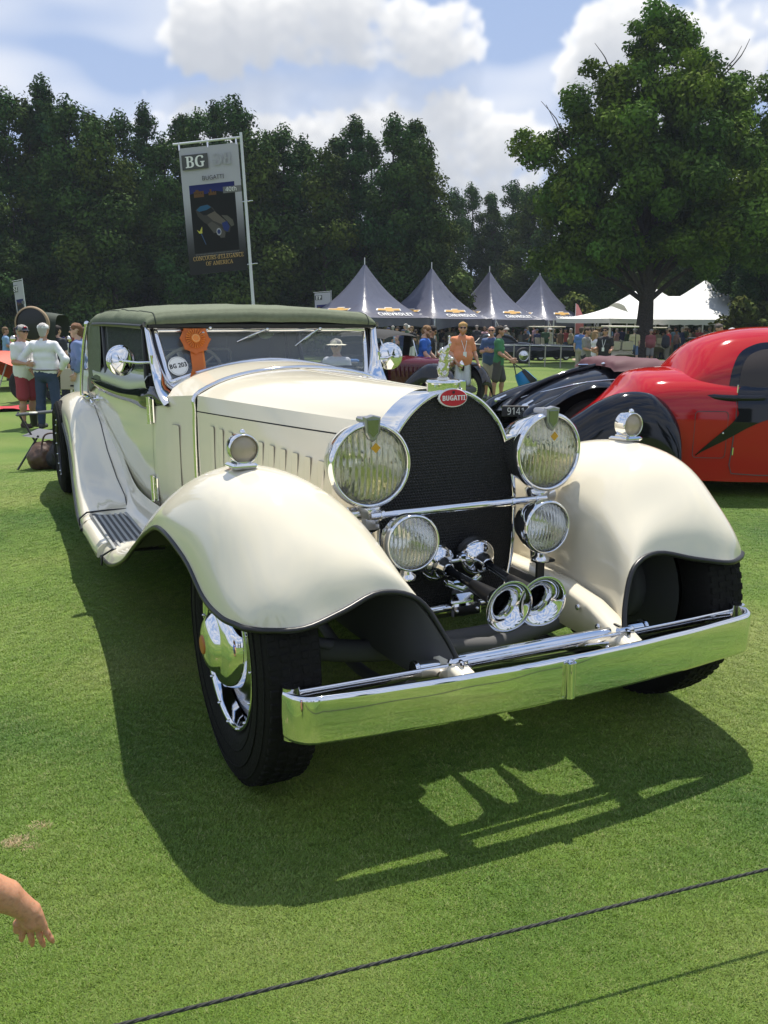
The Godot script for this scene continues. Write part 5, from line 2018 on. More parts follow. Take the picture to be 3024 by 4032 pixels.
func build_touring_car() -> void:
	var p := spot(975, 19.0)
	var t := thing("vintage_tourer", "black and maroon vintage tourer with raised black canvas hood behind the cream bonnet", "car", p, deg_to_rad(-25.4 - 42.0))
	var blk := glossy(Color(.008, .008, .010))
	var mar := glossy(Color(.085, .012, .018))
	put("tub", MB.new().grid(hull([[-3.3, [[0, .95], [.4, .94], [.6, .8], [.5, .45]]], [-2.9, [[0, 1.0], [.5, .99], [.7, .85], [.62, .42]]], [-2.0, [[0, 1.02], [.5, 1.01], [.72, .86], [.66, .42]]], [-1.35, [[0, 1.06], [.45, 1.04], [.62, .88], [.58, .42]]]])), blk, t)
	put("bonnet", MB.new().grid(hull([[-1.36, [[0, 1.10], [.34, 1.05], [.50, .86], [.48, .45]]], [-.7, [[0, 1.08], [.3, 1.03], [.42, .84], [.40, .45]]], [-.1, [[0, 1.06], [.24, 1.02], [.34, .82], [.33, .45]]]])), mar, t)
	for s in [1.0, -1.0]:
		for i in 9:
			put("vent", MB.new().box(Transform3D(Basis(Vector3(0, 0, 1), .12), Vector3(-1.15 + i * .11, .78, s * (.505 - i * .013))), Vector3(.03, .26, .02), .006), mar, t)
		put("front_wing", fender_shell([[-1.0, .40, .2], [-.75, .50, .2], [-.45, .76, .16], [-.15, .93, .16], [.12, .95, .16], [.36, .84, .16], [.50, .62, .16], [.52, .46, .3]], s * .46, s * .86, .3), blk, t)
		put("rear_wing", fender_shell([[-3.75, .44, .2], [-3.5, .78, .16], [-3.15, .95, .16], [-2.8, .84, .16], [-2.5, .52, .16], [-2.3, .40, .3]], s * .46, s * .86, .3), blk, t)
		put("running_board", MB.new().box(Transform3D(Basis.IDENTITY, Vector3(-1.65, .38, s * .70)), Vector3(1.4, .04, .28), .01), blk, t)
		simple_wheel(t, Vector3(0, .40, s * .70), s, .40, .15, mats.nickel, 24)
		simple_wheel(t, Vector3(-3.1, .40, s * .70), s, .40, .15, mats.nickel, 24)
		# hood side: cloth round an open window
		var hs := MB.new()
		for q in [[[-3.2, .98], [-2.75, .98], [-2.72, 1.55], [-3.05, 1.50]], [[-1.95, .98], [-1.75, .98], [-1.62, 1.52], [-1.85, 1.55]], [[-2.75, .98], [-1.95, .98], [-1.95, 1.10], [-2.75, 1.10]]]:
			hs.flat4(Vector3(q[0][0], q[0][1], s * .66), Vector3(q[1][0], q[1][1], s * .66), Vector3(q[2][0], q[2][1], s * .60), Vector3(q[3][0], q[3][1], s * .60))
		put("side_curtain", hs, mat(Color(.014, .014, .015), .9), t)
		var hl := MB.new()
		hl.lathe([Vector2(0, -.16), Vector2(.08, -.12), Vector2(.13, 0), Vector2(.125, .02), Vector2(0, .03)], look(Vector3(.10, .92, s * .30), Vector3(1, 0, 0)), 20)
		put("headlamp", hl, mats.chrome, t)
		var po := MB.new()
		po.tube(v3s([[-1.40, 1.05, s * .55], [-1.55, 1.50, s * .54]]), .018, 6)
		put("windscreen_post", po, mats.chrome, t)
	var hood := hull([[-3.25, [[0, 1.02], [.45, 1.02], [.64, .98]]], [-3.15, [[0, 1.42], [.42, 1.40], [.62, 1.30]]], [-2.9, [[0, 1.60], [.42, 1.57], [.62, 1.46]]], [-2.2, [[0, 1.67], [.42, 1.64], [.64, 1.52]]], [-1.55, [[0, 1.60], [.42, 1.57], [.62, 1.48]]], [-1.38, [[0, 1.54], [.42, 1.51], [.60, 1.46]]]], 4, 5)
	put("canvas_hood", MB.new().grid(hood), mat(Color(.022, .022, .023), .9), t)
	put("radiator", MB.new().box(Transform3D(Basis.IDENTITY, Vector3(-.06, .78, 0)), Vector3(.10, .66, .62), .04), mats.nickel, t)
	put("steering_wheel", MB.new().lathe([Vector2(.20, -.014), Vector2(.214, 0), Vector2(.20, .014), Vector2(.186, 0), Vector2(.20, -.014)], look(Vector3(-1.85, 1.12, .28), Vector3(-1, .6, 0)), 24), mat(Color(.2, .03, .03), .5), t)
	var un := MB.new()
	un.box(Transform3D(Basis.IDENTITY, Vector3(-1.6, .40, 0)), Vector3(4.0, .12, .9), .03)
	put("underbody", un, mats.under, t)

func build_far_car() -> void:
	# beyond the men on the left: the back of an old car with a round spare wheel
	var p := spot(98, 22.5)
	var t := thing("vintage_racer", "black vintage car seen from behind with a big round tan tyred spare wheel", "car", p, deg_to_rad(-25.4))
	put("body", MB.new().grid(hull([[-.62, [[0, 1.10], [.3, 1.08], [.4, .9], [.35, .5]]], [-.3, [[0, 1.28], [.5, 1.24], [.7, .95], [.6, .45]]], [.3, [[0, 1.28], [.5, 1.24], [.7, .95], [.6, .45]]], [.62, [[0, 1.10], [.3, 1.08], [.4, .9], [.35, .5]]]])), mats.gloss_black, t)
	put("canvas_hood", MB.new().grid(hull([[-.42, [[0, 2.0], [.35, 1.95], [.5, 1.6], [.5, .95]]], [.0, [[0, 2.06], [.4, 2.0], [.55, 1.6], [.55, .95]]], [.42, [[0, 2.0], [.35, 1.95], [.5, 1.6], [.5, .95]]]])), mats.canvas_dark, t)
	var fx := look(Vector3(0, 1.80, .75), Vector3(0, 0, 1))
	put("spare_cover", MB.new().lathe([Vector2(0, .04), Vector2(.35, .03), Vector2(.36, 0)], fx, 40), mats.black, t)
	put("spare_tyre", MB.new().lathe([Vector2(.35, -.06), Vector2(.385, -.05), Vector2(.395, 0), Vector2(.385, .05), Vector2(.35, .06)], fx, 40), mat(Color(.32, .23, .14), .8), t)
	for s in [-1.0, 1.0]:
		put("windscreen_post", MB.new().tube(v3s([[s * .60, .75, .5], [s * .66, 1.36, .4]]), .018, 6), mats.white, t)
		simple_wheel(t, Vector3(s * .36, .40, .5), 1.0, .40, .12, mats.black, 16)
		put("side_lamp", MB.new().lathe([Vector2(0, -.09), Vector2(.06, -.06), Vector2(.08, .04), Vector2(.06, .06), Vector2(0, .07)], look(Vector3(s * .64, 1.45, .3), Vector3(0, 0, 1)), 16), mats.nickel, t)

func golf_cart(label: String, at: Vector3, turn: float, col: Color) -> Node3D:
	var t := thing("golf_cart", label, "golf cart", at, turn, "golf carts by the tents")
	var m := glossy(col)
	put("body", MB.new().grid(hull([[-1.1, [[0, .72], [.35, .70], [.5, .55], [.5, .25]]], [-.5, [[0, .78], [.4, .76], [.56, .6], [.55, .22]]], [.0, [[0, .40], [.4, .38], [.56, .33], [.55, .2]]], [.55, [[0, .45], [.4, .42], [.56, .36], [.55, .2]]], [.75, [[0, .84], [.38, .80], [.54, .55], [.52, .25]]], [1.1, [[0, .66], [.3, .62], [.44, .5], [.42, .28]]]])), m, t)
	var st := MB.new()
	st.box(Transform3D(Basis.IDENTITY, Vector3(-.32, .80, 0)), Vector3(.5, .12, 1.0), .04)
	put("seat", st, mat(Color(.42, .38, .28), .6), t)
	for z in [-.26, .26]:
		put("backrest", MB.new().box(Transform3D(Basis(Vector3(0, 0, 1), .15), Vector3(-.60, 1.05, z)), Vector3(.09, .38, .46), .04), mat(Color(.42, .38, .28), .6), t)
	put("roof", MB.new().box(Transform3D(Basis.IDENTITY, Vector3(-.15, 1.82, 0)), Vector3(1.7, .06, 1.15), .02), mat(Color(.62, .58, .46), .5), t)
	for x in [-.85, .62]:
		for z in [-.5, .5]:
			put("roof_post", MB.new().tube(v3s([[x, .6, z], [x * .9 - .05, 1.80, z]]), .018, 6), mats.black, t)
	for x in [-.78, .82]:
		for z in [-1.0, 1.0]:
			simple_wheel(t, Vector3(x, .23, z * .48), z, .23, .18, mats.white)
	return t

func far_vehicles() -> void:
	var g := golf_cart("beige golf cart with two seat backs behind the man in black", spot(1336, 38.0), deg_to_rad(-25.4 + 90.0), Color(.42, .38, .28))
	var more := [["cream roofed golf cart parked at the edge of the rightmost grey tent", 1187, 50.0, 20.0], ["golf cart half hidden behind the tree trunk", 1420, 55.0, 70.0], ["golf cart beside the right eave of the white marquee", 1600, 58.0, 35.0], ["golf cart beneath the small white tent", 1300, 57.0, -40.0]]
	for q in more:
		dup(g, spot(q[1], q[2]), deg_to_rad(-25.4 + q[3]), q[0], "golf carts by the tents")
	# a pale estate car under the first grey tent
	var t := thing("estate_car", "pale green estate car parked under the leftmost grey tent", "car", spot(850, 55.0), deg_to_rad(-25.4 + 8.0))
	put("body", MB.new().grid(hull([[-2.3, [[0, 1.0], [.6, .98], [.85, .8], [.8, .3]]], [-2.0, [[0, 1.02], [.65, 1.0], [.9, .8], [.88, .3]]], [2.0, [[0, 1.0], [.65, .98], [.9, .78], [.88, .3]]], [2.4, [[0, .8], [.5, .78], [.7, .65], [.7, .35]]]])), glossy(Color(.10, .16, .16)), t)
	put("cabin", MB.new().grid(hull([[-2.2, [[0, 1.0], [.6, 1.0], [.75, .98]]], [-1.9, [[0, 1.70], [.6, 1.66], [.72, 1.0]]], [.3, [[0, 1.72], [.6, 1.68], [.74, 1.0]]], [1.0, [[0, 1.0], [.6, 1.0], [.75, .98]]]])), glossy(Color(.03, .04, .045)), t)
	put("roof", MB.new().box(Transform3D(Basis.IDENTITY, Vector3(-.8, 1.74, 0)), Vector3(2.3, .06, 1.36), .02), glossy(Color(.35, .42, .42)), t)
	for x in [-1.4, 1.5]:
		for z in [-1.0, 1.0]:
			simple_wheel(t, Vector3(x, .35, z * .8), z, .35, .2, mats.chrome_soft)
	# a low dark open roadster under the third tent
	var r := thing("open_roadster", "low dark open wheeled roadster in front of the rightmost grey tent", "car", spot(1195, 46.0), deg_to_rad(-25.4 + 6.0))
	put("body", MB.new().grid(hull([[-2.6, [[0, .9], [.4, .86], [.55, .6], [.5, .3]]], [-1.0, [[0, .95], [.5, .9], [.65, .65], [.6, .3]]], [.6, [[0, .92], [.45, .88], [.55, .65], [.5, .32]]], [2.0, [[0, .8], [.25, .76], [.35, .6], [.33, .4]]], [2.5, [[0, .6], [.2, .58], [.25, .5], [.2, .42]]]])), mats.gloss_black, r)
	for x in [-1.7, 1.9]:
		for z in [-1.0, 1.0]:
			simple_wheel(r, Vector3(x, .40, z * .75), z, .40, .24, mats.chrome_soft)
	var k := thing("dark_saloon", "long dark car parked behind the walking man's head", "car", spot(1075, 50.0), deg_to_rad(-25.4 + 4.0))
	put("body", MB.new().grid(hull([[-2.4, [[0, .85], [.6, .82], [.85, .65], [.8, .3]]], [-1.2, [[0, 1.0], [.65, .96], [.9, .7], [.88, .28]]], [1.2, [[0, 1.0], [.65, .96], [.9, .7], [.88, .28]]], [2.5, [[0, .8], [.55, .76], [.75, .6], [.7, .3]]]])), mats.gloss_black, k)
	put("cabin", MB.new().grid(hull([[-1.4, [[0, .95], [.6, .95], [.7, .9]]], [-.8, [[0, 1.4], [.55, 1.36], [.7, .95]]], [.5, [[0, 1.4], [.55, 1.36], [.7, .95]]], [1.1, [[0, .95], [.6, .95], [.7, .9]]]])), glossy(Color(.02, .022, .025)), k)
	for x in [-1.5, 1.5]:
		for z in [-1.0, 1.0]:
			simple_wheel(k, Vector3(x, .33, z * .8), z, .33, .2, mats.chrome_soft)

# ---------------------------------------------------------------- trees
func leaf_mat(c: Color) -> StandardMaterial3D:
	var m := mat(c, .8)
	m.metallic_specular = .15
	m.vertex_color_use_as_albedo = true
	m.albedo_color = Color(1, 1, 1)
	m.backlight_enabled = true
	m.backlight = Color(.26, .30, .10)
	return m

# blobs: [centre, radius (Vector3)]; leaves lie through the outer part of each blob
func crown(blobs: Array, count: int, size: float, base: Color, sd: int) -> MB:
	var r := RandomNumberGenerator.new()
	r.seed = sd
	var b := MB.new()
	var total := 0.0
	for q in blobs:
		total += pow(q[1].x * q[1].y * q[1].z, .67)
	for q in blobs:
		var n := int(count * pow(q[1].x * q[1].y * q[1].z, .67) / total)
		var tone := r.randf_range(.62, 1.4)
		var warm := r.randf_range(-.16, .20)
		for i in n:
			var d := Vector3(r.randfn(), r.randfn(), r.randfn()).normalized()
			var rad := pow(r.randf(), .30) * (1.0 + .22 * r.randfn() * .6)
			var p: Vector3 = q[0] + d * q[1] * rad
			var nrm := (d + Vector3(r.randfn(), r.randfn() + .5, r.randfn()) * .55).normalized()
			var u := nrm.cross(Vector3(r.randfn(), r.randfn(), r.randfn())).normalized()
			var w := nrm.cross(u)
			var s := size * r.randf_range(.6, 1.35)
			var v0 := b.v.size()
			b.v.append_array(PackedVector3Array([p - u * s, p - u * s * .15 + w * s * .52 + nrm * s * .12, p + u * s * 1.05 - nrm * s * .12, p - u * s * .1 - w * s * .55 + nrm * s * .10]))
			b.t.append_array(PackedInt32Array([v0, v0 + 1, v0 + 2, v0, v0 + 2, v0 + 3]))
			var k := tone * r.randf_range(.84, 1.18)
			var c := Color(base.r * k * (1.0 + warm), base.g * k, base.b * k * (1.0 - warm))
			for j in 4:
				b.n.append(nrm)
				b.c.append(c)
	b.has_c = true
	return b

func limbs(trunk: PackedVector3Array, r0: float, r1: float, branches: Array) -> MB:
	var b := MB.new()
	var path := cr(trunk, 4)
	var rr := PackedFloat32Array()
	for i in path.size():
		var u := float(i) / (path.size() - 1)
		rr.append(lerpf(r0, r1, pow(u, .8)) + r0 * .5 * exp(-u * 22.0))
	b.tube(path, rr, 10)
	for q in branches:
		var pth := cr(v3s(q[0]), 3)
		var r2 := PackedFloat32Array()
		for i in pth.size():
			r2.append(lerpf(q[1], q[1] * .25, float(i) / (pth.size() - 1)))
		b.tube(pth, r2, 7)
	return b

func tall_tree(label: String, at: Vector3, sd: int, h: float, rad: float, low: float, count: int, base: Color, group := "") -> Node3D:
	var t := thing("tree", label, "tree", at, 0.0, group)
	var r := RandomNumberGenerator.new()
	r.seed = sd
	var blobs := []
	var br := []
	var y := low
	while y < h - .6:
		var u := (y - low) / (h - low)
		var env := rad * (0.62 + .5 * sin(PI * minf(u * 1.15 + .12, 1.0))) * (1.0 if u < .72 else lerpf(1.0, .30, (u - .72) / .28))
		var k := 3 if u < .8 else 2
		for i in k:
			var a := r.randf() * TAU
			var d := env * sqrt(r.randf()) * .85
			var s := r.randf_range(.75, 1.45) * lerpf(1.15, .75, u) * rad / 3.0
			var c := Vector3(cos(a) * d, y + r.randf_range(-.4, .4), sin(a) * d)
			blobs.append([c, Vector3(s * 1.15, s * .9, s * 1.15)])
			if r.randf() < .45:
				br.append([[[0, maxf(y - 1.6, .8), 0], [c.x * .5, y - .7, c.z * .5], [c.x, c.y, c.z]], .07])
		y += r.randf_range(.55, .95)
	for i in 3:
		blobs.append([Vector3(r.randf_range(-.4, .4), h - .5 * i - .5, r.randf_range(-.4, .4)), Vector3(.55, .7, .55)])
	var bark: Material = mats.bark
	put("trunk", limbs(v3s([[0, -.3, 0], [.08, h * .3, .05], [-.05, h * .6, 0], [0, h * .92, 0]]), .26, .05, br), bark, t)
	put("crown", crown(blobs, count, .122, base, sd + 9), mats.leaf, t).set_meta("kind", "stuff")
	return t

func build_trees() -> void:
	var bark := mat(Color(.075, .060, .046), .9)
	bark.normal_enabled = true
	bark.normal_texture = noise_tex(.05, 256, 66, [], true, 4)
	bark.albedo_texture = noise_tex(.05, 256, 67, [Color(.5, .5, .5), Color(1, 1, 1)], false, 4)
	tri_planar(bark, .8)
	mats.bark = bark
	mats.leaf = leaf_mat(Color(1, 1, 1))
	var base := Color(.044, .086, .022)
	var protos := []
	for i in 5:
		var h: float = [17.0, 16.0, 15.0, 13.5, 17.5][i]
		protos.append([h, tall_tree("", Vector3.ZERO, 100 + i * 7, h, [2.5, 2.7, 2.2, 2.8, 2.1][i], [1.2, .9, 1.4, .8, 1.6][i], 26000, [base, Color(.040, .082, .022), Color(.050, .090, .024), Color(.060, .096, .022), Color(.042, .086, .026)][i])])
	# [px, distance, py of the top, proto]
	var line := [[-1000, 60, 230, 4], [-900, 58, 260, 1], [-800, 60, 220, 0], [-710, 57, 270, 3], [-620, 60, 240, 2], [-540, 58, 280, 1], [-460, 61, 220, 4], [-390, 58, 250, 0], [-320, 60, 290, 3], [-250, 57, 240, 2], [-180, 60, 260, 1], [-120, 58, 230, 0], [-60, 58, 250, 1], [-10, 57, 300, 2], [46, 60, 192, 0], [95, 62, 215, 3], [132, 61, 170, 4], [178, 58, 212, 1], [214, 61, 248, 2], [250, 57, 262, 3], [290, 60, 243, 0], [338, 62, 226, 4], [372, 57, 292, 1], [405, 61, 250, 2], [440, 58, 240, 0], [478, 62, 222, 4], [520, 59, 210, 1], [556, 57, 285, 3], [585, 61, 288, 2], [620, 58, 272, 0], [662, 60, 295, 1], [705, 57, 318, 3], [735, 61, 300, 2], [765, 58, 252, 4], [803, 61, 285, 0], [848, 57, 248, 1], [880, 60, 262, 2], [912, 58, 300, 3], [945, 66, 470, 3], [975, 80, 408, 1], [1015, 84, 395, 0], [1060, 82, 418, 2], [1100, 86, 392, 1], [1142, 80, 402, 3], [1180, 76, 425, 0], [1222, 70, 470, 2], [1270, 68, 440, 1], [1330, 70, 400, 0], [1390, 68, 430, 3], [1450, 70, 380, 2], [1510, 68, 360, 1], [1560, 66, 300, 0], [1604, 60, 265, 2], [1648, 56, 168, 4], [1700, 57, 200, 1], [1760, 58, 240, 0], [1830, 58, 260, 3], [1900, 60, 230, 2], [1980, 58, 250, 1], [2070, 60, 220, 4], [2170, 58, 260, 0]]
	var spots_named := ["left of the tall banner", "behind the tall banner", "right of the tall banner", "behind the first grey tent", "behind the middle grey tents", "behind the rightmost grey tent", "behind the big maple", "right of the big maple", "past the left edge", "past the right edge"]
	var r := RandomNumberGenerator.new()
	r.seed = 5
	var heights := ["tall", "slender", "broad", "lower", "pointed"]
	var seen := {}
	for i in line.size():
		var q: Array = line[i]
		var p := spot(q[0], q[1])
		var want := rise(q[2], q[1], clampf(q[0], -200, 1850)) - p.y
		var pr: Array = protos[q[3]]
		var zone: int = 8 if q[0] < -100 else 9 if q[0] > 1800 else 0 if q[0] < 380 else (1 if q[0] < 545 else (2 if q[0] < 720 else (3 if q[0] < 860 else (4 if q[0] < 1060 else (5 if q[0] < 1240 else (6 if q[0] < 1540 else 7))))))
		seen[zone] = seen.get(zone, 0) + 1
		var lab := "%s woodland tree, %s from the left among those %s" % [heights[q[3]], ["first", "second", "third", "fourth", "fifth", "sixth", "seventh", "eighth", "ninth", "tenth", "eleventh", "twelfth", "thirteenth", "fourteenth"][seen[zone] - 1], spots_named[zone]]
		var o: Node3D
		if not pr[1].has_meta("used"):
			o = pr[1]
			o.set_meta("used", true)
			o.position = p
			o.set_meta("label", lab)
			o.set_meta("group", "trees of the wood edge")
		else:
			o = dup(pr[1], p, 0, lab, "trees of the wood edge")
			o.remove_meta("used")
		o.rotation.y = r.randf() * TAU
		var sc: float = want / pr[0]
		var side := clampf(sc, .75, 1.15) * r.randf_range(.92, 1.1)
		o.scale = Vector3(side, sc, side)
	for pr in protos:
		pr[1].remove_meta("used")
	# the shaded inside of the wood, read as one mass behind the edge
	var blobs := []
	for i in 60:
		var px := lerpf(-200.0, 1900.0, i / 59.0)
		var d := r.randf_range(70.0, 78.0) if px < 930 or px > 1230 else r.randf_range(92, 98)
		for k in 3:
			var p := spot(px + r.randf_range(-12, 12), d + k * 1.5)
			var top := r.randf_range(7.5, 10.0) if px < 930.0 or px > 1230 else r.randf_range(5.0, 7.5)
			blobs.append([p + Vector3(0, top * (.22 + .3 * k), 0), Vector3(2.6, top * .30, 2.6)])
	put("woodland", crown(blobs, 52000, .30, base, 88), mats.leaf).set_meta("kind", "stuff")
	var wood: Node = get_node("woodland")
	tag(wood, "dark mass of woodland filling the space behind the first row of trees", "woodland")
	# undergrowth at the wood edge, lighter bushes
	var bushes := [[955, 57, 3.4, 5.2], [1000, 62, 2.6, 3.6], [905, 56, 2.2, 2.6], [1560, 60, 2.4, 3.4], [1620, 52, 2.2, 3.4], [700, 55, 2.0, 2.6], [1240, 64, 2.4, 4.0]]
	for i in bushes.size():
		var q: Array = bushes[i]
		var bl := []
		for k in 14:
			bl.append([Vector3(r.randf_range(-1, 1) * q[2] * .45, r.randf_range(.15, .9) * q[3], r.randf_range(-1, 1) * q[2] * .45), Vector3.ONE * r.randf_range(.5, .85)])
		var t := thing("bush", ["tall yellow green bush right of the middle grey tent peaks", "leafy bush under the gap in the trees", "low bush behind the second grey tent", "pale bush behind the white marquee peak", "grey green bush right of the white marquee", "bush behind the left edge of the grey tents", "dark bush between the grey tents and the white tents"][i], "bush", spot(q[0], q[1]), 0.0)
		put("stem", limbs(v3s([[0, -.2, 0], [.05, q[3] * .3, 0], [0, q[3] * .7, 0]]), .08, .03, []), bark, t)
		put("leaves", crown(bl, 2600, .17, Color(.082, .110, .028), 300 + i), mats.leaf, t).set_meta("kind", "stuff")
	build_maple()
	# trees on the camera's side of the green that the chrome mirrors
	var behind := [[-14, 40, 12.0, 0], [-4, 46, 14.0, 1], [6, 42, 13.0, 2], [16, 48, 15.0, 3], [26, 44, 13.0, 4], [-24, 44, 14.0, 2], [36, 50, 14.0, 1], [-36, 40, 13.0, 3]]
	for i in behind.size():
		var q: Array = behind[i]
		var o := dup(protos[q[3]][1], Vector3(q[0], 0, q[1]), i * 1.3, "tree across the green on the near side, number %s in its row" % ["one", "two", "three", "four", "five", "six", "seven", "eight"][i], "trees behind the camera")
		o.scale = Vector3.ONE * (q[2] / protos[q[3]][0])

func build_maple() -> void:
	var D := 47.0
	var ml := leaf_mat(Color(1, 1, 1))
	ml.backlight = Color(.50, .56, .16)
	var at := spot(1392, D)
	var t := thing("maple_tree", "big broad maple standing alone by the white tents with a thick trunk", "tree", at, deg_to_rad(-25.4))
	var K := D * 1.82278 / 3419.78
	var r := RandomNumberGenerator.new()
	r.seed = 61
	var g: float = at.y
	# outline of the crown read as half widths: [height row, left column, right column]
	var prof := [[35, 1395, 1470], [80, 1385, 1490], [130, 1345, 1540], [185, 1300, 1560], [240, 1250, 1590], [300, 1225, 1660], [360, 1215, 1690], [420, 1205, 1700], [480, 1195, 1705], [540, 1185, 1700], [568, 1200, 1690]]
	var blobs := []
	# tall things seen from a lowered lens lean outwards in the view: columns are read along that lean
	var X := func(px: float, py: float) -> float: return (px - 1392.0 - (770.0 - py) * .066) * K
	for n in 300:
		var py := lerpf(40.0, 572.0, pow(r.randf(), .72))
		var i := 0
		while i < prof.size() - 2 and prof[i + 1][0] < py:
			i += 1
		var k: float = clampf((py - prof[i][0]) / (prof[i + 1][0] - prof[i][0]), 0, 1)
		var xl: float = X.call(lerpf(prof[i][1], prof[i + 1][1], k), py)
		var xr: float = X.call(lerpf(prof[i][2], prof[i + 1][2], k), py)
		var u := r.randf()
		var x := lerpf(xl + .3, xr - .3, u)
		var z := sqrt(maxf(0.0, 1.0 - pow(u * 2 - 1, 2.0))) * (xr - xl) * .42 * (1.0 - 2.0 * r.randf())
		var s := r.randf_range(.45, 1.0) * (1.0 if py > 200 else .7)
		blobs.append([Vector3(x, rise(py, D, 1392) - g, z), Vector3(s * r.randf_range(.9, 1.25), s * r.randf_range(.75, 1.1), s * 1.1)])
	for q in [[1165, 320, .75], [1185, 345, .7], [1160, 300, .4], [1200, 330, .7], [1215, 300, .6], [1290, 160, .5], [1275, 200, .7], [1260, 240, .7], [1405, 45, .5], [1460, 60, .45], [1440, 100, .6], [1480, 95, .4], [1390, 100, .5], [1370, 75, .35], [1640, 190, .8], [1655, 260, 1.0], [1600, 160, .5], [1310, 560, .9], [1240, 570, .9], [1250, 590, .7], [1200, 560, .8]]:
		blobs.append([Vector3(X.call(q[0], q[1]), rise(q[1], D, 1392) - g, r.randf_range(-1.5, 1.5)), Vector3(q[2] * 1.2, q[2] * .85, q[2] * 1.1)])
	var br := []
	for i in 26:
		var q: Array = blobs[(i * 7 + 3) % blobs.size()]
		var c: Vector3 = q[0]
		var y0 := clampf(c.y * .45, 3.0, 9.0)
		br.append([[[0, y0, 0], [c.x * .4, lerpf(y0, c.y, .55), c.z * .4], [c.x, c.y, c.z]], .15])
	# bare twigs that stand out of the crown
	for q in [[1240, 330, 1205, 235], [1245, 300, 1196, 228], [1560, 150, 1590, 95], [1545, 160, 1575, 110], [1330, 160, 1300, 105]]:
		var a := Vector3(X.call(q[0], q[1]), rise(q[1], D, 1392) - g, .5)
		var b := Vector3(X.call(q[2], q[3]), rise(q[3], D, 1392) - g, .6)
		var c0 := Vector3(a.x * .25, a.y * .80, .1)
		br.append([[[c0.x, c0.y, c0.z], [a.x, a.y, a.z], [lerpf(a.x, b.x, .5) + .1, lerpf(a.y, b.y, .5), .5], [b.x, b.y, b.z]], .045])
	put("trunk", limbs(v3s([[0, -.4, 0], [-.02, 1.2, 0], [.0, 3.0, 0], [-.1, 5.0, .1], [-.25, 9.0, .1], [-.45, 14.0, 0], [-.5, 17.5, 0]]), .58, .06, br), mats.bark, t)
	put("crown", crown(blobs, 150000, .115, Color(.082, .140, .022), 17), ml, t).set_meta("kind", "stuff")

# ---------------------------------------------------------------- tents
func tent_face(a: float, h0: float, h1: float, f: int, u: float, v: float, lift := 0.0) -> Vector3:
	# f: which of the four sides; u across (-1..1), v up (0..1)
	var rr := a * (1.0 - v * .985) / pow(pow(absf(u), 9.0) + 1.0, 1.0 / 9.0) * 1.02
	var y := h0 + (h1 - h0) * (.26 * v + .74 * pow(v, 2.1)) - .10 * (1.0 - u * u) * (1.0 - v) * (v + .25)
	var p := Vector3(u * rr, y, rr + lift)
	return Basis(Vector3.UP, PI / 2 * f) * p

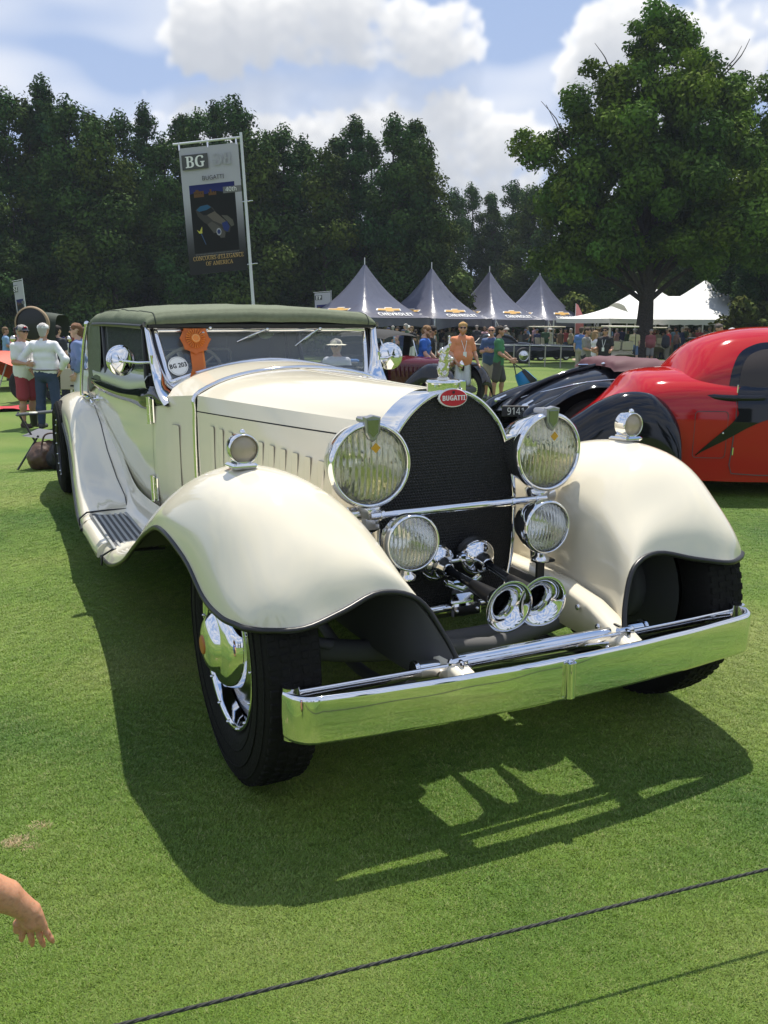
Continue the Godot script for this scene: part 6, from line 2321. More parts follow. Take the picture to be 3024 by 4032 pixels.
func build_tents() -> void:
	var grey := mat(Color(.105, .108, .150), .30)
	grey.metallic_specular = .8
	grey.backlight_enabled = true
	grey.backlight = Color(.10, .10, .15)
	grey.normal_enabled = true
	grey.normal_texture = noise_tex(.02, 256, 91, [], true, 3)
	grey.normal_scale = .25
	tri_planar(grey, .35)
	var gold := mat(Color(.62, .36, .09), .5)
	var white: Material = mats.white
	var p0 := spot(788, 50.0)
	var step := (Basis(Vector3.UP, deg_to_rad(-25.4)) * Vector3(1, 0, -1)).normalized() * 5.55
	var names4 := ["leftmost grey peaked tent with gold cross logos behind the tourer", "second grey peaked tent from the left with gold cross logos", "third grey peaked tent from the left with gold cross logos", "rightmost grey peaked tent with gold cross logos, nearest the maple"]
	for i in 4:
		var p := p0 + step * i
		p.y = ground_y(p.x, p.z)
		var t := thing("peaked_tent", names4[i], "tent", p, deg_to_rad(-25.4 + 45.0), "grey tents in a row")
		var a := 2.78
		var H0 := 2.30
		var H1 := [5.15, 5.2, 5.25, 5.3][i] as float
		# the canopy is one skin drawn over four rounded hips
		var skin := []
		for v in 25:
			var row := PackedVector3Array()
			for f in 4:
				for u in 24:
					row.append(tent_face(a, H0, H1, f, u / 12.0 - 1.0, v / 24.0))
			skin.append(row)
		var pan := put("canopy", MB.new().grid(skin, true), grey, t)
		for f in 4:
			var val := MB.new()
			var vr := []
			for u in 25:
				var q := tent_face(a, H0, H1, f, u / 12.0 - 1.0, 0.0)
				var arch := .42 + .28 * pow(absf(u / 12.0 - 1.0), 2.4)
				vr.append(PackedVector3Array([q, q - Vector3(0, arch, 0)]))
			val.grid(vr)
			put("valance", val, grey, t)
			var leg := MB.new()
			var c := Basis(Vector3.UP, PI / 2 * f) * Vector3(a, 0, a)
			leg.tube(PackedVector3Array([Vector3(c.x, -.3, c.z), Vector3(c.x, H0 - .05, c.z)]), .045, 8)
			put("leg", leg, mat(Color(.6, .6, .62), .4), t)
			if f == 0 or f == 3:
				# the gold cross and the white word below it, lying on the sloped cloth
				var cross := [[-.50, .10], [-.17, .10], [-.13, .21], [.20, .21], [.16, .10], [.50, .10], [.43, -.10], [.13, -.10], [.09, -.21], [-.22, -.21], [-.18, -.10], [-.57, -.10]]
				for lay in 2:
					var poly := PackedVector2Array()
					for q in cross:
						poly.append(Vector2(q[0], q[1]) * (1.12 if lay == 0 else 1.0) * Vector2(1, 1.0 if lay == 1 else 1.08))
					var tri := Geometry2D.triangulate_polygon(poly)
					var b := MB.new()
					for q in poly:
						b.v.append(tent_face(a, H0, H1, f, clampf(q.x * 1.75 / (a * .72), -1, 1), .330 + q.y * .235, .035 + .02 * lay))
					b.t.append_array(tri)
					b._fin(0, 0)
					put("logo_edge" if lay == 0 else "logo", b, white if lay == 0 else gold, pan)
				var s0 := tent_face(a, H0, H1, f, 0, .150)
				var s1 := tent_face(a, H0, H1, f, 0, .20)
				var up := (s1 - s0).normalized()
				var rt := Basis(Vector3.UP, PI / 2 * f) * Vector3.RIGHT
				var xf := Transform3D(Basis(rt, up + rt * .18, rt.cross(up).normalized()), s0 + rt.cross(up).normalized() * .06)
				letters("lettering", "CHEVROLET", .34, white, pan, xf, "Droid Sans", 700, 1.05)
		var fin := MB.new()
		fin.tube(v3s([[0, H1 - .3, 0], [0, H1 + .38, 0]]), .03, 6)
		put("finial", fin, mats.white, t)
		# guy strap at the corner that faces the camera
		put("strap", MB.new().tube(PackedVector3Array([Basis(Vector3.UP, -PI / 2) * Vector3(a, H0 - .1, a), Basis(Vector3.UP, -PI / 2) * Vector3(a + .9, .0, a + .9)]), .02, 5), mats.white, t)
		if i > 0:
			put("strap", MB.new().tube(PackedVector3Array([Basis(Vector3.UP, 0) * Vector3(a, H0 - .1, a), Vector3(a + .8, .0, a + .8)]), .02, 5), mats.white, t)
	# white tents
	var cloth := mat(Color(.82, .82, .81), .5)
	cloth.backlight_enabled = true
	cloth.backlight = Color(.5, .5, .48)
	var D := 60.0
	var big := thing("marquee", "large white marquee with two high peaks behind the maple trunk", "tent", spot(1468, D), deg_to_rad(-25.4))
	var K := D * 1.82278 / 3419.78
	var gy := spot(1468, D).y
	var hy := func(py: float) -> float: return rise(py, D, 1468) - gy
	var rows := []
	var pk := [[1398 - 1468, hy.call(612.0)], [1512 - 1468, hy.call(604.0)]]
	for j in 33:
		var z := lerpf(4.6, -4.6, j / 32.0)
		var row := PackedVector3Array()
		for i in 61:
			var px := lerpf(1338.0, 1650.0, i / 60.0)
			var x := (px - 1468.0) * K
			var y: float = 2.35
			for q in pk:
				var dx: float = (x - q[0] * K)
				var half := 4.4 if true else 1.0
				var e := maxf(absf(dx) / 4.3, absf(z) / 4.6)
				e = clampf(lerpf(e, Vector2(dx / 4.3, z / 4.6).length(), .5), 0, 1)
				y = maxf(y, 2.35 + (q[1] - 2.35) * pow(1.0 - e, 1.35))
			var saddle := clampf(1.0 - absf(z) / 4.6, 0, 1)
			if x > pk[0][0] * K and x < pk[1][0] * K:
				y = maxf(y, 2.35 + (hy.call(640.0) - 2.35) * pow(saddle, 1.35))
			row.append(Vector3(x, y, z))
		rows.append(row)
	put("canopy", MB.new().grid(rows), cloth, big)
	var edge := MB.new()

	var er := []
	for i in 61:
		var q: Vector3 = rows[0][i]
		er.append(PackedVector3Array([q, q - Vector3(0, .28 + .06 * absf(sin(i * .8)), 0)]))
	edge.grid(er)
	put("valance", edge, cloth, big)
	for i in 6:
		var x: float = lerpf(rows[0][0].x, rows[0][60].x, i / 5.0)
		for z in [4.55, -4.55]:
			put("leg", MB.new().tube(v3s([[x, -.3, z], [x, 2.33, z]]), .05, 8), mats.white, big)
	for q in pk:
		put("centre_pole", MB.new().tube(v3s([[q[0] * K, -.3, 0], [q[0] * K, q[1] + .15, 0]]), .06, 8), mats.white, big)
	var sm := thing("small_tent", "small white square tent left of the maple trunk", "tent", spot(1318, 56.0), deg_to_rad(-25.4 + 30.0))
	for f in 4:
		var rw := []
		for v in 11:
			var row := PackedVector3Array()
			for u in 9:
				row.append(tent_face(2.45, 2.35, rise(662, 56.0, 1318) - spot(1318, 56.0).y, f, u / 4.0 - 1.0, v / 10.0))
			rw.append(row)
		put("roof_panel", MB.new().grid(rw), cloth, sm)
		var c := Basis(Vector3.UP, PI / 2 * f) * Vector3(2.42, 0, 2.42)
		put("leg", MB.new().tube(PackedVector3Array([Vector3(c.x, -.3, c.z), Vector3(c.x, 2.33, c.z)]), .045, 8), mats.white, sm)
		var vr := []
		for u in 13:
			var q := tent_face(2.45, 2.35, 4.0, f, u / 6.0 - 1.0, 0.0)
			vr.append(PackedVector3Array([q, q - Vector3(0, .26, 0)]))
		put("valance", MB.new().grid(vr), cloth, sm)

# ---------------------------------------------------------------- the banners
func fill_poly(im: Image, pts: Array, c: Color) -> void:
	var lo := 1e9
	var hi := -1e9
	for p in pts:
		lo = minf(lo, p[1])
		hi = maxf(hi, p[1])
	for y in range(maxi(int(lo), 0), mini(int(hi) + 1, im.get_height())):
		var xs := []
		for i in pts.size():
			var a: Array = pts[i]
			var b: Array = pts[(i + 1) % pts.size()]
			if (a[1] <= y + .5) != (b[1] <= y + .5):
				xs.append(a[0] + (y + .5 - a[1]) / (b[1] - a[1]) * (b[0] - a[0]))
		xs.sort()
		for k in range(0, xs.size() - 1, 2):
			var x0 := maxi(int(xs[k]), 0)
			var x1 := mini(int(xs[k + 1]) + 1, im.get_width())
			if x1 > x0:
				im.fill_rect(Rect2i(x0, y, x1 - x0, 1), c)

func poster() -> ImageTexture:
	# the print on the banners: grey ground that darkens downwards, a night picture of an old car
	var im := Image.create(256, 512, false, Image.FORMAT_RGBA8)
	for y in 512:
		var k := smoothstep(.36, .95, y / 512.0)
		var c := Color(.66, .66, .69).lerp(Color(.14, .14, .15), k)
		im.fill_rect(Rect2i(0, y, 256, 1), c)
	fill_poly(im, [[30, 150], [226, 150], [226, 426], [30, 426]], Color(.028, .030, .042))
	for y in 44:
		im.fill_rect(Rect2i(30, 150 + y, 196, 1), Color(.05, .09, .34).lerp(Color(.10, .14, .38), y / 44.0))
	fill_poly(im, [[30, 186], [60, 180], [100, 190], [140, 180], [180, 188], [226, 184], [226, 210], [30, 210]], Color(.03, .04, .04))
	for b in [[48, 176, 44, 24], [56, 170, 14, 8], [112, 182, 34, 14], [118, 172, 8, 12]]:
		im.fill_rect(Rect2i(b[0], b[1], b[2], b[3]), Color(.36, .24, .12))
	for x in [52, 60, 70, 80, 116, 128, 138]:
		im.fill_rect(Rect2i(x, 182, 3, 5), Color(.14, .09, .05))
	# body, wings, roof, glass
	fill_poly(im, [[50, 250], [70, 236], [104, 232], [124, 246], [146, 280], [176, 304], [196, 330], [190, 352], [166, 350], [130, 330], [84, 304], [58, 276]], Color(.22, .21, .20))
	fill_poly(im, [[54, 250], [72, 236], [102, 233], [118, 244], [96, 254], [66, 258]], Color(.14, .32, .45))
	fill_poly(im, [[66, 258], [96, 254], [118, 246], [132, 262], [100, 274], [84, 274]], Color(.05, .06, .08))
	fill_poly(im, [[98, 274], [132, 262], [178, 306], [160, 318], [124, 300]], Color(.36, .33, .30))
	fill_poly(im, [[160, 312], [182, 306], [192, 330], [182, 350], [166, 340]], Color(.12, .18, .40))
	fill_poly(im, [[96, 312], [116, 302], [150, 326], [172, 352], [168, 372], [150, 372], [138, 350], [122, 350]], Color(.30, .29, .27))
	fill_poly(im, [[160, 280], [186, 284], [208, 304], [212, 326], [200, 330], [190, 314]], Color(.32, .31, .28))
	for q in [[144, 346, 13, Color(.6, .6, .62)], [144, 346, 8, Color(.15, .2, .4)]]:
		var ring := []
		for i in 18:
			ring.append([q[0] + cos(TAU * i / 18) * q[2] * .8, q[1] + sin(TAU * i / 18) * q[2] * 1.15])
		fill_poly(im, ring, q[3])
	fill_poly(im, [[48, 330], [60, 338], [72, 318], [70, 346], [58, 346]], Color(.72, .70, .30))
	fill_poly(im, [[64, 346], [67, 346], [84, 392], [82, 393]], Color(.25, .35, .5))
	fill_poly(im, [[176, 168], [256, 168], [256, 194], [176, 194]], Color(.42, .42, .42))
	# two rows of small print
	for row in 2:
		var x := 34
		while x < 222:
			var w := 3 + (x * 7 + row * 5) % 7
			im.fill_rect(Rect2i(x, 430 + row * 8, w, 3), Color(.5, .5, .5))
			x += w + 3
	im.generate_mipmaps()
	return ImageTexture.create_from_image(im)

func banner(label: String, foot: Vector3, top: Vector3, right: Vector3, w: float, h: float, code: String, sub: String, full: bool) -> void:
	var t := thing("banner", label, "banner", foot)
	var tp := top - foot
	put("pole", MB.new().tube(PackedVector3Array([Vector3(0, -.3, 0), tp]), PackedFloat32Array([.022, .015]), 10), mat(Color(.62, .64, .66), .35), t)
	var up := tp.normalized()
	var ac := tp - up * .05
	var lf := (-right - up * -right.dot(up)).normalized()
	lf = (lf - up * .055).normalized()
	put("arm", MB.new().tube(PackedVector3Array([ac, ac + lf * (w + .10)]), .012, 8), mat(Color(.62, .64, .66), .35), t)
	var b := MB.new()
	var rows := []
	var tl := ac + lf * (w + .04) - up * .05
	for i in 13:
		var row := PackedVector3Array()
		for j in 9:
			var u := j / 8.0
			var v := i / 12.0
			row.append(tl - lf * (w * u) - up * (h * v) + right.cross(up) * (.02 * sin(u * 3.1) * v))
		rows.append(row)
	b.grid_uv(rows, 0, 1, 0, 1)
	var m := mat(Color(1, 1, 1), .7)
	m.albedo_texture = mats.poster
	m.backlight_enabled = true
	m.backlight = Color(.30, .30, .30)
	var cl := put("cloth", b, m, t)
	var nz := (-lf).cross(up).normalized()
	var at := func(u: float, v: float) -> Transform3D: return Transform3D(Basis(-lf, up, nz), tl - lf * (w * u) - up * (h * v) + nz * .022)
	var dark := mat(Color(.075, .075, .08), .7)
	put("code_panel", MB.new().box(at.call(.26, .115), Vector3(w * .44, h * .115, .004), .001), dark, cl)
	letters("code_lettering", code, h * .090, mats.white, cl, at.call(.26, .115) * Transform3D(Basis.IDENTITY, Vector3(0, 0, .004)), "Droid Serif", 700, .92)
	if full:
		var gx: Transform3D = at.call(.72, .115)
		letters("ghost_lettering", code, h * .090, mat(Color(.34, .34, .37), .7), cl, gx * Transform3D(Basis.from_scale(Vector3(-1, 1, 1)), Vector3(0, 0, .004)), "Droid Serif", 700, .92)
		letters("name_lettering", sub, h * .034, mats.black, cl, at.call(.54, .248), "Droid Sans", 400)
		letters("title_lettering", "CONCOURS d'ELEGANCE", h * .034, mat(Color(.55, .36, .13), .6), cl, at.call(.52, .875), "Droid Serif", 400, .78)
		letters("title_lettering", "OF AMERICA", h * .032, mat(Color(.55, .36, .13), .6), cl, at.call(.53, .922), "Droid Serif", 400, .85)
		letters("number_lettering", "40th", h * .034, mats.white, cl, at.call(.83, .352), "Droid Sans", 400)
		for k in 3:
			put("ring", MB.new().tube(PackedVector3Array([ac + lf * (.06 + w * .48 * k) + up * .012, ac + lf * (.06 + w * .48 * k) - up * .07]), .010, 6), mats.chrome_soft, t)
		for v in [.46, .96]:
			put("ring", MB.new().tube(PackedVector3Array([tl - lf * w - up * (h * v), tl - lf * (w + .12) - up * (h * v)]), .006, 6), mats.chrome_soft, t)

func build_banners() -> void:
	mats.poster = poster()
	var R := CB.x
	R.y = 0
	R = R.normalized()
	var D := 10.5
	var foot := spot(566, D)
	var top := spot(533, D)
	top.y = rise(286, D, 520)
	banner("tall grey banner with the letters BG on a leaning pole behind the cream car", foot, top, R, .67, 1.37, "BG", "BUGATTI", true)
	var f2 := spot(66, 41.0)
	var t2 := spot(57, 41.0)
	t2.y = rise(601, 41.0, 57)
	banner("small distant banner with the letters ST above the men on the left", f2, t2, (R + CB.z * .8).normalized(), .72, 2.5, "ST", "", false)
	var f3 := spot(718, 50.0)
	var t3 := spot(716, 50.0)
	t3.y = rise(627, 50.0, 716)
	banner("small distant banner with the letters FP left of the grey tents", f3, t3, (R + CB.z * .3).normalized(), .95, 2.2, "FP", "", false)

# ---------------------------------------------------------------- small things round the car
func build_rosette() -> void:
	var t := thing("rosette", "orange pleated award rosette with a long ribbon on the windscreen of the cream car", "rosette", Vector3(-.432, 1.408, -2.325))
	var or1 := mat(Color(.58, .15, .02), .4)
	var or2 := mat(Color(.80, .27, .045), .4)
	for m in [or1, or2]:
		m.backlight_enabled = true
		m.backlight = Color(.6, .22, .03)
	var tilt := Basis(Vector3(1, 0, 0), -.30)
	# outer pleats: an octagon of folded ribbon
	for i in 8:
		var a := TAU * (i + .5) / 8
		var bx := Basis(Vector3(0, 0, 1), a)
		var b := MB.new()
		b.grid([PackedVector3Array([tilt * bx * Vector3(.045, -.036, .004), tilt * bx * Vector3(.045, 0, .010), tilt * bx * Vector3(.045, .036, .006)]), PackedVector3Array([tilt * bx * Vector3(.078, -.040, .0), tilt * bx * Vector3(.079, 0, .006), tilt * bx * Vector3(.084, .034, .010)])])
		put("outer_fold", b, or1, t)
	put("backing", MB.new().lathe([Vector2(0, .004), Vector2(.062, .004), Vector2(.063, .001)], Transform3D(tilt * Basis(Vector3(1, 0, 0), PI / 2), Vector3.ZERO), 24), or1, t)
	for i in 22:
		var a := TAU * i / 22
		var bx := Basis(Vector3(0, 0, 1), a)
		var b := MB.new()
		b.grid([PackedVector3Array([tilt * bx * Vector3(.024, -.0030, .008), tilt * bx * Vector3(.024, -.001, .019), tilt * bx * Vector3(.024, .0026, .012)]), PackedVector3Array([tilt * bx * Vector3(.055, -.0060, .008), tilt * bx * Vector3(.057, -.002, .022), tilt * bx * Vector3(.055, .0046, .014)])])
		put("pleat", b, or2, t)
	var disc := PackedVector2Array()
	for i in 28:
		disc.append(Vector2(cos(TAU * i / 28), sin(TAU * i / 28)) * .026)
	put("centre_button", MB.new().prism(disc, .006, Transform3D(tilt, tilt * Vector3(0, 0, .019)), .002), or2, t)
	var rg := PackedVector3Array()
	for i in 25:
		rg.append(tilt * Vector3(cos(TAU * i / 24) * .019, sin(TAU * i / 24) * .019, .026))
	put("button_ring", MB.new().tube(rg, .0015, 5, false), mat(Color(.75, .45, .18), .4), t)
	for k in 2:
		var rows := []
		for i in 15:
			var u := i / 14.0
			var y := -.05 - .175 * u - .025 * u * u
			var z := .010 + .075 * u + .13 * smoothstep(.62, 1.0, u) - .008 * k
			var x := .0 + .012 * k - .055 * smoothstep(.55, 1.0, u)
			rows.append(PackedVector3Array([Vector3(x - .034, y, z), Vector3(x, y - .002, z + .004 * sin(u * 7.0)), Vector3(x + .034, y, z)]))
		put("ribbon_tail", MB.new().grid(rows), or1 if k == 0 else or2, t)

func build_mascot() -> void:
	# a plain silver rearing animal stands on the filler cap
	var t := thing("mascot", "small silver rearing animal figure standing on the radiator cap", "ornament", Vector3(-.005, 1.304, -.205))
	var b := MB.new()
	flesh(b, [[Vector3(-.012, .012, .0), Vector3(-.014, .050, .0), .011, .016], [Vector3(.012, .012, .0), Vector3(.014, .050, .0), .011, .016], [Vector3(0, .055, -.006), Vector3(.003, .105, .0), .026, .022], [Vector3(.003, .105, .0), Vector3(.006, .138, .010), .020, .016], [Vector3(.006, .138, .010), Vector3(.010, .150, .020), .015, .011], [Vector3(.010, .150, .022), Vector3(.018, .172, .026), .007, .006], [Vector3(.018, .172, .026), Vector3(.016, .205, .022), .006, .0045], [Vector3(-.014, .110, .010), Vector3(-.022, .096, .034), .009, .007], [Vector3(.020, .110, .010), Vector3(.030, .100, .032), .009, .007], [Vector3(-.010, .142, .0), Vector3(-.022, .132, -.004), .010, .007]], .0042, .010)
	wrinkle(b, .004, 60.0, 8)
	put("figure", b, mats.nickel, t)
	t.scale = Vector3.ONE * .78
	put("plinth", MB.new().lathe([Vector2(.030, 0), Vector2(.030, .008), Vector2(.022, .014), Vector2(0, .015)], Transform3D.IDENTITY, 24), mats.nickel, t)

func build_rope() -> void:
	var b := MB.new()
	var A := Vector3(-2.6, .19, 1.02)
	var B := Vector3(2.4, .19, 1.60)
	var d := (B - A).normalized()
	var up := Vector3.UP
	var sd := d.cross(up)
	for k in 3:
		var path := PackedVector3Array()
		var n := 700
		for i in n + 1:
			var u := float(i) / n
			var ph := u * A.distance_to(B) / .026 * TAU / 1.0 * .36 + TAU * k / 3
			path.append(A.lerp(B, u) + (up * sin(ph) + sd * cos(ph)) * .0020 - up * .012 * sin(PI * u))
		b.tube(path, .0024, 5)
	var t := thing("rope", "thin dark twisted rope stretched low across the lawn in front of the cream car", "rope")
	put("strands", b, mat(Color(.030, .032, .028), .8), t)
	for p in [A, B]:
		put("stake", MB.new().tube(PackedVector3Array([p - Vector3(0, .3, 0), p + Vector3(0, .12, 0)]), .012, 8), mats.black, t)

func build_left_things() -> void:
	# a folding chair, bags and a sign beside the men on the left
	var p := spot(108, 9.7)
	var t := thing("camp_chair", "grey folding camp chair with a cup in its arm holder behind the rear wheel", "chair", p, deg_to_rad(-25.4))
	var fr := mat(Color(.05, .05, .055), .5)
	var cl := mat(Color(.12, .125, .14), .85)
	for s in [0.0, .56]:
		put("leg", MB.new().tube(v3s([[s - .30, .60, .25], [s - .12, .0, -.02]]), .011, 6), fr, t)
		put("leg", MB.new().tube(v3s([[s - .12, .36, .22], [s - .36, .0, .24]]), .011, 6), fr, t)
	put("seat", MB.new().grid(patch([v3s([[-.28, .36, .26], [0, .33, .26], [.28, .36, .26]]), v3s([[-.28, .38, -.2], [0, .35, -.2], [.28, .38, -.2]])], 4, 3)), cl, t)
	put("backrest", MB.new().grid(patch([v3s([[.02, .42, -.22], [.2, .41, -.25], [.40, .42, -.22]]), v3s([[.02, .66, -.34], [.2, .65, -.38], [.40, .66, -.34]])], 4, 3)), cl, t)
	put("armrest", MB.new().box(Transform3D(Basis(Vector3(0, 0, 1), .10), Vector3(-.04, .60, .24)), Vector3(.56, .03, .07), .01), cl, t)
	var cup := MB.new()
	cup.lathe([Vector2(.032, .0), Vector2(.040, .11), Vector2(.043, .125), Vector2(.0, .126)], Transform3D(Basis.IDENTITY, Vector3(-.13, .47, .28)), 16)
	put("cup_holder", cup, mats.black, t)
	put("cup_lid", MB.new().lathe([Vector2(.043, 0), Vector2(.040, .012), Vector2(0, .014)], Transform3D(Basis.IDENTITY, Vector3(-.13, .596, .28)), 16), mat(Color(.55, .55, .45), .4), t)
	var bg := thing("leather_bag", "brown leather holdall on the grass under the camp chair", "bag", spot(87, 9.5))
	var b := MB.new()
	flesh(b, [[Vector3(-.10, .12, 0), Vector3(.14, .12, 0), .13, .12], [Vector3(-.08, .22, 0), Vector3(.1, .24, 0), .07, .06]], .02, .05)
	wrinkle(b, .02, 9.0, 3)
	put("holdall", b, mat(Color(.10, .055, .035), .45), bg)
	put("handle", MB.new().tube(cr(v3s([[-.08, .26, .05], [-.04, .36, .06], [.06, .37, .06], [.1, .27, .05]]), 4), .010, 6), mat(Color(.08, .04, .03), .5), bg)
	var bk := thing("backpack", "black soft bag beside the brown holdall", "bag", spot(113, 9.35))
	var b2 := MB.new()
	flesh(b2, [[Vector3(-.03, .12, 0), Vector3(.1, .14, 0), .12, .12], [Vector3(0, .26, 0), Vector3(.06, .28, 0), .09, .09]], .022, .05)
	wrinkle(b2, .02, 9.0, 6)
	put("pouch", b2, mat(Color(.014, .014, .016), .7), bk)
	put("strap", MB.new().tube(cr(v3s([[-.05, .30, .05], [-.10, .2, .12], [-.06, .06, .13]]), 4), .012, 6), mats.black, bk)
	var sg := thing("sign_board", "cream information board on a stake between the two men on the left", "sign", spot(143, 17.0), deg_to_rad(-25.4))
	put("board", MB.new().box(Transform3D(Basis(Vector3(1, 0, 0), -.15), Vector3(0, .80, 0)), Vector3(.34, .38, .02), .004), mat(Color(.50, .48, .36), .7), sg)
	put("stake", MB.new().tube(v3s([[0, -.2, -.03], [0, .75, -.03]]), .018, 6), mats.white, sg)
	put("label_strip", MB.new().box(Transform3D(Basis(Vector3(1, 0, 0), -.15), Vector3(.08, .68, .03)), Vector3(.14, .03, .006), .001), mats.black, sg)
	# red and yellow things at the left edge
	var um := thing("red_parasol", "orange red parasol tipped over at the far left edge", "parasol", spot(0, 27.0), .4)
	var rows := []
	for i in 7:
		var u := i / 6.0
		var row := PackedVector3Array()
		for j in 17:
			var a := TAU * j / 16
			row.append(Basis(Vector3(0, 0, 1), -.5) * Vector3(cos(a) * 1.2 * u, .62 * (1.0 - pow(u, 1.5)) + .5, sin(a) * 1.2 * u))
		rows.append(row)
	put("canopy", MB.new().grid(rows), mat(Color(.60, .06, .02), .6), um)
	put("pole", MB.new().tube(v3s([[.3, 1.2, 0], [-.2, 0, 0]]), .02, 6), mats.white, um)
	var rc := thing("red_blanket", "red blanket spread on the grass at the left edge", "blanket", spot(-16, 20.0))
	var bl := []
	var nz := noise(2.5, 2, 9)
	for i in 9:
		var row := PackedVector3Array()
		for j in 9:
			row.append(Vector3(-.7 + j * .19, .05 + .06 * nz.get_noise_2d(i * .3, j * .3), -.4 + i * .1))
		bl.append(row)
	put("cloth", MB.new().grid(bl), mat(Color(.42, .03, .04), .85), rc)

func build_fence_and_flag() -> void:
	var t := thing("rope_barrier", "low rope barrier on pale posts in front of the grey tents", "barrier")
	var pts := PackedVector3Array()
	for i in 9:
		var p := spot(1010 + i * 34.0, 44.0 - i * .6)
		put("post", MB.new().tube(PackedVector3Array([p, p + Vector3(0, 1.0, 0)]), .03, 6), mat(Color(.35, .33, .28), .7), t)
		pts.append(p + Vector3(0, .95, 0))
	put("rope", MB.new().tube(pts, .015, 5), mats.white, t)
	var f := thing("feather_flag", "red and white feather flag between the grey and white tents", "flag", spot(1243, 58.0), deg_to_rad(-25.4))
	put("pole", MB.new().tube(v3s([[0, 0, 0], [-.05, 3.3, 0]]), .02, 6), mats.white, f)
	put("cloth", MB.new().prism(v2s([[0, 1.4], [.55, 1.5], [.45, 2.5], [.1, 3.2], [-.04, 3.3]]), .02, Transform3D.IDENTITY, .0), mat(Color(.55, .20, .20), .7), f)
	var w := thing("toilet_cabin", "grey domed toilet cabin behind the white tent corner", "cabin", spot(1255, 66.0), deg_to_rad(-25.4))
	put("wall", MB.new().box(Transform3D(Basis.IDENTITY, Vector3(0, 1.1, 0)), Vector3(1.2, 2.4, 1.2), .06), mat(Color(.25, .27, .28), .6), w)
	put("roof", MB.new().ball(Vector3(0, 2.3, 0), Vector3(.62, .4, .62), 14), mat(Color(.35, .37, .37), .6), w)
	# a tan path runs behind the maple
	var b := MB.new()
	var rows := []
	for i in 25:
		var px := lerpf(1240.0, 1750.0, i / 24.0)
		var a := spot(px, 49.5 - 3.0 * sin(i * .12))
		var c := spot(px, 53.0 - 3.0 * sin(i * .12))
		rows.append(PackedVector3Array([a + Vector3(0, .02, 0), c + Vector3(0, .02, 0)]))
	b.grid(rows)
	struct("path", b, mat(Color(.34, .27, .19), .9))

func face_turn(deg: float) -> float:
	# 0 looks at the camera, 90 to the right of the view
	return deg_to_rad(-25.4 + deg)

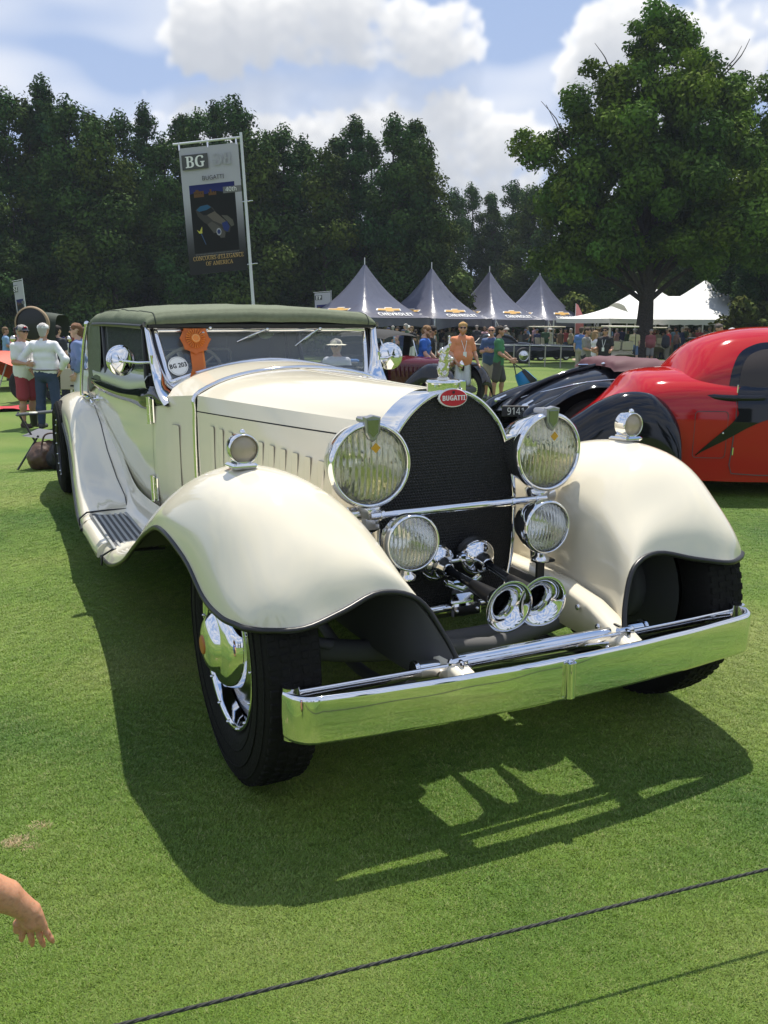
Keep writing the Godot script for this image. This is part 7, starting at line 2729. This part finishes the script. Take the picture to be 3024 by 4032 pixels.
func build_people() -> void:
	var tan_skin := Color(.46, .25, .16)
	var pale := Color(.56, .35, .25)
	var brown := Color(.050, .028, .016)
	var V := func(x: float, y: float, z: float) -> Vector3: return Vector3(x, y, z)
	# the three men on the left
	person("man in white polo, red shorts and navy cap talking beside the cream car", spot(46, 16.6), face_turn(62), 1.77, {skin = tan_skin, shirt = Color(.74, .73, .72), sleeve = .55, bottom = Color(.30, .040, .050), leg = .50, flare = .022, shoes = Color(.05, .03, .025), cap = Color(.018, .024, .05), cap_badge = true, glasses = true, hair = Color(.32, .30, .28), belly = .035, res = .02, calf = 1.1, lanyard = true,
		arms = [[V.call(.05, -.27, .02), V.call(-.03, -.05, .24)], [V.call(-.05, -.27, .02), V.call(.05, -.02, .24)]]})
	person("man in white long sleeved shirt and blue jeans, hands on hips", spot(92, 16.3), face_turn(172), 1.80, {skin = tan_skin, shirt = Color(.76, .76, .78), sleeve = .82, bottom = Color(.035, .055, .105), cap = Color(.72, .72, .70), hair = Color(.42, .40, .38), shoes = Color(.06, .06, .065), belly = .03, wide = 1.12, res = .02, belt = Color(.06, .04, .03), face = .15, untucked = false,
		arms = [[V.call(.20, -.24, -.06), V.call(-.14, -.20, .06)], [V.call(-.20, -.24, -.06), V.call(.14, -.20, .06)]], legs = [[V.call(.04, -.44, .01), V.call(.01, -.40, -.02)], [V.call(-.04, -.44, .01), V.call(-.01, -.40, -.02)]]})
	person("young man in sunglasses, blue shirt and white trousers looking left", spot(166, 16.4), face_turn(-78), 1.80, {skin = pale, shirt = Color(.17, .23, .42), sleeve = .84, bottom = Color(.74, .74, .75), hair = Color(.16, .075, .035), glasses = true, shoes = Color(.2, .12, .07), res = .02, belt = Color(.06, .04, .03), untucked = false,
		arms = [[V.call(.06, -.27, -.05), V.call(.0, -.22, .10)], [V.call(-.06, -.27, -.05), V.call(.02, -.22, .12)]]})
	person("dark haired man in charcoal shirt between the two nearer men", spot(122, 22.0), face_turn(165), 1.76, {skin = pale, shirt = Color(.035, .04, .05), sleeve = .5, bottom = Color(.05, .06, .09), hair = Color(.02, .016, .014)})
	person("man in royal blue polo with his arm bent, partly behind the man in sunglasses", spot(139, 23.0), face_turn(100), 1.78, {skin = tan_skin, shirt = Color(.02, .03, .26), sleeve = .5, bottom = Color(.06, .07, .10), hair = Color(.10, .06, .04), glasses = true, arms = [[V.call(.05, -.27, -.02), V.call(.0, -.10, .22)], [V.call(-.05, -.27, -.02), V.call(.0, -.10, .22)]]})
	person("person in a white shirt hidden behind the young man in sunglasses", spot(183, 20.0), face_turn(150), 1.72, {skin = pale, shirt = Color(.72, .70, .72), sleeve = .5, bottom = Color(.70, .70, .70), hair = Color(.10, .06, .04)})
	# at the tourer
	person("bearded man in bright blue shirt leaning over the vintage tourer", spot(912, 20.2), face_turn(75), 1.78, {skin = pale, shirt = Color(.03, .13, .48), sleeve = .5, bottom = Color(.05, .06, .08), hair = Color(.22, .12, .05), beard = Color(.22, .12, .05), glasses = true, lean = Vector3(0, -.01, .07), nod = .3, arms = [[V.call(.06, -.27, .06), V.call(.0, -.16, .20)], [V.call(-.06, -.27, .06), V.call(.0, -.16, .20)]]})
	person("dark haired man in black shirt with lanyard beside the man in bright blue", spot(926, 21.0), face_turn(70), 1.78, {skin = tan_skin, shirt = Color(.012, .012, .014), sleeve = .5, bottom = Color(.05, .05, .06), hair = Color(.012, .010, .010), glasses = true, lanyard = true, lean = Vector3(0, -.01, .06), nod = .35, arms = [[V.call(.06, -.27, .06), V.call(.0, -.18, .18)], [V.call(-.06, -.27, .06), V.call(.0, -.18, .18)]]})
	# strolling men
	person("heavy bearded man in orange polo and white shorts", spot(999, 19.3), face_turn(14), 1.84, {skin = Color(.58, .32, .22), shirt = Color(.68, .25, .12), sleeve = .58, bottom = Color(.68, .69, .74), leg = .52, flare = .02, hair = Color(.48, .28, .10), beard = Color(.42, .18, .06), glasses = true, lanyard = true, belly = .035, wide = 1.06, res = .022, belt = Color(.07, .05, .04), untucked = false, face = -.25, shoes = Color(.2, .2, .2),
		arms = [[V.call(.09, -.27, .0), V.call(.06, -.24, .10)], [V.call(-.06, -.27, .02), V.call(.10, -.20, .12)]]})
	person("bald man in navy polo and tan shorts with folded arms", spot(1062, 21.7), face_turn(-20), 1.77, {skin = Color(.55, .29, .19), shirt = Color(.06, .10, .20), sleeve = .55, bottom = Color(.40, .35, .26), leg = .50, flare = .02, glasses = true, shoes = Color(.12, .12, .13), belly = .02, res = .022, face = .1,
		arms = [[V.call(.05, -.26, .06), V.call(-.22, .04, .08)], [V.call(-.05, -.26, .06), V.call(.20, .02, .10)]]})
	var walker := person("man in green tee and dark shorts walking right with a blue bag", spot(1079, 21.0), face_turn(82), 1.77, {skin = tan_skin, shirt = Color(.055, .20, .085), sleeve = .55, bottom = Color(.075, .07, .065), leg = .52, flare = .02, hair = Color(.030, .022, .016), shoes = Color(.22, .22, .23), res = .022,
		arms = [[V.call(.05, -.25, .10), V.call(.0, -.16, .22)], [V.call(-.06, -.27, .02), V.call(-.03, -.14, .24)]], legs = [[V.call(.01, -.43, .10), V.call(.0, -.40, -.02)], [V.call(-.01, -.43, -.06), V.call(.0, -.39, -.12)]]})
	var wp: Vector3 = walker.transform * (walker.get_meta("wrist_right") as Vector3)
	for q in ["wrist_left", "wrist_right"]:
		for o in get_children():
			if o.has_meta(q):
				o.remove_meta(q)
	var bag := thing("tote_bag", "bright blue and black tote bag swinging from the walking man's hand", "bag", wp + Vector3(.10, -.10, .05), face_turn(-12))
	var bx := Basis(Vector3(0, 0, 1), .62)
	var bb := MB.new()
	var tb := []
	for q in [[0.0, .13, .03], [-.12, .17, .06], [-.26, .20, .08], [-.36, .23, .07], [-.40, .22, .03]]:
		tb.append(PackedVector3Array([bx * Vector3(q[1], q[0] - .22, q[2]), bx * Vector3(0, q[0] - .22, q[2] + .02), bx * Vector3(-q[1], q[0] - .22, q[2]), bx * Vector3(-q[1], q[0] - .22, -q[2]), bx * Vector3(q[1], q[0] - .22, -q[2])]))
	bb.grid(tb, true)
	bb.fan(tb[4])
	put("pouch", bb, mat(Color(.01, .20, .52), .35), bag)
	put("end_panel", MB.new().grid([PackedVector3Array([bx * Vector3(.135, -.22, .036), bx * Vector3(.05, -.22, .055)]), PackedVector3Array([bx * Vector3(.205, -.48, .095), bx * Vector3(.07, -.48, .115)]), PackedVector3Array([bx * Vector3(.235, -.60, .075), bx * Vector3(.08, -.60, .095)])]), mats.black, bag)
	for s in [-1.0, 1.0]:
		put("handle", MB.new().tube(PackedVector3Array([Vector3(-.02, .02, 0), bx * Vector3(s * .10, -.22, .05)]), .013, 6), mats.black, bag)
	# right of the maple and left of it
	person("man in grey tee and dark trousers standing left of the blond woman", spot(1268, 27.4), face_turn(60), 1.76, {skin = tan_skin, shirt = Color(.24, .23, .21), sleeve = .6, bottom = Color(.02, .022, .028), hair = Color(.05, .03, .02), arms = [[V.call(.05, -.27, .02), V.call(.0, -.06, .24)], [V.call(-.05, -.27, .02), V.call(.0, -.06, .24)]]})
	person("woman with long fair hair in a white tee between the grey and the black shirts", spot(1286, 28.2), face_turn(110), 1.66, {skin = pale, shirt = Color(.70, .69, .70), sleeve = .5, bottom = Color(.03, .04, .07), hair = Color(.30, .19, .09), long_hair = true, wide = .9})
	person("man in black shirt and lanyard holding out his arm before the golf cart", spot(1309, 27.2), face_turn(-35), 1.78, {skin = tan_skin, shirt = Color(.020, .020, .022), sleeve = .5, bottom = Color(.03, .03, .035), hair = Color(.03, .02, .015), lanyard = true, glasses = true, arms = [[V.call(.06, -.27, .03), V.call(.05, -.06, .24)], [V.call(-.05, -.27, .02), V.call(-.02, -.02, .26)]]})
	person("man in blue shirt at the rope left of the man in grey", spot(1256, 34.0), face_turn(150), 1.78, {skin = pale, shirt = Color(.08, .16, .38), sleeve = .5, bottom = Color(.30, .27, .22), hair = Color(.06, .04, .03), res = .03, hands = false})
	person("man in pale yellow shirt and blue shorts walking away by the trunk", spot(1372, 44.0), face_turn(170), 1.76, {skin = pale, shirt = Color(.55, .50, .26), sleeve = .5, bottom = Color(.12, .18, .30), leg = .5, hair = Color(.25, .22, .18), cap = Color(.6, .58, .5), res = .035, hands = false, shoes = Color(.7, .7, .7), head_res = .016, legs = [[V.call(.05, -.43, .08), V.call(.02, -.40, -.02)], [V.call(-.05, -.43, -.06), V.call(-.02, -.40, -.08)]]})
	person("man in dull pink shirt holding a white sheet right of the trunk", spot(1407, 45.0), face_turn(-10), 1.72, {skin = tan_skin, shirt = Color(.30, .09, .09), sleeve = .6, bottom = Color(.24, .23, .22), leg = .55, hair = Color(.3, .28, .26), res = .035, hands = false, head_res = .016, belly = .05})
	person("man in straw hat and red shirt with a dark backpack in the shade", spot(1445, 43.0), face_turn(-120), 1.80, {skin = tan_skin, shirt = Color(.40, .05, .03), sleeve = .6, bottom = Color(.17, .15, .11), hair = Color(.05, .04, .03), cap = Color(.35, .28, .17), hat = true, res = .035, hands = false, head_res = .016})
	var bp := thing("backpack", "dark backpack worn by the man in the straw hat", "bag", spot(1440, 42.8) + Vector3(0, 1.18, 0))
	var bm := MB.new()
	flesh(bm, [[Vector3(0, -.12, 0), Vector3(0, .12, 0), .20, .17]], .04, .05)
	put("pouch", bm, mat(Color(.02, .022, .03), .8), bp)
	# over the roof of the red coupe
	person("man in black polo raising a cup behind the red coupe", spot(1551, 24.0), face_turn(40), 1.86, {skin = tan_skin, shirt = Color(.020, .021, .024), sleeve = .55, bottom = Color(.04, .04, .05), hair = Color(.10, .08, .07), lanyard = true, wide = 1.1, arms = [[V.call(.07, -.27, .04), V.call(-.10, .10, .22)], [V.call(-.07, -.27, .04), V.call(.14, .02, .20)]]})
	person("grey haired person in pale green patterned shirt behind the red coupe", spot(1582, 25.0), face_turn(190), 1.76, {skin = pale, shirt = Color(.30, .33, .22), sleeve = .5, bottom = Color(.2, .2, .2), hair = Color(.5, .5, .5), wide = 1.15})
	person("person in purple shirt bending behind the red coupe roof", spot(1618, 24.0), face_turn(160), 1.72, {skin = tan_skin, shirt = Color(.10, .03, .30), sleeve = .5, bottom = Color(.05, .05, .06), hair = Color(.03, .02, .02), wide = 1.2, nod = .6, lean = Vector3(0, -.06, .12)})
	person("person in red cap and red top at the right edge over the coupe roof", spot(1652, 22.0), face_turn(180), 1.70, {skin = tan_skin, shirt = Color(.45, .03, .03), sleeve = .5, bottom = Color(.05, .05, .06), cap = Color(.45, .03, .03)})
	# seen through the windscreen
	var ch := thing("canvas_chair", "grey canvas chair with a blue cloth seen through the windscreen", "chair", spot(727, 14.0), face_turn(0))
	put("seat", MB.new().box(Transform3D(Basis.IDENTITY, Vector3(0, .62, 0)), Vector3(.54, .05, .46), .015), mat(Color(.10, .10, .10), .8), ch)
	put("backrest", MB.new().box(Transform3D(Basis(Vector3(1, 0, 0), .2), Vector3(0, .92, -.22)), Vector3(.66, .44, .05), .015), mat(Color(.10, .10, .10), .8), ch)
	put("cloth", MB.new().box(Transform3D(Basis(Vector3(1, 0, 0), .2), Vector3(.1, 1.15, -.24)), Vector3(.5, .05, .09), .02), mat(Color(.03, .12, .32), .8), ch)
	for x in [-.26, .26]:
		for z in [-.22, .22]:
			put("leg", MB.new().tube(v3s([[x, 0, z], [x, .62, z]]), .018, 6), mats.black, ch)
	person("seated person in a cream sun hat and dark glasses seen through the windscreen", spot(727, 13.95), face_turn(-22), 1.72, {skin = Color(.42, .25, .18), shirt = Color(.45, .47, .52), sleeve = .6, bottom = Color(.30, .30, .28), glasses = true, cap = Color(.72, .68, .52), hat = true, hair = Color(.3, .28, .25), seat = .22, res = .022, legs = [[V.call(.04, -.06, .42), V.call(0, -.42, .02)], [V.call(-.04, -.06, .42), V.call(0, -.42, .02)]], arms = [[V.call(.08, -.26, .04), V.call(-.03, -.08, .22)], [V.call(-.08, -.26, .04), V.call(.03, -.08, .22)]]})
	build_crowd()
	build_child()

func build_crowd() -> void:
	# distant spectators: a few figures built once, then copied in other clothes
	var base := []
	var sk := [Color(.50, .30, .21), Color(.42, .24, .16), Color(.55, .36, .28)]
	var V := func(x: float, y: float, z: float) -> Vector3: return Vector3(x, y, z)
	var poses := [[[V.call(.05, -.28, -.03), V.call(.0, -.25, .06)], [V.call(-.05, -.28, -.03), V.call(.0, -.25, .06)]], [[V.call(.06, -.27, .02), V.call(-.04, -.03, .24)], [V.call(-.05, -.28, -.03), V.call(.0, -.25, .06)]], [[V.call(.18, -.24, -.06), V.call(-.14, -.18, .06)], [V.call(-.18, -.24, -.06), V.call(.14, -.18, .06)]], [[V.call(.06, -.27, .04), V.call(-.08, .12, .18)], [V.call(-.06, -.27, .03), V.call(.05, -.05, .22)]]]
	var shirts := [["white", Color(.68, .67, .66)], ["navy", Color(.02, .03, .09)], ["red", Color(.30, .05, .05)], ["light blue", Color(.20, .34, .52)], ["black", Color(.015, .015, .017)], ["grey", Color(.22, .22, .22)], ["dark green", Color(.04, .09, .045)], ["khaki", Color(.30, .27, .18)], ["pale pink", Color(.50, .30, .33)], ["brown", Color(.12, .08, .05)], ["charcoal", Color(.04, .042, .045)], ["cream", Color(.52, .48, .36)]]
	var downs := [["dark", Color(.03, .03, .04)], ["tan", Color(.34, .29, .20)], ["white", Color(.62, .62, .60)], ["denim", Color(.05, .08, .15)]]
	# [px, distance, turn]
	var where := [["under the leftmost grey tent", 800, 850, 52.0, 9], ["beyond the tourer", 838, 905, 44.0, 8], ["under the second grey tent", 905, 985, 53.0, 11], ["under the third grey tent", 1020, 1100, 54.0, 11], ["under the rightmost grey tent", 1105, 1235, 56.0, 12], ["in front of the small white tent", 1250, 1360, 60.0, 10], ["under the white marquee", 1405, 1540, 58.0, 17], ["right of the white marquee", 1550, 1655, 55.0, 9], ["behind the old car on the left", 2, 190, 30.0, 9]]
	var r := RandomNumberGenerator.new()
	r.seed = 314
	var n := 0
	var acts := ["standing", "arm bent", "arms akimbo", "hand raised"]
	for w in where:
		var combo := r.randi() % 12
		for i in int(w[4]):
			var px: float = lerpf(w[1], w[2], (i + r.randf_range(.1, .9)) / w[4])
			var d: float = w[3] + r.randf_range(-3.0, 3.5)
			var sh: Array = shirts[(combo + i * 5) % 12]
			var dn: Array = downs[r.randi() % 4]
			var k := n % 8
			var hat := k in [1, 4, 6]
			var lab := "%sspectator in %s and %s, %s, %s" % ["capped " if hat else "", sh[0], dn[0], acts[k % 4], w[0]]
			var o: Node3D
			var at := spot(px, d)
			var turn := r.randf() * TAU
			if base.size() < 8:
				o = person(lab, at, turn, r.randf_range(1.62, 1.84), {skin = sk[k % 3], shirt = sh[1], sleeve = .5, bottom = dn[1], hair = [Color(.03, .02, .015), Color(.16, .10, .05), Color(.35, .33, .30)][k % 3], res = .045, head_res = .02, hands = false, belly = .02 * (k % 3), arms = poses[k % 4]} if not hat else {skin = sk[k % 3], shirt = sh[1], sleeve = .5, bottom = dn[1], cap = [Color(.65, .64, .6), Color(.03, .04, .09), Color(.5, .42, .28)][k % 3], hat = k == 6, res = .045, head_res = .02, hands = false, belly = .02, arms = poses[k % 4]}, "spectators by the tents")
				o.remove_meta("wrist_left")
				o.remove_meta("wrist_right")
				base.append(o)
			else:
				o = dup(base[k], at, turn, lab, "spectators by the tents")
				(o.get_node("shirt") as MeshInstance3D).material_override = cloth_mat(sh[1])
				(o.get_node("trousers") as MeshInstance3D).material_override = cloth_mat(dn[1])
				var s := r.randf_range(.95, 1.05)
				o.scale = Vector3.ONE * s
			n += 1

func build_child() -> void:
	# a small child just outside the left edge reaches an arm into view
	var sh := Vector3(-1.80, .60, 1.06)
	var el := Vector3(-1.690, .455, .985)
	var mid := Vector3(-1.640, .402, .970)
	var wr := Vector3(-1.598, .352, .969)
	var c := Vector3(-1.92, 0, 1.10)
	var t := thing("child", "toddler at the left edge reaching down a bare arm, blue sleeve", "person", Vector3(c.x, 0, c.z))
	var L := func(p: Vector3) -> Vector3: return p - Vector3(c.x, 0, c.z)
	var skin := MB.new()
	var b := []
	for s in [-1.0, 1.0]:
		b.append([Vector3(s * .055, .34, 0), Vector3(s * .06, .19, .01), .055, .045])
		b.append([Vector3(s * .06, .19, .01), Vector3(s * .06, .05, 0), .045, .030])
		b.append([Vector3(s * .06, .04, 0), Vector3(s * .06, .025, .06), .030, .024])
	b.append([Vector3(0, .38, 0), Vector3(0, .58, 0), .085, .080])
	b.append([Vector3(0, .60, 0), Vector3(0, .68, 0), .045, .040])
	b.append([Vector3(0, .76, .0), Vector3(0, .79, .0), .090, .095])
	b.append([Vector3(-.09, .60, 0), Vector3(-.14, .47, .02), .034, .028])
	b.append([Vector3(-.14, .47, .02), Vector3(-.13, .37, .07), .028, .022])
	b.append([Vector3(0, .745, .085), Vector3(0, .738, .098), .012, .010])
	flesh(skin, b, .014, .02)
	# the arm on a finer grid, continuous from shoulder to finger tips
	var d := (Vector3(-1.590, .270, .969) - wr).normalized()
	var ab := [[L.call(Vector3(-1.86, .60, 1.09)), L.call(sh), .046, .041], [L.call(sh), L.call(el), .040, .033], [L.call(el), L.call(mid), .0335, .0315], [L.call(mid), L.call(wr), .0300, .0205]]
	var right := Vector3(.903, 0, .429)
	var toward := Vector3(-.40, .35, .84).normalized()
	var w: Vector3 = L.call(wr)
	ab.append([w, w + d * .020, .0205, .0215])
	for i in 4:
		var u := (1.5 - i)
		var root: Vector3 = w + d * .036 + right * u * .0135 - d * absf(u) * .0016
		ab.append([w + d * .010 + right * u * .0085, root, .0125, .0082])
		var dirn: Vector3 = (d + right * u * .20).normalized()
		var len := [.042, .049, .047, .037][i] as float
		var k1: Vector3 = root + dirn * len * .45 + toward * .001
		var k2: Vector3 = k1 + (dirn - toward * .05).normalized() * len * .32
		var k3: Vector3 = k2 + (dirn - toward * .15).normalized() * len * .25
		ab.append([root, k1, .0066, .0060])
		ab.append([k1, k2, .0060, .0056])
		ab.append([k2, k3, .0056, .0047])
	var tr: Vector3 = w + d * .012 - right * .016
	ab.append([w, tr, .017, .012])
	ab.append([tr, tr + (d * .8 - right * .75).normalized() * .022, .0098, .0084])
	ab.append([tr + (d * .8 - right * .75).normalized() * .022, tr + (d * .8 - right * .75).normalized() * .022 + (d * .95 - right * .3).normalized() * .018, .0084, .0064])
	flesh(skin, ab, .0034, .0045)
	var sm := mat(Color(.56, .29, .17), .48)
	sm.albedo_texture = noise_tex(.03, 256, 71, [Color(.84, .78, .76), Color(1, 1, 1), Color(1, .92, .90)], false, 4)
	tri_planar(sm, 9.0)
	sm.subsurf_scatter_enabled = true
	sm.subsurf_scatter_strength = .2
	put("body", skin, sm, t)
	var shirt := MB.new()
	flesh(shirt, [[Vector3(0, .40, 0), Vector3(0, .58, 0), .100, .092], [Vector3(0, .58, 0), L.call(Vector3(-1.86, .60, 1.09)), .06, .056], [L.call(Vector3(-1.86, .60, 1.09)), L.call(sh.lerp(el, .42)), .056, .050], [Vector3(-.06, .60, 0), Vector3(-.11, .54, .01), .055, .048]], .012, .02)
	put("shirt", shirt, cloth_mat(Color(.02, .10, .40)), t)
	var sho := MB.new()
	flesh(sho, [[Vector3(-.05, .36, 0), Vector3(.05, .36, 0), .085, .085], [Vector3(-.055, .34, 0), Vector3(-.06, .22, .01), .075, .068], [Vector3(.055, .34, 0), Vector3(.06, .22, .01), .075, .068]], .014, .02)
	put("shorts", sho, cloth_mat(Color(.10, .10, .12)), t)
	var hair := MB.new()
	flesh(hair, [[Vector3(0, .79, -.012), Vector3(0, .81, -.005), .096, .096]], .014, .02)
	put("hair", hair, cloth_mat(Color(.10, .06, .03)), t)

func _ready() -> void:
	rng.seed = 20
	build_camera_and_light()
	build_ground()
	build_materials()
	build_trees()
	build_tents()
	build_car()
	build_red_car()
	build_navy_car()
	build_touring_car()
	build_far_car()
	far_vehicles()
	build_people()
	build_banners()
	build_rosette()
	build_mascot()
	build_rope()
	build_left_things()
	build_fence_and_flag()
